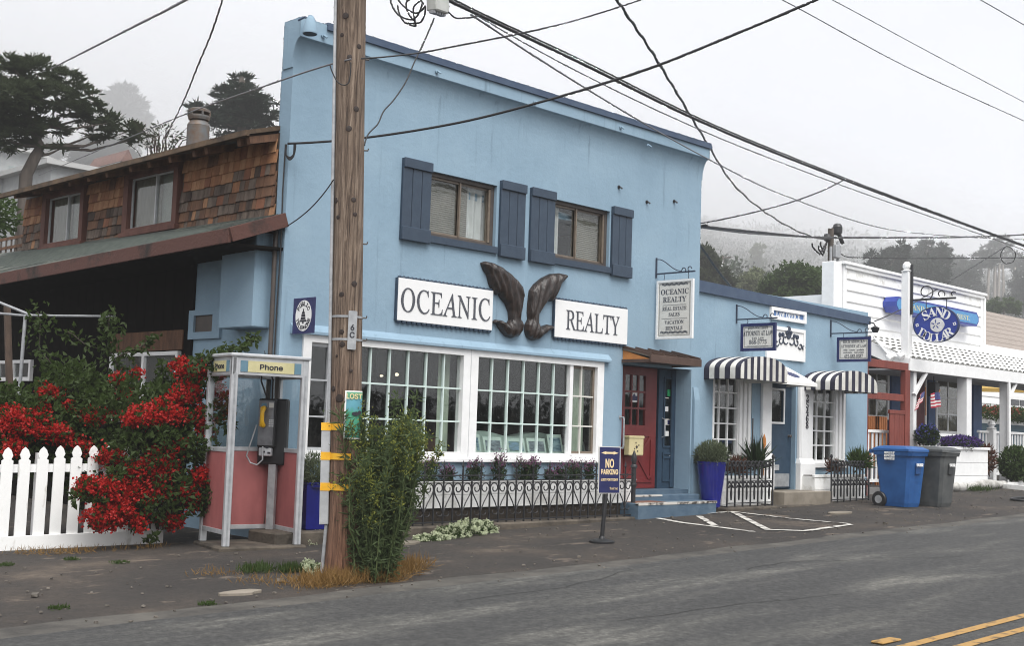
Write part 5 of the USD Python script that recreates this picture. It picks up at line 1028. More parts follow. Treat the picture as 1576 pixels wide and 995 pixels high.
# flowers in the planter
for k, (px, top, wd_) in enumerate([(662, 700, 16), (730, 702, 20), (768, 692, 14), (806, 700, 22), (818, 696, 12), (862, 706, 14), (884, 704, 16), (908, 704, 12), (690, 716, 8), (845, 716, 8)]):
    c = P(px, 740, -.16); zt2 = P(px, top, -.16)[2]; w = wd_ / 125
    f_ = thing('planter_flower', f'{["bushy","broad","tall","full","thin","round","spiky","small","low","short"][k]} mauve flowering plant in the white planter, {["first beside the tall weed","left of the window mullion","below the first white sofa cushion","largest, below the middle of the right window","close against the largest one","below the window post","below the narrow side sash","nearest the navy stand sign","half hidden behind the first iron spears","low between the two right clumps"][k]}', 'flowering plant', c, 'flowers in the long planter')
    s_, lf, fl = MB(), MB(), MB()
    for j in range(13):
        b = c + [rng.normal(0, w * .35), rng.normal(0, .03), -.03]; h = (zt2 - c[2]) * rng.uniform(.6, 1.05); t_ = b + [rng.normal(0, w * .45), rng.normal(0, .05), h]; s_.tube([b, t_], [.005, .003], 4)
        n = 34; q = rng.uniform(0, .8, n); p = b + (t_ - b) * q[:, None] + rng.normal(0, .018, (n, 3)); lf.leaves(p, rng.normal(0, .8, (n, 3)) + [0, 0, .3], .055, .02, rng)
        n = 15; q = rng.uniform(.72, 1.02, n); p = b + (t_ - b) * q[:, None] + rng.normal(0, .018, (n, 3)); fl.leaves(p, rng.normal(0, 1, (n, 3)), .022, .02, rng)
    s_.build('stem', M['stemgreen'], f_, kind='stuff'); lf.build('foliage', L_['darkleaf'], f_, kind='stuff'); fl.build('petals', L_['purplefl'], f_, kind='stuff')
mb = MB(); mb.box(x0 + .02, x1 - .02, YP + .03, -.01, .06, zb2 - .01); tag(mb.build('planter_shade_box', M['soil'], None), 'dark box added as shade on the kerb under the long white planter', 'shade box', kind='structure')  # added box in soil colour; its dark tone is the shade under the planter
# iron fence with hearts, standing on the kerb
YF = -.47
def iron_fence(label, xs0, xs1, zb_, zr, zs_short, zs_tall, n, Y, hearts='heart', ends=True, tall_every=2, post=None):
    t = thing('iron_fence', label, 'fence', (xs0, Y, zb_)); p = (xs1 - xs0) / n
    for z in zr: mb = MB(); mb.box(xs0, xs1, Y - .010, Y + .010, z - .008, z + .008); mb.build('rail', M['iron'], t)
    for k in range(n * 2 + 1):
        x = xs0 + k * p / 2; tall = k % 2 == 1; zt_ = zs_tall if tall else zs_short
        mb = MB(); mb.box(x - .008, x + .008, Y - .009, Y + .009, zb_ - .04, zt_)
        if tall: mb.lathe([(.006, 0), (.017, .03), (.010, .07), (.001, .11)], (x, Y, zt_), 6)
        mb.build('spear' if tall else 'bar', M['iron'], t)
        if tall and zs_tall - zs_short > .1:
            for sgn in (-1, 1): mb = MB(); a = np.linspace(0, 1.25 * PI, 9); mb.tube(np.column_stack([x + sgn * (.028 - .028 * np.cos(a)), 0 * a + Y, zt_ - .09 - .03 * np.sin(a)]), .006, 5); mb.build('spear_curl', M['iron'], t)
    for k in range(n):                      # one heart of scrolls for each tall bar
        xc = xs0 + (k + .5) * p; r = p * .235; zc = zs_short - r - .012; zlow = zb_ + .24 * (zs_short - zb_)
        for sgn in (-1, 1):
            a = np.linspace(PI * 2.15, 0, 22) ; rr = r * (1 - .62 * (np.linspace(1, 0, 22)) ** 1.0)
            sp_ = np.column_stack([xc + sgn * (r * 1.0 + rr * np.cos(a)), zc + rr * np.sin(a)])
            tail = np.array([[xc + sgn * (r * 2.0), zc - r * .35], [xc + sgn * r * 1.7, zc - r * 1.1], [xc + sgn * r * .8, zc - (zc - zlow) * .62], [xc + sgn * .006, zlow]])
            c = np.vstack([sp_, tail]); mb = MB(); mb.tube(np.column_stack([c[:, 0], 0 * c[:, 0] + Y, c[:, 1]]), .0085, 5); mb.build('scroll', M['iron'], t)
            a = np.linspace(0, PI * 1.2, 9); q = p * .16; mb = MB(); mb.tube(np.column_stack([xc + sgn * (.012 + q - q * np.cos(a)) * .9, 0 * a + Y, zlow - .015 - q * .62 * np.sin(a)]), .006, 5); mb.build('scroll', M['iron'], t)
    return t
xa = P(636, 790, YF)[0]; xb = P(972, 786, YF)[0]; zb_ = .105
zs_ = P(780, 741, YF)[2]; ztl = P(790, 722, YF)[2]
xl = xa - (xb - xa) / 13 * 2
fe1 = iron_fence('long black wrought iron fence with spears and heart scrolls before the white planter', xl, xb, zb_, (zb_, zs_ + .01, zs_ + .075), zs_, ztl, 15, YF)
q = P(976, 788, YF); zt2 = P(976, 694, YF)[2]
mb = MB(); mb.lathe([(.045, .05), (.045, .2), (.034, .22), (.034, .5), (.048, .52), (.048, .55), (.036, .57), (.036, zt2 - .26), (.05, zt2 - .25), (.05, zt2 - .22), (.03, zt2 - .2), (.042, zt2 - .14), (.035, zt2 - .08), (.008, zt2 - .0)], (xb + .03, YF, 0), 12); mb.build('end_post', M['iron'], fe1, 50)
# yellow letter box on the red door
q0, q1 = P(970, 671, .14), P(990, 702, .14); mx = thing('letter_box', 'pale yellow metal letter box hanging before the red door', 'letter box', (q0[0], .2, q1[2]))
mb = MB(); mb.box(q0[0], q1[0] + .02, .15, .265, q1[2], q0[2] - .03, .012); mb.build('box', M['paleyellow'], mx)
mb = MB(); mb.box(q0[0] - .01, q1[0] + .03, .14, .268, q0[2] - .045, q0[2], .01); mb.build('lid', M['paleyellow'], mx)
fx = (q0[0] + q1[0]) / 2 + .01; fz = (q0[2] + q1[2]) / 2 - .02; mb = MB(); pl = PL((0, .149, 0), (1, 0, 0)); dm = union_all([affinity.translate(affinity.rotate(sbox(-.02, -.02, .02, .02), 45), fx, fz)] + [Point(fx + .055 * math.cos(a), fz + .07 * math.sin(a)).buffer(.012) for a in np.linspace(.4, .4 + 2 * PI, 5)[:-1]]); pl.ext(mb, dm, .001, .004); mb.build('emblem', M['bronzedark'], mx)
# glazed blue pots
def pot(label, c, h, rt, rb, plant, leaf, n, L, W, square=False):
    t = thing('glazed_pot', label, 'plant pot', c); prof = [(rb * .96, 0), (rb, .02), (rb + (rt - rb) * .35, h * .35), (rb + (rt - rb) * .8, h * .75), (rt, h - .03), (rt * 1.03, h - .02), (rt * 1.03, h), (rt * .9, h), (rt * .88, h - .06)]
    mb = MB(); mb.lathe(prof, c, 32 if not square else 4, R=rotz(PI / 4 - .1) if square else None, sx=1.0, sy=1.0); mb.build('pot', M['vase'], t, 40 if not square else 20)
    mb = MB(); mb.lathe([(rt * .87, h - .06), (.01, h - .055)], c, 20); mb.build('soil', M['soil'], t)
    pl_ = thing(plant[0], plant[1], plant[2], np.asarray(c) + [0, 0, h - .05]); mb = MB()
    p, d = ellipsoid(rng, np.asarray(c) + [0, 0, h + rt * .35], (rt * 1.12, rt * 1.12, rt * .95), n, .2); p = p[p[:, 2] > c[2] + h - .05]; mb.leaves(p, rng.normal(0, .55, p.shape) + (p - np.asarray(c) - [0, 0, h]) * 1.6 + [0, 0, .5], L, W, rng); mb.build('foliage', leaf, pl_, kind='stuff')
    s_ = MB()
    for k in range(12): a = rng.uniform(0, 2 * PI); s_.tube([np.asarray(c) + [0, 0, h - .06], np.asarray(c) + [rt * .7 * math.cos(a), rt * .7 * math.sin(a), h + rt * rng.uniform(.3, .9)]], [.006, .003], 4)
    s_.build('stem', M['stemgreen'], pl_, kind='stuff')
c = P(1094, 768, -.30); h = P(1094, 711, -.30)[2] - c[2]; pot('tall cobalt blue glazed pot right of the blue steps', (c[0], c[1], .155), h + c[2] - .155, .235, .15, ('potted_grey_shrub', 'rounded grey green shrub growing in the tall blue pot', 'plant'), L_['greyleaf'], 2600, .085, .014)
c = P(478, 800, -.28); h = P(478, 742, -.28)[2] - .075; pot('square cobalt blue pot at the kerb end behind the phone booth', (c[0], c[1], .076), h, .235, .20, ('potted_pale_shrub', 'pale grey green shrub in the square blue pot behind the booth', 'plant'), L_['greyleaf'], 1800, .07, .013, True)
# white flowering ground plants along the kerb
def alyssum(label, spots, n):
    t = thing('white_flower_patch', label, 'flowering plant', spots[0][:3], 'white flower patches'); lf, fl = MB(), MB()
    for (x, y, z, rx, ry, rz) in spots:
        p, d = ellipsoid(rng, (x, y, z), (rx, ry, rz), n, .3); p = p[p[:, 2] > z - .02]; lf.leaves(p, rng.normal(0, 1, p.shape) + [0, 0, .3], .035, .012, rng)
        m_ = n // 30; cc, d = ellipsoid(rng, (x, y, z), (rx, ry, rz), m_ * 2, .9); cc = cc[cc[:, 2] > z]; i = rng.integers(0, len(cc), n); fl.leaves(cc[i] + rng.normal(0, .012, (n, 3)), rng.normal(0, 1, (n, 3)) + [0, -.2, .7], .018, .016, rng)
    lf.build('foliage', L_['grass'], t, kind='stuff'); fl.build('petals', L_['whitefl'], t, kind='stuff')
def gsp(px, py, rx, ry, rz): q = G(px, py); return (q[0], q[1], q[2], rx, ry, rz)
alyssum('long mound of small white flowers below the kerb right of the tall weed', [gsp(665, 832, .26, .15, .06), gsp(695, 828, .28, .18, .16), gsp(722, 824, .28, .18, .20), gsp(745, 820, .2, .16, .14)], 1500)
alyssum('patch of small white flowers between the booth and the wooden pole', [gsp(485, 836, .20, .14, .13), gsp(470, 838, .12, .12, .08), gsp(500, 833, .16, .14, .16)], 900)
alyssum('small white flower patch at the left foot of the pole', [gsp(482, 884, .12, .10, .09), gsp(474, 878, .08, .08, .08)], 700)
alyssum('few white blooms low behind the tall weed stems', [gsp(555, 846, .08, .08, .12)], 300)
# paving fragments
for k, (px, py, rx, ry, lb) in enumerate([(372, 915, .19, .10, 'pale oval stone flush in the shoulder left of the pole'), (622, 838, .22, .12, 'flat tan concrete slab beside the white flower mound'), (1293, 791, .30, .14, 'pale round utility cover in the shoulder left of the blue bin')]):
    q = G(px, py); n = 14; aa = np.linspace(0, 2 * PI, n, endpoint=False); rr = 1 + .12 * np.random.default_rng(k).normal(size=n) * (k < 2); po_ = Polygon(np.column_stack([q[0] + rx * rr * np.cos(aa), q[1] + ry * rr * np.sin(aa)])); v, f = trimesh.creation.triangulate_polygon(po_, engine='earcut')
    mb = MB(); m_ = trimesh.creation.extrude_polygon(po_, .06, engine='earcut'); vv = m_.vertices; mb.add(np.column_stack([vv[:, 0], vv[:, 1], gz(vv[:, 0], vv[:, 1]) - .04 + vv[:, 2]]), m_.faces); tag(mb.build('paving_stone' if k < 2 else 'utility_cover', M['slab'], None), lb, 'stone' if k < 2 else 'cover')
# NO PARKING stand
b = G(926, 836); X_ = b[0]; cam_d = EYE[:2] - b[:2]; ux = np.array([math.cos(-.28), math.sin(-.28), 0.0])
ns = thing('parking_sign_stand', 'navy and cream NO PARKING sign on a black stand', 'sign', b)
mb = MB(); mb.lathe([(.155, .0), (.155, .02), (.12, .035), (.04, .05), (.028, .08)], b, 28); mb.build('base', M['black'], ns, 40)
zt, zb2 = P(937, 688, b[1])[2], P(937, 760, b[1])[2]; x_off = np.array([P(935, 724, b[1])[0] - b[0], 0, 0])
top = b + x_off * .85 + [0, 0, zb2 - b[2] + .06]; mb = MB(); mb.tube([b + [0, 0, .04], top], .026, 12); mb.build('pole', M['black'], ns, True)
kpx = FPX / ((b - EYE) @ _f); w = 34.5 / kpx / abs(ux @ _r); hh = zt - zb2
O = b + x_off - ux * w / 2; O[2] = zb2; lean = np.array([P(938.5, 688, b[1])[0] - P(933.5, 760, b[1])[0], 0, hh]); pl = PL(O + [0, -.03, 0], ux, lean)
mb = MB(); pl.ext(mb, sbox(0, 0, w, hh), -.006, .006); mb.build('panel', M['cream'], ns)
mb = MB(); pl.ext(mb, sbox(.012, .012, w - .012, hh - .012).buffer(.004), .0065, .009); mb.build('sign_face', M['navysign'], ns)
ylw = mat('sign_cream_yellow', (0.74, 0.58, 0.33), None); mb = MB()
ar = Polygon([(.03, .865), (.10, .90), (.10, .885), (w - .10, .885), (w - .10, .90), (w - .03, .865), (w - .10, .83), (w - .10, .845), (.10, .845), (.10, .83)]); ar = affinity.scale(affinity.translate(ar, 0, 0), 1, hh, origin=(0, 0)); pl.ext(mb, ar, .0095, .012); mb.build('arrow', ylw, ns)
mb = MB(); pl.ext(mb, centred(text('NO', hh * .17, 'heavy', w * .40), w / 2, hh * .555), .0095, .012); pl.ext(mb, centred(text('PARKING', hh * .10, 'heavy', w * .80), w / 2, hh * .41), .0095, .012); pl.ext(mb, centred(text('JUST FOR TODAY', hh * .05, 'heavy', w * .80), w / 2, hh * .27), .0095, .012); pl.ext(mb, centred(text('Thank You!', hh * .05, 'serif', w * .38), w * .70, hh * .085), .0095, .012); mb.build('lettering', ylw, ns)
# things behind the shop window
mintp = mat('mint_upholstery', (0.50, 0.62, 0.55), (0.58, 0.70, 0.62), 4, 3, 0.85)
sf = thing('sofa', 'mint white sofa with cushions behind the right shop window', 'sofa', (12.3, .7, .33))
SX0, SX1 = P(735, 690, .75)[0], P(872, 690, .75)[0]; zt = P(800, 667, 1.0)[2]
xx = np.linspace(SX0, SX1, 40); zz_ = zt - .02 + .035 * np.sin(np.linspace(0, 3.2 * PI, 40)) - .22 * np.clip((np.linspace(0, 1, 40) - .88) / .12, 0, 1) ** 2
mb = MB(); mb.prism([(x, .98, z) for x, z in zip(xx, zz_)] + [(SX1, .98, .4), (SX0, .98, .4)], (0, .22, 0)); mb.build('backrest', mintp, sf)
mb = MB(); mb.box(SX0, SX1, .5, .98, .42, .93, .04); mb.build('seat', mintp, sf); mb = MB(); mb.box(SX1 - .2, SX1, .48, 1.1, .4, 1.07, .05); mb.build('arm', mintp, sf)
prints = [mat('print_sea', (0.05, 0.12, 0.17), (0.30, 0.42, 0.45), 7, 5, 0.5, stretch=(1, 1, 4)), mat('print_meadow', (0.10, 0.15, 0.05), (0.20, 0.33, 0.46), 6, 5, 0.5, stretch=(1, 1, 5)), mat('print_rock', (0.05, 0.07, 0.09), (0.32, 0.38, 0.40), 9, 5, 0.5, stretch=(1, 1, 3))]
for k, (a, b_, c_, d_, pr_, lb) in enumerate([(733, 668, 742, 693, 0, 'pale framed sea print at the left end of the shop window'), (747, 672, 775, 694, 2, 'tilted framed rock print, second from left on the sofa'), (783, 674, 810, 694, 1, 'wide meadow print in the middle of the sofa'), (814, 674, 842, 694, 2, 'tilted framed coast print right of the meadow print'), (847, 668, 868, 694, 0, 'dark sea print at the right end of the sofa'), (884, 680, 902, 695, 0, 'small pale frame behind the narrow side sash')]):
    y = .42; q0, q1 = P(a, b_, y), P(c_, d_, y); fr_ = thing('framed_print', lb, 'picture', (q0[0], y, q1[2])); w, h = q1[0] - q0[0], q0[2] - q1[2]; pl = PL((q0[0], y, .93), (1, 0, .0), (.18 if k in (1, 3) else 0, .25, 1))
    h = q0[2] - .93
    mb = MB(); pl.ext(mb, sbox(0, 0, w, h), -.01, 0); mb.build('frame', mintp, fr_); mb = MB(); pl.ext(mb, sbox(.04, .05, w - .04, h - .05), .001, .005); mb.build('print', prints[pr_], fr_)
cab = thing('wooden_cabinet', 'low brown wooden cabinet inside behind the left shop window', 'cabinet', (10.9, 1.2, .33)); q0, q1 = P(640, 671, 1.1), P(686, 671, 1.1)
mb = MB(); mb.box(q0[0], q1[0], 1.1, 1.6, .33, q0[2]); mb.build('case', mat('brown_cabinet', (0.14, 0.055, 0.025), (0.21, 0.09, 0.045), 6, 5, 0.5, stretch=(1, 1, .2)), cab)
for k in range(3): w = (q1[0] - q0[0]) / 3; mb = MB(); mb.box(q0[0] + k * w + .01, q0[0] + (k + 1) * w - .01, 1.08, 1.099, .4, q0[2] - .03, .004); mb.build('door', LOOKS['brown_cabinet'], cab)
for k, (px, py, s) in enumerate([(610, 577, .026), (586, 579, .016)]):
    q = P(px, py, 1.6); t = thing('spotlight', ['lit round spotlight glowing inside the left shop window', 'smaller lit spotlight left of the round one in the shop window'][k], 'lamp', q)
    mb = MB(); mb.lathe([(s, 0), (s * .8, -.03), (.01, -.045)], q, 14, R=rotx(-PI / 2)); mb.build('bulb', mat('lit_bulb', (1.0, 0.86, 0.62), None, emit=.5), t); mb = MB(); mb.tube([q + [0, .03, 0], q + [0, .08, .04], [q[0], q[1] + .08, 2.74]], .02, 8); mb.build('stem', M['black'], t)
es = thing('easel', 'thin metal easel standing behind the left shop window', 'easel', P(630, 690, .8)); 
for a, b_ in (((632, 645), (624, 690)), ((634, 645), (642, 690)), ((633, 648), (650, 665))): mb = MB(); mb.tube([P(*a, .8), P(*b_, .8)], .008, 6); mb.build('leg', M['alu'], es)

# ---------------------------------------------------------------- the small law office
LY = 0.06; Q = PL((0, LY, 0), (1, 0, 0)); rng = np.random.default_rng(41)
lw = thing('small_blue_office', 'low light blue stucco office with navy roof edge', 'building', (16.41, LY, 0))
XR = P(1336, 487, LY)[0]; zc = 3.72
def lx(px, py=650): return P(px, py, LY)[0]
def lz(px, py): return P(px, py, LY)[2]
w1 = (lx(1098, 640), lx(1157, 640), lz(1128, 706), lz(1128, 578)); w2 = (lx(1250, 650), lx(1302, 650), lz(1272, 713), lz(1272, 595)); d1 = (lx(1183, 680), lx(1224, 680), lz(1200, 752), lz(1200, 590))
wall = sbox(16.405, -.4, XR, 3.80).difference(union_all([sbox(*[w1[0], w1[2], w1[1], w1[3]]), sbox(w2[0], w2[2], w2[1], w2[3]), sbox(d1[0], -.5, d1[1], d1[3])]))
mb = MB(); Q.ext(mb, wall, -.2, 0); mb.build('wall', M['blue'], lw)
mb = MB(); mb.prism([(16.405, LY - .05, 3.64), (XR + .02, LY - .05, 3.56), (XR + .02, LY - .05, 3.71), (16.405, LY - .05, 3.83)], (0, .3, 0)); mb.build('roof_edge', M['cap'], lw)
mb = MB(); mb.box(16.41, XR, LY + .21, 7, 3.35, 3.45); mb.box(XR - .12, XR, LY + .201, 7, -.3, 3.35); mb.build('back_shell', M['blue'], lw)
for k, w in enumerate((w1, w2)):
    x0, x1, z0, z1 = w; xg = lx(1140 if k == 0 else 1288, 640)
    t_ = None; mb = MB(); Q.ext(mb, sbox(x0, z0, x1, z1).difference(sbox(x0 + .03, z0 + .05, xg, z1 - .03)), -.14, -.06); t_ = mb.build('sash_window', M['white'], lw)
    for j in range(3): a = xg + .02 + (x1 - xg - .03) * j / 3; mb = MB(); Q.box(mb, a, a + (x1 - xg) / 3 - .03, z0 + .02, z1, -.06, -.03 + .02 * j, .006); mb.build('casing_moulding', M['white'], t_)
    mb = MB(); Q.box(mb, x0 - .03, x0 + .012, z0, z1, -.05, .012); mb.build('casing', M['white'], t_)
    mb = MB(); Q.box(mb, x0 - .05, x1 + .03, z0 - .09, z0 + .005, -.12, .05, .006); mb.build('sill', M['white'], t_)
    xs, zs_ = np.linspace(x0 + .03, xg, 4), np.linspace(z0 + .05, z1 - .03, 6)
    for x in xs[1:-1]: mb = MB(); Q.box(mb, x - .012, x + .012, zs_[0], zs_[-1], -.125, -.085); mb.build('muntin', M['white'], t_)
    for z in zs_[1:-1]: mb = MB(); Q.box(mb, xs[0], xs[-1], z - .012, z + .012, -.122, -.088); mb.build('muntin', M['white'], t_)
    for i in range(3):
        for j in range(5): mb = MB(); Q.box(mb, xs[i] + .003, xs[i + 1] - .003, zs_[j] + .003, zs_[j + 1] - .003, -.112, -.107); mb.build('pane', M['glass'], t_)
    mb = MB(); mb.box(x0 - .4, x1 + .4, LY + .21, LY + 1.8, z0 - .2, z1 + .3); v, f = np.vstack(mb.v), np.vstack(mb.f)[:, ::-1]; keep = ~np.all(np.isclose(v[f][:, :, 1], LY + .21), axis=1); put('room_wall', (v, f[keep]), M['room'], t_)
    xx = np.linspace(x0, x0 + (xg - x0) * (.7 if k == 0 else .9), 40); zt_ = z1 - .02; A, B = np.meshgrid(xx, [0, 1], indexing='ij'); zlow = (z1 - (z1 - z0) * (.75 - 1.5 * np.abs(np.linspace(-.15, .6, 40)) if k == 0 else .35 + .9 * np.abs(np.linspace(-.2, .5, 40)))); mb = MB(); mb.grid(A, LY + .26 + .02 * np.sin(xx * 40)[:, None] + 0 * A, np.where(B == 1, zt_, zlow[:, None])); mb.build('curtain', mat('sheer_curtain', (0.16, 0.145, 0.125), (0.22, 0.20, 0.175), 5, 3, 0.9), t_, True)
# door with white pilasters
x0, x1, z0, z1 = d1; dr = None
gx0, gx1, gz0, gz1 = lx(1186, 620), lx(1212, 620), lz(1200, 650), lz(1200, 601)
mb = MB(); Q.ext(mb, sbox(x0, z0, x1, z1).difference(sbox(gx0, gz0, gx1, gz1)), -.13, -.09); dr = mb.build('office_door', M['doorblue'], lw)
mb = MB(); Q.ext(mb, sbox(gx0 - .035, gz0 - .035, gx1 + .035, gz1 + .035).difference(sbox(gx0, gz0, gx1, gz1)), -.089, -.07); mb.build('glass_frame', M['white'], dr)
mb = MB(); Q.box(mb, gx0, gx1, gz0, gz1, -.115, -.11); mb.build('pane', M['glass'], dr); mb = MB(); Q.box(mb, gx0 - .1, gx1 + .1, gz0 - .1, gz1 + .1, -.40, -.38); mb.build('dark_inside', M['room'], dr)
mb = MB(); Q.box(mb, gx0 + .12, gx1 - .12, gz0 + .18, gz1 - .14, -.30, -.29); mb.build('inside_window', mat('dim_window', (0.2, 0.22, 0.23), None), dr)
mb = MB(); Q.box(mb, x0 + .03, x1 - .05, z0 + .02, lz(1200, 730), -.089, -.084); mb.build('kick_plate', M['galv'], dr)
mb = MB(); a = lz(1192, 725); Q.box(mb, lx(1185), lx(1206), a, a + .10, -.089, -.075, .004); mb.build('mail_slot', M['alu'], dr)
mb = MB(); mb.lathe([(.025, 0), (.018, .02), (.03, .045), (.02, .06)], Q.at(x1 - .09, lz(1215, 672), -.089), 12, R=rotx(PI / 2)); mb.build('knob', M['bronzedark'], dr)
for nm, pa, pb, zt_ in (('left', 1169, 1183, 1175), ('right', 1226, 1246, 1235)):
    a, b = lx(pa, 690), lx(pb, 690); zb_ = lz(zt_, 756 if nm == 'right' else 750); ztp = lz(zt_, 588); zm = zb_ + .55
    mb = MB(); Q.box(mb, a, b, zm, ztp, .001, .06, .008); p_ = mb.build('pilaster', M['white'], lw)
    mb = MB(); Q.box(mb, a - .03, b + .03, zb_ - .05, zm - .06, .001, .11, .008); mb.build('plinth', M['white'], p_)
    mb = MB(); mb.prism([(a - .03, LY - .11, zm - .06), (a - .03, LY - .001, zm - .06), (a, LY - .001, zm + .03), (a, LY - .06, zm + .03)], (b - a + .03, 0, 0)); mb.build('plinth_cap', M['white'], p_)
    if nm == 'right':
        for j, c in enumerate('25468'): mb = MB(); Q.ext(mb, centred(text(c, .12, 'bold'), (a + b) / 2 + .02, lz(1237, 608 + j * 10.5) - .12), .061, .07); mb.build('house_number', M['ink'], p_)
        for j in range(2): mb = MB(); Q.box(mb, a + .01 + j * .05, a + .03 + j * .05, zm + .06, ztp, .061, .068); mb.build('flute', M['white'], p_)
mb = MB(); mb.box(x0 - .35, x1 + .35, -.50, LY, -.1, z0 - .03, .01); mb.build('door_step', M['slab'], lw)
mb = MB(); q = lx(1166, 640); 
# LAW OFFICE plate and ornament panel
a, b, zt_, zb_ = lx(1184, 480), lx(1238, 490), lz(1184, 472), lz(1238, 500); zt_ = (lz(1184, 472) + lz(1238, 481)) / 2; zb_ = (lz(1184, 491) + lz(1238, 499)) / 2
ls = thing('office_sign', 'long narrow blue sign in a white frame under the navy roof edge', 'sign', (a, LY, zb_))
mb = MB(); Q.ext(mb, sbox(a, zb_, b, zt_).difference(sbox(a + .07, zb_ + .06, b - .07, zt_ - .06)), .001, .05); mb.build('frame', M['white'], ls)
mb = MB(); Q.box(mb, a + .06, b - .06, zb_ + .05, zt_ - .05, .002, .02); mb.build('face', mat('mid_blue_sign', (0.08, 0.16, 0.34), (0.1, 0.19, 0.38), 8), ls)
mb = MB(); Q.ext(mb, centred(text('LAW OFFICE', (zt_ - zb_) * .38, 'bold', (b - a) * .68), (a + b) / 2, (zt_ + zb_) / 2 - (zt_ - zb_) * .19), .021, .026); mb.build('lettering', M['boardwhite'], ls)
a, b = lx(1178, 520), lx(1237, 525); zt_, zb_ = (lz(1180, 500) + lz(1237, 509)) / 2, (lz(1178, 551) + lz(1237, 558)) / 2
op = thing('ornament_panel', 'square white framed panel with dark iron scroll ornament', 'panel', (a, LY, zb_))
mb = MB(); Q.ext(mb, sbox(a, zb_, b, zt_).difference(sbox(a + .06, zb_ + .06, b - .06, zt_ - .06)), .001, .04); mb.build('frame', M['white'], op); mb = MB(); Q.box(mb, a + .05, b - .05, zb_ + .05, zt_ - .05, .002, .02); mb.build('board', M['boardwhite'], op)
xm, zm = (a + b) / 2 + .08, (zt_ + zb_) / 2 + .08; sc = (b - a) * .5
mb = MB()
for sgn in (-1, 1):
    for (ox, oz, r, a0, a1) in ((.18, 0, .16, -2.5, 2.2), (.42, -.05, .13, -3.4, 1.6), (.62, -.14, .11, -2.8, 2.4), (.78, -.2, .09, 0, 4.6)):
        th = np.linspace(a0, a1, 16); rr = r * np.linspace(1, .3, 16); mb.tube(np.column_stack([xm + sgn * sc * (ox + rr * np.cos(th)), 0 * th + LY - .03, zm + sc * (oz + rr * np.sin(th))]), .012, 6)
for (ox, oz, r) in ((0, .30, .10), (0, .12, .13), (-.1, .2, .08), (.1, .2, .08), (.45, .1, .08), (-.45, .1, .08), (.3, .12, .07), (-.3, .12, .07)): mb.lathe([(r * sc, -.012), (r * sc * .8, .012)], (xm + ox * sc, LY - .03, zm + oz * sc), 7, R=rotx(PI / 2))
mb.build('scroll_ornament', M['ironblue'], op, kind='stuff')
hang('cream hanging sign in a dark navy frame beside the ornament panel', (1133, 485), (1141, 499), (1194, 540), LY, (1165, 491), 'navysign', [('JOHN WM TERRY', .10, .11, .58, 'bold'), ('ATTORNEY AT LAW', .27, .17, .84, 'bold'), ('TAX  LAW', .50, .07, .34, 'bold'), ('868-5775', .60, .15, .50, 'bold'), ('-', .82, 0, .6, '')], 'inkgrey', True, .05)
hang('cream hanging sign in a blue frame near the red gate', (1278, 505), (1289, 520), (1340, 557), LY, (1310, 513), 'navysign', [('RICK ADDICKS', .10, .14, .64, 'bold'), ('ATTORNEY AT LAW', .30, .12, .76, 'bold'), ('wills - trusts - probate', .48, .07, .62, 'bold'), ('contracts - real estate', .58, .07, .62, 'bold'), ('415-883-0387', .70, .14, .56, 'bold')], 'inkgrey', True, .05)
# small lantern on a curved arm at the right end
X = XR - .04; q = PX(1347, 505, X); ln = thing('wall_lantern', 'small dark lantern on a curved iron arm at the office corner', 'lamp', q)
mb = MB(); pts = [P(1330, 520, LY), PX(1330, 500, X), PX(1337, 496, X), PX(1345, 498, X), PX(1347, 502, X)]; mb.tube([[X, LY, pts[0][2]]] + [list(p) for p in pts[1:]], .014, 6); mb.build('arm', M['iron'], ln, True); mb = MB(); mb.lathe([(.05, -.09), (.075, -.03), (.085, 0), (.03, .03), (.005, .05)], q, 12); mb.build('lantern', M['iron'], ln)
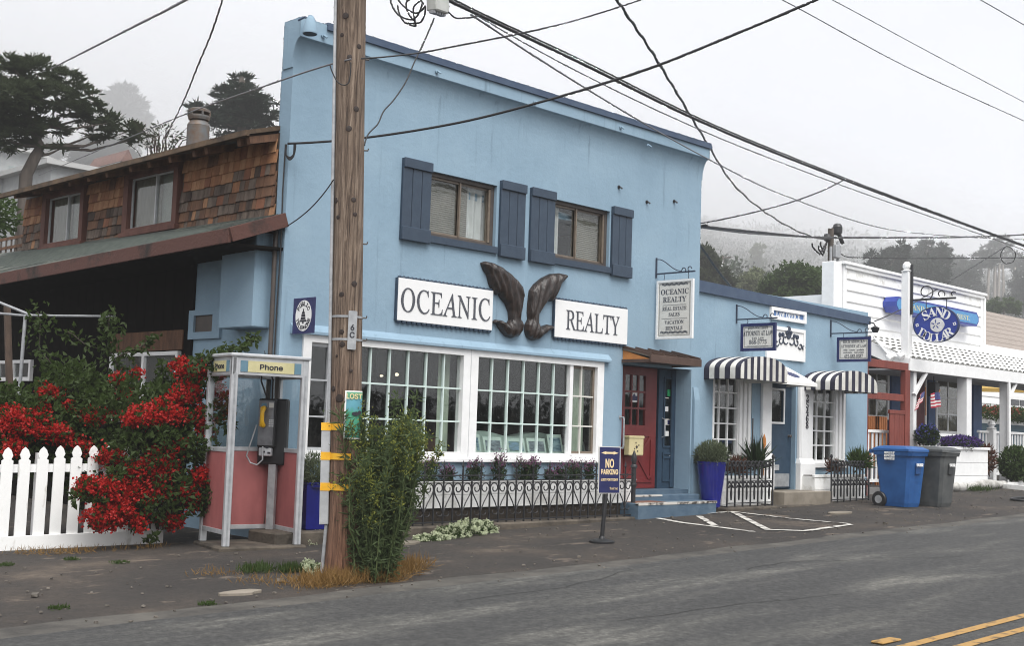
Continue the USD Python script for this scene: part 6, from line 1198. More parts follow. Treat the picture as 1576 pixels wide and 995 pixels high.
# striped barrel awnings
stripe_n, stripe_w = mat('navy_canvas', (0.016, 0.016, 0.032), (0.022, 0.022, 0.042), 9, 4, 0.85), mat('cream_canvas', (0.48, 0.465, 0.42), (0.68, 0.665, 0.62), 4, 8, 0.85)
def awning(label, pl_, pf0, pf1, ptop, pbot, proj, nside, nfront, pv):
    """pf0, pf1: picture x of the front arch's ends; ptop: the arch's top; pv: bottom of the valance."""
    Yf = LY - proj; x0, x1 = P(pf0, pbot, Yf)[0], P(pf1, pbot, Yf)[0]; xm = (x0 + x1) / 2; hw = (x1 - x0) / 2
    zt = P((pf0 + pf1) / 2 - 4, ptop, Yf)[2]; zs = P((pf0 + pf1) / 2, pbot, Yf)[2]; zv = P((pf0 + pf1) / 2, pv, Yf)[2]; hz = zt - zs
    t = thing('striped_awning', label, 'awning', (xm, LY, zv), 'striped barrel awnings'); aa = np.linspace(PI, 0, 25)
    for k in range(nside):
        ya, yb = LY - .002 - (proj - .002) * k / nside, LY - .002 - (proj - .002) * (k + 1) / nside
        arc = [(x0, zv)] + [(xm + hw * math.cos(a), zs + hz * math.sin(a)) for a in aa] + [(x1, zv)]
        A = np.array([[(x, ya, z), (x, yb + .0005, z)] for x, z in arc]); mb = MB(); mb.grid(A[..., 0], A[..., 1], A[..., 2]); B = A.copy(); B[..., 0] = xm + (B[..., 0] - xm) * .985; B[..., 2] -= .012; mb.grid(B[..., 0][::-1], B[..., 1][::-1], B[..., 2][::-1]); mb.build('stripe', stripe_n if k % 2 == 0 else stripe_w, t, 50)
    w = (x1 - x0) / nfront
    for k in range(nfront):
        a, b = x0 + k * w, x0 + (k + 1) * w; xs = np.linspace(a, b, 5); top = [(x, zs + hz * math.sqrt(max(0, 1 - ((x - xm) / hw) ** 2))) for x in xs]
        mb = MB(); mb.prism([(x, Yf - .004, z) for x, z in ([(a, zv)] + top + [(b, zv)])][::1], (0, .012, 0)); mb.build('front_stripe', stripe_w if k % 2 == 0 else stripe_n, t)
    mb = MB(); mb.tube([(x0 + .02, LY - .01, zv + .02), (x0 + .02, Yf + .02, zv + .02), (x1 - .02, Yf + .02, zv + .02), (x1 - .02, LY - .01, zv + .02)], .012, 6); mb.build('frame', M['alu'], t)
awning('larger navy and cream striped awning over the left tall window', 1092, 1140, 1212, 549, 571, .72, 7, 15, 586)
awning('smaller navy and cream striped awning over the right window near the red gate', 1253, 1285, 1350, 571, 592, .68, 7, 13, 603)
# small white hood over the office door
Yh = LY - .62; a0, a1 = P(1212, 594, Yh)[0], P(1258, 597, Yh)[0]; zt_ = lz(1225, 567); zb_ = P(1235, 594, Yh)[2]
hd = thing('door_hood', 'white canvas hood with dark ovals over the office door', 'awning', (a0, LY, zb_)); hoodm = mat('white_canvas', (0.74, 0.73, 0.70), (0.80, 0.79, 0.76), 6, 4, 0.8); al = a0 - .35
mb = MB(); mb.prism([(al, LY - .002, zt_), (al, Yh, zb_ + .05), (al, Yh, zb_), (al, Yh + .015, zb_), (al, Yh + .015, zb_ + .045), (al, LY - .002, zt_ - .015)], (a1 - al, 0, 0)); mb.build('canvas', hoodm, hd)
for x in (al, a1 - .012): mb = MB(); mb.prism([(x, LY - .003, zt_ - .016), (x, Yh + .016, zb_ + .044), (x, Yh + .016, zb_ + .0), (x, LY - .003, zb_ + .0)], (.012, 0, 0)); mb.build('side_panel', hoodm, hd)
sl = np.array([0, LY - Yh, zt_ - zb_ - .05]); pl = PL((al, Yh, zb_ + .05), (1, 0, 0), sl); Ls = np.linalg.norm(sl)
for fx in (.30, .74): mb = MB(); pl.ext(mb, affinity.translate(affinity.scale(Point(0, 0).buffer(1, 12), .16, .13), (a1 - al) * fx, Ls * .48), .001, .006); mb.build('oval', M['navysign'], hd)
# pots, planter boxes and little iron fences before the office
YB = -.30
for k, (pa, pb, pt_, pbm, lb) in enumerate([(1110, 1186, 733, 766, 'white wooden planter box below the larger striped awning'), (1253, 1330, 731, 763, 'white wooden planter box below the smaller striped awning')]):
    a, b = P(pa, 750, YB)[0], P(pb, 750, YB)[0]; zt_, zb_ = P((pa + pb) / 2, pt_, YB)[2], .16
    t = thing('planter_box', lb, 'planter', (a, YB, zb_)); mb = MB(); mb.box(a, b, YB, LY - .1, zb_, zt_ - .03); mb.build('box', M['oldwhite'], t); mb = MB(); mb.box(a - .02, b + .02, YB - .02, YB + .03, zt_ - .05, zt_, .004); mb.build('rim', M['oldwhite'], t); mb = MB(); mb.box(a + .03, b - .03, YB + .035, LY - .12, zt_ - .03, zt_ - .015); mb.build('soil', M['soil'], t)
    for j in range(2): mb = MB(); mb.box(a + .002, b - .002, YB - .012, YB - .001, zb_ + .02 + j * (zt_ - zb_ - .08) / 2, zb_ + .01 + (j + 1) * (zt_ - zb_ - .08) / 2, .003); mb.build('front_board', M['oldwhite'], t)
def small_fence(label, pa, pb, ptop, pbot, Y, n):
    a, b = P(pa, pbot, Y)[0], P(pb, pbot, Y)[0]; zb_ = .17; zt_ = P((pa + pb) / 2, ptop, Y)[2]; t = thing('iron_guard', label, 'fence', (a, Y, zb_), 'low iron guards before the office'); p = (b - a) / n
    for z in (zb_ + .05, zb_ + (zt_ - zb_) * .52, ): mb = MB(); mb.box(a, b, Y - .009, Y + .009, z - .008, z + .008); mb.build('rail', M['iron'], t)
    for k in range(n + 1): mb = MB(); x = a + k * p; mb.box(x - .011, x + .011, Y - .0095, Y + .0095, zb_ - .02, zt_ - (.0 if k in (0, n) else .08)); mb.build('bar', M['iron'], t)
    for k in range(n):
        xc = a + (k + .5) * p
        for row, (z0, up) in enumerate(((zb_ + .10, 1), (zb_ + (zt_ - zb_) * .52 + .04, 1))):
            H = (zt_ - zb_) * .42
            for sgn in (-1, 1):
                th = np.linspace(0, 2.1 * PI, 16); r = p * .27 * (1 - th / 9.5); c = np.column_stack([xc + sgn * (p * .26 - r * np.cos(th)), z0 + H * .72 + r * np.sin(th)]); c = np.vstack([[xc, z0], [xc + sgn * p * .05, z0 + H * .35], c]); mb = MB(); mb.tube(np.column_stack([c[:, 0], 0 * c[:, 0] + Y, c[:, 1]]), .014, 5); mb.build('scroll', M['iron'], t)
    for x in (a, b): mb = MB(); mb.tube([(x, Y, zb_), (x, LY - .1, zb_)], .009, 5); mb.build('return_bar', M['iron'], t)
    for k in range(0, n + 1, n): mb = MB(); x = a + k * p; mb.lathe([(.02, zt_), (.028, zt_ + .03), (.02, zt_ + .06), (.004, zt_ + .07)], (x, Y, 0), 8); mb.build('finial', M['iron'], t)
small_fence('low black iron guard with scrolls below the larger striped awning', 1119, 1189, 706, 764, -.52, 6)
small_fence('low black iron guard with scrolls near the blue bin', 1279, 1337, 706, 763, -.50, 6)
def spiky(name, label, c, r, h, n, leaf, L, W, tilt=.6):
    t = thing(name, label, 'plant', c); mb = MB(); p = np.asarray(c) + np.column_stack([rng.normal(0, r * .25, n), rng.normal(0, r * .2, n), rng.uniform(0, h * .5, n)]); mb.leaves(p, upright(rng, n, tilt), L, W, rng, .15); mb.build('foliage', leaf, t, kind='stuff'); s_ = MB()
    for k in range(5): s_.tube([c, np.asarray(c) + [rng.normal(0, r * .3), rng.normal(0, r * .2), h * .7]], [.01, .005], 4)
    s_.build('stem', M['stemgreen'], t, kind='stuff')
spiky('spiky_plant', 'dark green spiky plant behind the left iron guard', P(1162, 728, -.2), .22, .35, 160, L_['darkleaf'], .42, .035, .7)
spiky('rusty_plant', 'rusty brown leafed plant beside the spiky one', P(1132, 730, -.2), .22, .2, 260, L_['rustleaf'], .22, .03, .9)
spiky('trailing_plant', 'leafy green plant at the right end of the right iron guard', P(1322, 722, -.35), .28, .3, 320, L_['bush'], .28, .035, .9); spiky('rusty_plant', 'low rusty brown leaves in the right planter box', P(1283, 726, -.25), .2, .12, 200, L_['rustleaf'], .2, .028, 1.0)
mb = MB(); q = P(1158, 690, -.1); mb.tube([(q[0], -.1, q[2] - .3), (q[0], -.1, q[2] + .5)], .012, 6)
tag(mb.build('garden_stake', M['bronzedark'], None), 'thin dark garden stake behind the spiky plant', 'stake')
mb = MB(); q = P(1176, 690, -.12); mb.lathe([(.008, -.5), (.008, 0), (.02, .01), (.035, .06), (.03, .16), (.004, .24)], q, 8); tag(mb.build('garden_torch', M['orangewood'], None), 'brown garden torch before the left white pilaster of the office door', 'torch')

# ---------------------------------------------------------------- white clapboard restaurant on the right
SY, PY = 1.6, .3; SF = PL((0, SY, 0), (1, 0, 0)); rng = np.random.default_rng(51)
sx = lambda px, py=480, Y=SY: P(px, py, Y)[0]
sz = lambda px, py, Y=SY: P(px, py, Y)[2]
sd = thing('white_restaurant', 'white clapboard building with stepped false front and tiled porch', 'building', (24, SY, .3))
fx0, fx1, ft = sx(1284, 400), sx(1512, 453), 5.12
mb = MB(); mb.box(fx0 + .02, fx1 - .02, SY + .03, SY + .22, 2.9, ft - .05); mb.box(fx0 + .0, fx0 + .35, SY + .0, SY + .3, 2.8, ft - .02, .01); mb.build('false_front', M['white'], sd)
mb = MB(); mb.box(fx0 + .36, fx0 + .5, SY - .025, SY + .02, 2.8, ft - .04, .006); mb.build('corner_board', M['white'], sd); mb = MB(); mb.box(fx1 - .14, fx1, SY - .025, SY + .02, 3.4, ft - .04, .006); mb.build('corner_board', M['white'], sd)
nb = 8
for k in range(nb):
    z = 3.05 + k * (ft - .1 - 3.05) / nb; z2 = 3.05 + (k + 1) * (ft - .1 - 3.05) / nb
    mb = MB(); mb.prism([(fx0 + .5, SY - .028, z), (fx0 + .5, SY + .03, z), (fx0 + .5, SY + .03, z2 + .01), (fx0 + .5, SY + .008, z2 + .01)], (fx1 - fx0 - .64, 0, 0)); mb.build('clapboard', M['oldwhite' if k == nb - 1 else 'white'], sd)
mb = MB(); mb.box(fx0 + .3, fx1 + .08, SY - .10, SY + .25, ft - .05, ft + .01, .006); mb.box(fx0 + .4, fx1 + .02, SY - .06, SY - .0, ft - .13, ft - .052, .006); mb.build('top_moulding', M['white'], sd)
mb = MB(); mb.box(fx0 + .1, fx1 - .1, SY + .23, SY + 6, -.2, 4.4); mb.build('main_block', M['white'], sd)
mb = MB(); mb.tube([(fx1 + .05, SY - .03, ft - .1), (fx1 + .05, SY - .03, 3.4)], .04, 10); mb.build('downpipe', M['white'], sd)
# porch roof, with white scalloped tiles
cx0, cx1 = P(1397, 559, PY)[0], 33.5; ze = P(1397, 552, PY)[2]; zr = sz(1500, 543) + .02
mb = MB(); mb.prism([(cx0, PY, ze - .02), (cx0, SY + .02, zr - .02), (cx0, SY + .02, zr - .08), (cx0, PY, ze - .08)], (cx1 - cx0, 0, 0)); rf = mb.build('porch_roof', M['white'], sd)
sl = np.array([0, SY - PY, zr - ze]); Ls = np.linalg.norm(sl); tl = PL((cx0, PY - .03, ze - .015), (1, 0, 0), sl); rows_ = 6; tw = .26; mb = MB()
aa = np.linspace(0, PI, 7)
for r in range(rows_):
    for c in range(int((cx1 - cx0) / tw)):
        x = (c + (.5 if r % 2 else 0)) * tw; y = r * Ls / rows_; h = Ls / rows_ * 1.25
        top = [tl.at(x + tw / 2 - math.cos(a) * tw * .48, y + (.0 if 0 else 0) + h * 0 - math.sin(a) * h * .0, .012 + .055 * math.sin(a) + .02) for a in aa]; bot = [tl.at(x + tw / 2 - math.cos(a) * tw * .44, y + h, .005 + .045 * math.sin(a)) for a in aa]
        n = len(aa); mb.add(np.vstack([top, bot]), np.array([[i, i + 1, i + 1 + n, i + n] for i in range(n - 1)]))
mb.build('roof_tiles', M['oldwhite'], rf, kind='stuff')
mb = MB(); mb.box(cx0 - .02, cx1, PY - .06, PY - .02, ze - .26, ze + .0, .006); mb.build('fascia', M['white'], rf)
mb = MB(); mb.bar((cx0 - .02, PY - .02, ze - .13), (cx0 - .02, SY, zr - .15), .04, .26); mb.build('rake_board', M['white'], rf)
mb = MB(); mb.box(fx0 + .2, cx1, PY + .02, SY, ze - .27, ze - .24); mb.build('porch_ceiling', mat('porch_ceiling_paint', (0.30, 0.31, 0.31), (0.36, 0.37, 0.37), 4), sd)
mb = MB(); q0, q1 = PX(1345, 520, cx0 - .06), PX(1386, 551, cx0 - .06); mb.tube([q0, (q0 + q1) / 2 + [0, 0, -.12], q1], .025, 8); mb.build('conduit', M['white'], sd, True)
for px, py in ((1369, 551), (1386, 548)): q = PX(px, py, cx0 - .12); mb = MB(); mb.lathe([(.04, -.08), (.075, .06), (.07, .065)], q, 12, R=rotx(2.2)); mb.build('floodlight', M['white'], sd)
# posts
def post(px, w, Y, z0, z1, nm='porch_post'): x = P(px, 640, Y)[0]; mb = MB(); mb.box(x - w / 2, x + w / 2, Y - w / 2, Y + w / 2, z0, z1, .008); return mb.build(nm, M['white'], sd), x
post(1404, .13, PY + .08, .35, ze - .2); post(1484, .24, PY + .1, .35, ze - .2); post(1547, .2, PY + .1, .35, ze - .2); post(1552.5, .06, PY - .05, .5, ze - .2, 'downpipe')
x = P(1403, 590, PY + .05)[0]; mb = MB(); mb.bar((x + .02, PY, ze - .75), (x + .55, PY, ze - .25), .07, .07); mb.build('brace', M['white'], sd); x = P(1547, 590, PY + .05)[0]; mb = MB(); mb.bar((x + .05, PY, ze - .7), (x + .5, PY, ze - .25), .06, .06); mb.build('brace', M['white'], sd)
# wall under the porch: navy, red door, windows
navyw = mat('navy_wall_paint', (0.02, 0.035, 0.10), (0.028, 0.045, 0.12), 6, 4, 0.6)
mb = MB(); mb.box(fx0 - 1.0, fx1 - .2, SY, SY + .05, .3, 3.05); mb.build('porch_wall', navyw, sd)
def swin(pa, pb, pt_, pb_, nx, nz, name='porch_window', warm=True):
    a, b = sx(pa, 620), sx(pb, 620); zt, zb_ = sz((pa + pb) / 2, pt_), sz((pa + pb) / 2, pb_)
    mb = MB(); SF.ext(mb, sbox(a - .08, zb_ - .08, b + .08, zt + .1).difference(sbox(a, zb_, b, zt)), .001, .04); w = mb.build(name, M['white'], sd)
    mb = MB(); SF.box(mb, a, b, zb_, zt, .002, .006); mb.build('dark_inside', mat('warm_dim_room', (0.06, 0.05, 0.03), (0.13, 0.10, 0.055), 1.4, 4, 0.9), w)
    xs, zs_ = np.linspace(a, b, nx + 1), np.linspace(zb_, zt, nz + 1)
    for i in range(nx):
        for j in range(nz): mb = MB(); SF.box(mb, xs[i] + .004, xs[i + 1] - .004, zs_[j] + .004, zs_[j + 1] - .004, .014, .018); mb.build('pane', M['glass'], w)
    for x in xs[1:-1]: mb = MB(); SF.box(mb, x - .018, x + .018, zb_, zt, .008, .03); mb.build('muntin', M['white'], w)
    for z in zs_[1:-1]: mb = MB(); SF.box(mb, a, b, z - .018, z + .018, .009, .029); mb.build('muntin', M['white'], w)
swin(1441, 1474, 588, 664, 2, 3); swin(1331, 1364, 563, 640, 2, 3)
for pa, pb, nm, m_ in ((1405, 1420, 'door', mat('dark_red_door', (0.10, 0.012, 0.018), (0.13, 0.016, 0.02), 6)), (1424, 1434, 'blue_post', mat('bright_navy_post', (0.022, 0.06, 0.16), (0.03, 0.075, 0.19), 6)), (1367, 1384, 'blue_post', mat('bright_navy_post', (0, 0, 0))), (1493, 1506, 'blue_post', mat('bright_navy_post', (0, 0, 0)))):
    a, b = sx(pa, 620), sx(pb, 620); mb = MB(); mb.box(a, b, SY - .05 if nm == 'door' else SY - .09, SY - .003, .35, 2.86 if nm == 'door' else 3.0, .006); d_ = mb.build(nm, m_, sd)
    if nm == 'door': mb = MB(); mb.box(b + .02, b + .1, SY - .06, SY - .004, .35, 2.9); mb.build('door_frame', M['white'], sd); mb = MB(); mb.lathe([(.03, 0), (.04, .05), (.01, .07)], (b - .12, SY - .05, 1.35), 10, R=rotx(PI / 2)); mb.build('knob', M['alu'], d_)
mb = MB(); mb.box(fx0 - 1.0, cx1, PY - .05, SY, .1, .36); mb.build('porch_floor', mat('porch_floor_grey', (0.12, 0.12, 0.12), (0.17, 0.165, 0.16), 4), sd)
def rail(px0, px1, Y, zt, zb_, nm='railing'):
    a, b = P(px0, 690, Y)[0], P(px1, 690, Y)[0]; mb = MB(); mb.box(a, b, Y - .05, Y + .03, zt - .06, zt, .006); t = mb.build(nm, M['white'], sd); mb = MB(); mb.box(a, b, Y - .03, Y + .01, zb_, zb_ + .06); mb.build('bottom_rail', M['white'], t)
    for x in np.arange(a + .08, b, .17): mb = MB(); mb.box(x - .03, x + .03, Y - .022, Y + .002, zb_ + .06, zt - .06); mb.build('baluster', M['white'], t)
rail(1332, 1366, PY + .12, P(1345, 662, PY + .12)[2], .46); rail(1409, 1476, PY + .12, P(1440, 668, PY + .12)[2], .46); rail(1505, 1640, PY + .7, P(1530, 664, PY + .7)[2], .55)
q = P(1526, 660, PY + .62); mb = MB(); mb.box(q[0] - .09, q[0] + .09, q[1] - .09, q[1] + .09, .4, q[2] - .02, .01); mb.lathe([(.10, 0), (.12, .03), (.05, .06), (.10, .12), (.06, .19), (.005, .22)], (q[0], q[1], q[2] - .02), 12); mb.build('newel_post', M['white'], sd)
# sign post with hanging oval board
XS = cx0 + .06; YS = PY + .06; zt = P(1397, 420, YS)[2]
sp_ = thing('sign_post', 'tall white sign post with ball finial on the porch corner', 'post', (XS, YS, ze)); w = .085
mb = MB(); mb.box(XS - w, XS + w, YS - w, YS + w, ze - .05, zt, .012); mb.lathe([(.10, 0), (.12, .03), (.05, .06), (.09, .11), (.085, .17), (.05, .22), (.004, .235)], (XS, YS, zt), 14); mb.build('post', M['white'], sp_)
zb_ = PX(1430, 461, XS)[2]; e_ = PX(1471, 457, XS)
mb = MB(); mb.box(XS - .02, XS + .02, e_[1], YS - w, zb_ - .02, zb_ + .02); mb.box(XS - .022, XS + .022, YS - w - .05, YS - w - .001, zb_ - .3, zb_ + .75); mb.build('bracket_arm', M['iron'], sp_)
for (px, py, r, a0, a1) in ((1425, 450, .17, -1.2, 5.2), (1448, 453, .09, -.5, 4.2), (1467, 453, .06, .5, 4.4)):
    c = PX(px, py, XS); th = np.linspace(a0, a1, 24); rr = r * np.linspace(1, .45, 24); mb = MB(); mb.tube(np.column_stack([0 * th + XS, c[1] - rr * np.cos(th), c[2] + rr * np.sin(th)]), .012, 6); mb.build('scroll', M['iron'], sp_, True)
oc = PX(1441, 500, XS); rx = abs(PX(1476, 498, XS)[1] - PX(1406, 502, XS)[1]) / 2; rz = (PX(1441, 473, XS)[2] - PX(1441, 528, XS)[2]) / 2
ov = thing('oval_sign', 'blue oval hanging sign with a white shell and ring lettering', 'sign', oc); pl = PL((XS, oc[1], oc[2]), (0, -1, 0))
bluesign = mat('royal_blue_sign', (0.02, 0.04, 0.24), (0.026, 0.05, 0.28), 8, 3, 0.4); el = affinity.scale(Point(0, 0).buffer(1, 32), rx, rz)
mb = MB(); pl.ext(mb, el, -.025, .025); mb.build('board', bluesign, ov); mb = MB(); pl.ext(mb, el.buffer(.004).difference(el.buffer(-.022)), -.03, .03); mb.build('rim', navyw, ov)
shell = affinity.scale(Polygon([(math.cos(a) * (1 + .04 * math.cos(5 * a)), math.sin(a)) for a in np.linspace(0, 2 * PI, 40)[:-1]]), rx * .31, rz * .40); slots = union_all([affinity.rotate(sbox(-.012, .03, .012, rz * .27), k * 72, origin=(0, 0)) for k in range(5)])
mb = MB(); pl.ext(mb, affinity.translate(shell, 0, -.01).difference(slots), .026, .034); mb.build('shell_emblem', mat('shell_white', (0.55, 0.55, 0.55), (0.72, 0.72, 0.71), 12), ov); 
mb = MB(); ring_text(pl, mb, 'SAND', 0, 0, rx * .68, rz * .72, math.radians(146), math.radians(34), .19, 'bold', .026, .034, False, .75); ring_text(pl, mb, 'DOLLAR', 0, 0, rx * .72, rz * .74, math.radians(206), math.radians(334), .18, 'bold', .026, .034, True, .62); pl.ext(mb, union_all([affinity.rotate(sbox(s * rx * .82 - .03, -.03, s * rx * .82 + .03, .03).difference(sbox(s * rx * .82 - .015, -.015, s * rx * .82 + .015, .015)), 20) for s in (-1, 1)]), .026, .032); mb.build('lettering', M['boardwhite'], ov)
for s in (-.45, .45): mb = MB(); mb.tube([pl.at(s * rx, rz * .85, 0), (XS, pl.at(s * rx, 0, 0)[1], zb_)], .010, 6); mb.build('hanger', M['iron'], ov)
# long blue board on the false front
a, b = sx(1357, 470), sx(1486, 490); zt1, zb1 = (sz(1357, 455) + sz(1484, 484)) / 2, (sz(1357, 478) + sz(1484, 506)) / 2
lb = thing('long_blue_sign', 'long blue board with clipped corners and faded gold lettering on the false front', 'sign', (a, SY - .3, zb1))
ch_ = .12; shp = Polygon([(a, zb1 + ch_), (a + ch_, zb1), (b - ch_, zb1), (b, zb1 + ch_), (b, zt1 - ch_), (b - ch_, zt1), (a + ch_, zt1), (a, zt1 - ch_)])
mb = MB(); SF.ext(mb, shp, .03, .34); mb.build('board', bluesign, lb); skyb = mat('sky_blue_face', (0.07, 0.23, 0.46), (0.09, 0.27, 0.5), 6)
mb = MB(); SF.ext(mb, shp.buffer(-.05), .341, .35); mb.build('face', skyb, lb); gold = mat('faded_gold', (0.46, 0.48, 0.34), (0.55, 0.55, 0.38), 9)
hs = (zt1 - zb1); mb = MB(); SF.ext(mb, affinity.translate(text('SAND DOLLAR', hs * .36, 'bold', (b - a) * .46), a + .62, zb1 + hs * .30), .351, .356); SF.ext(mb, affinity.translate(text('REST.', hs * .34, 'bold', (b - a) * .17), b - 1.25, zb1 + hs * .30), .351, .356); mb.build('lettering', gold, lb)
mb = MB(); SF.ext(mb, Point(a + .32, zb1 + hs * .66).buffer(hs * .15).union(sbox(a + .305, zb1 + hs * .2, a + .335, zb1 + hs * .6)).union(affinity.scale(Point(a + .32, zb1 + hs * .2).buffer(hs * .1), 1, .35)), .351, .356); mb.build('glass_emblem', M['boardwhite'], lb)
# red wooden gate frame beside the office
YG = PY - .12; gl, gr = P(1329, 640, YG)[0], P(1393, 640, YG)[0]; zg = P(1360, 566, YG)[2]
gt = thing('red_gate_frame', 'red stained wooden gate frame with half height panel', 'gate', (gl, YG, .3))
for x, w in ((gl, .16), (gr, .2)): mb = MB(); mb.box(x - w / 2, x + w / 2, YG - .06, YG + .06, .15, zg, .008); mb.build('post', M['redwood'], gt)
mb = MB(); mb.box(gl - .1, gr + .05, YG - .05, YG + .05, zg - .02, zg + .14, .008); mb.build('top_beam', M['redwood'], gt); zz = P(1375, 612, YG)[2]
mb = MB(); mb.box(gl + .082, gr - .102, YG - .03, YG + .03, zz - .07, zz + .07, .006); mb.build('mid_rail', M['redwood'], gt); pa = P(1367, 650, YG)[0]; zt = P(1380, 632, YG)[2]
for k in range(3): w = (gr - .11 - pa) / 3; mb = MB(); mb.box(pa + k * w + .004, pa + (k + 1) * w - .004, YG - .04, YG - .01, .3, zt - .08, .004); mb.build('panel_board', M['redwood'], gt)
mb = MB(); mb.box(pa - .02, gr - .1, YG - .05, YG - .0, zt - .08, zt, .005); mb.build('panel_cap', M['redwood'], gt)
# slatted orange chairs on the porch
for k in range(2):
    x = P(1341 + k * 13, 655, PY + .7)[0]; ct = thing('slatted_chair', ['orange slatted wooden chair behind the red gate, left one', 'orange slatted wooden chair behind the red gate, right one'][k], 'chair', (x, PY + .7, .36)); om = mat('orange_chair', (0.40, 0.13, 0.03), (0.5, 0.18, 0.05), 8)
    for j in range(6): mb = MB(); mb.box(x - .27 + j * .092, x - .2 + j * .092, PY + .66, PY + .69, .75, P(1345, 641, PY + .7)[2], .004); mb.build('back_slat', om, ct)
    mb = MB(); mb.box(x - .28, x + .28, PY + .62, PY + 1.05, .76, .80); mb.build('seat', om, ct)
    for a, b in ((-.25, .64), (.22, .64), (-.25, 1.0), (.22, 1.0)): mb = MB(); mb.box(x + a, x + a + .04, PY + b, PY + b + .04, .36, .76); mb.build('leg', om, ct)
# two small flags on sticks
fl_red, fl_white, fl_blue = mat('flag_red', (0.42, 0.03, 0.05), None), mat('flag_white', (0.66, 0.64, 0.62), None), mat('flag_blue', (0.05, 0.06, 0.18), None)
for k, (p0, p1, w, h, lb_) in enumerate([((1408, 622), (1425, 600), .34, .30, 'small striped flag at left, half folded on its stick'), ((1428, 612), (1447, 604), .40, .32, 'small striped flag at right, with its blue corner showing')]):
    q = P(p1[0] - 2, p1[1], PY - .02); ft_ = thing('small_flag', lb_, 'flag', q, 'small flags on the porch'); u = np.array([-.86, 0, -.5]) if k == 0 else np.array([-.9, -.05, -.42]); pl = PL(q, -u, np.cross([0, -1, 0], -u)); pl.N = np.array([0, -1.0, 0])
    mb = MB(); mb.tube([P(1425 if k == 0 else 1436, 640 if k == 0 else 628, PY + .1), q + [.05, 0, .05]], .010, 6); mb.build('stick', M['orangewood'], ft_)
    O = q; dn = np.array([.22, 0, -1.0]) if k else np.array([-.5, 0, -1.0]); dn /= np.linalg.norm(dn); al = np.array([-1, 0, -.12]) if k else np.array([-.75, 0, -.55]); al /= np.linalg.norm(al); al = -al if False else al
    for j in range(9):
        s0, s1 = j / 9, (j + 1) / 9; A = np.array([[O + al * w * u_ + dn * h * s + np.array([0, -.02 * math.sin(9 * u_ + 2 * s), 0]) for s in (s0, s1)] for u_ in np.linspace(.0, 1, 9)]); mb = MB(); mb.grid(A[..., 0], A[..., 1], A[..., 2]); mb.build('stripe', fl_red if j % 2 == 0 else fl_white, ft_)
    A = np.array([[O + al * w * u_ + dn * h * s + np.array([0, -.02 * math.sin(9 * u_ + 2 * s) - .008, 0]) for s in (-.01, .5)] for u_ in np.linspace(-.01, .45, 5)]); mb = MB(); mb.grid(A[..., 0], A[..., 1], A[..., 2]); mb.build('canton', fl_blue, ft_)
# porch lamp
q = P(1437, 597, PY + .35); pn = thing('porch_lantern', 'black hanging lantern under the porch beside the flags', 'lamp', q); mb = MB(); mb.box(q[0] - .10, q[0] + .10, q[1] - .1, q[1] + .1, q[2] - .2, q[2] + .12, .02); mb.build('lantern', M['iron'], pn); mb = MB(); mb.tube([q + [0, 0, .1], q + [0, 0, .6]], .012, 6); mb.build('chain', M['iron'], pn)
# planter before the porch
a, b = P(1424, 745, 0)[0], P(1519, 742, 0)[0]; zt, zb_ = P(1480, 692, 0)[2], .3
wp = thing('white_planter', 'large white clapboard planter before the porch', 'planter', (a, 0, zb_))
for k in range(3): mb = MB(); mb.box(a, b, -.02 - .002 * k, .02, zb_ + k * (zt - zb_) / 3 + .004, zb_ + (k + 1) * (zt - zb_) / 3 - .004, .005); mb.build('board', M['white'], wp)
mb = MB(); mb.box(a + .01, b - .01, .021, PY - .07, zb_, zt - .05); mb.build('box', M['white'], wp); mb = MB(); mb.box(a - .04, b + .05, -.06, .03, zt - .01, zt + .05, .006); mb.build('cap_board', M['white'], wp)
def bushy(name, label, cat, c, r, n, leaf, L, W, flower=None, nf=0, fL=.03):
    t = thing(name, label, cat, c); mb = MB(); p, d = ellipsoid(rng, c, r, n, .25); mb.leaves(p, d * .7 + rng.normal(0, .6, p.shape) + [0, 0, .3], L, W, rng); mb.build('foliage', leaf, t, kind='stuff')
    if flower is not None: fm = MB(); p, d = ellipsoid(rng, np.asarray(c) + [0, 0, r[2] * .25], r, nf, .75); fm.leaves(p, rng.normal(0, 1, p.shape) + [0, 0, .4], fL, fL * .8, rng); fm.build('petals', flower, t, kind='stuff')
    s_ = MB()
    for k in range(6): s_.tube([np.asarray(c) + [0, 0, -r[2]], np.asarray(c) + [rng.normal(0, r[0] * .4), rng.normal(0, r[1] * .4), r[2] * .6]], [.012, .005], 4)
    s_.build('stem', M['stemgreen'], t, kind='stuff')
bushy('violet_flowers', 'blue violet flowering plant at the left end of the white planter', 'flowering plant', P(1427, 672, .08), (.30, .2, .20), 900, L_['darkleaf'], .09, .035, mat_v := leafmat('blue_violet_petal', (0.06, 0.06, 0.26), (0.10, 0.09, 0.36), (0.16, 0.14, 0.42), .2), 260, .06)
bushy('violet_flowers', 'long row of dull purple flowers along the white planter', 'flowering plant', P(1480, 684, .1), (.95, .2, .15), 1100, L_['darkleaf'], .07, .03, L_['violetfl'], 1400, .05)
bushy('green_bush', 'round green bush at the right edge beside the porch post', 'shrub', P(1563, 714, -.1), (.42, .35, .38), 1500, L_['bush'], .10, .05); bushy('orange_plant', 'thin orange tinted plant at the right end of the white planter', 'plant', P(1517, 708, .15), (.2, .2, .32), 500, L_['rustleaf'], .12, .035)
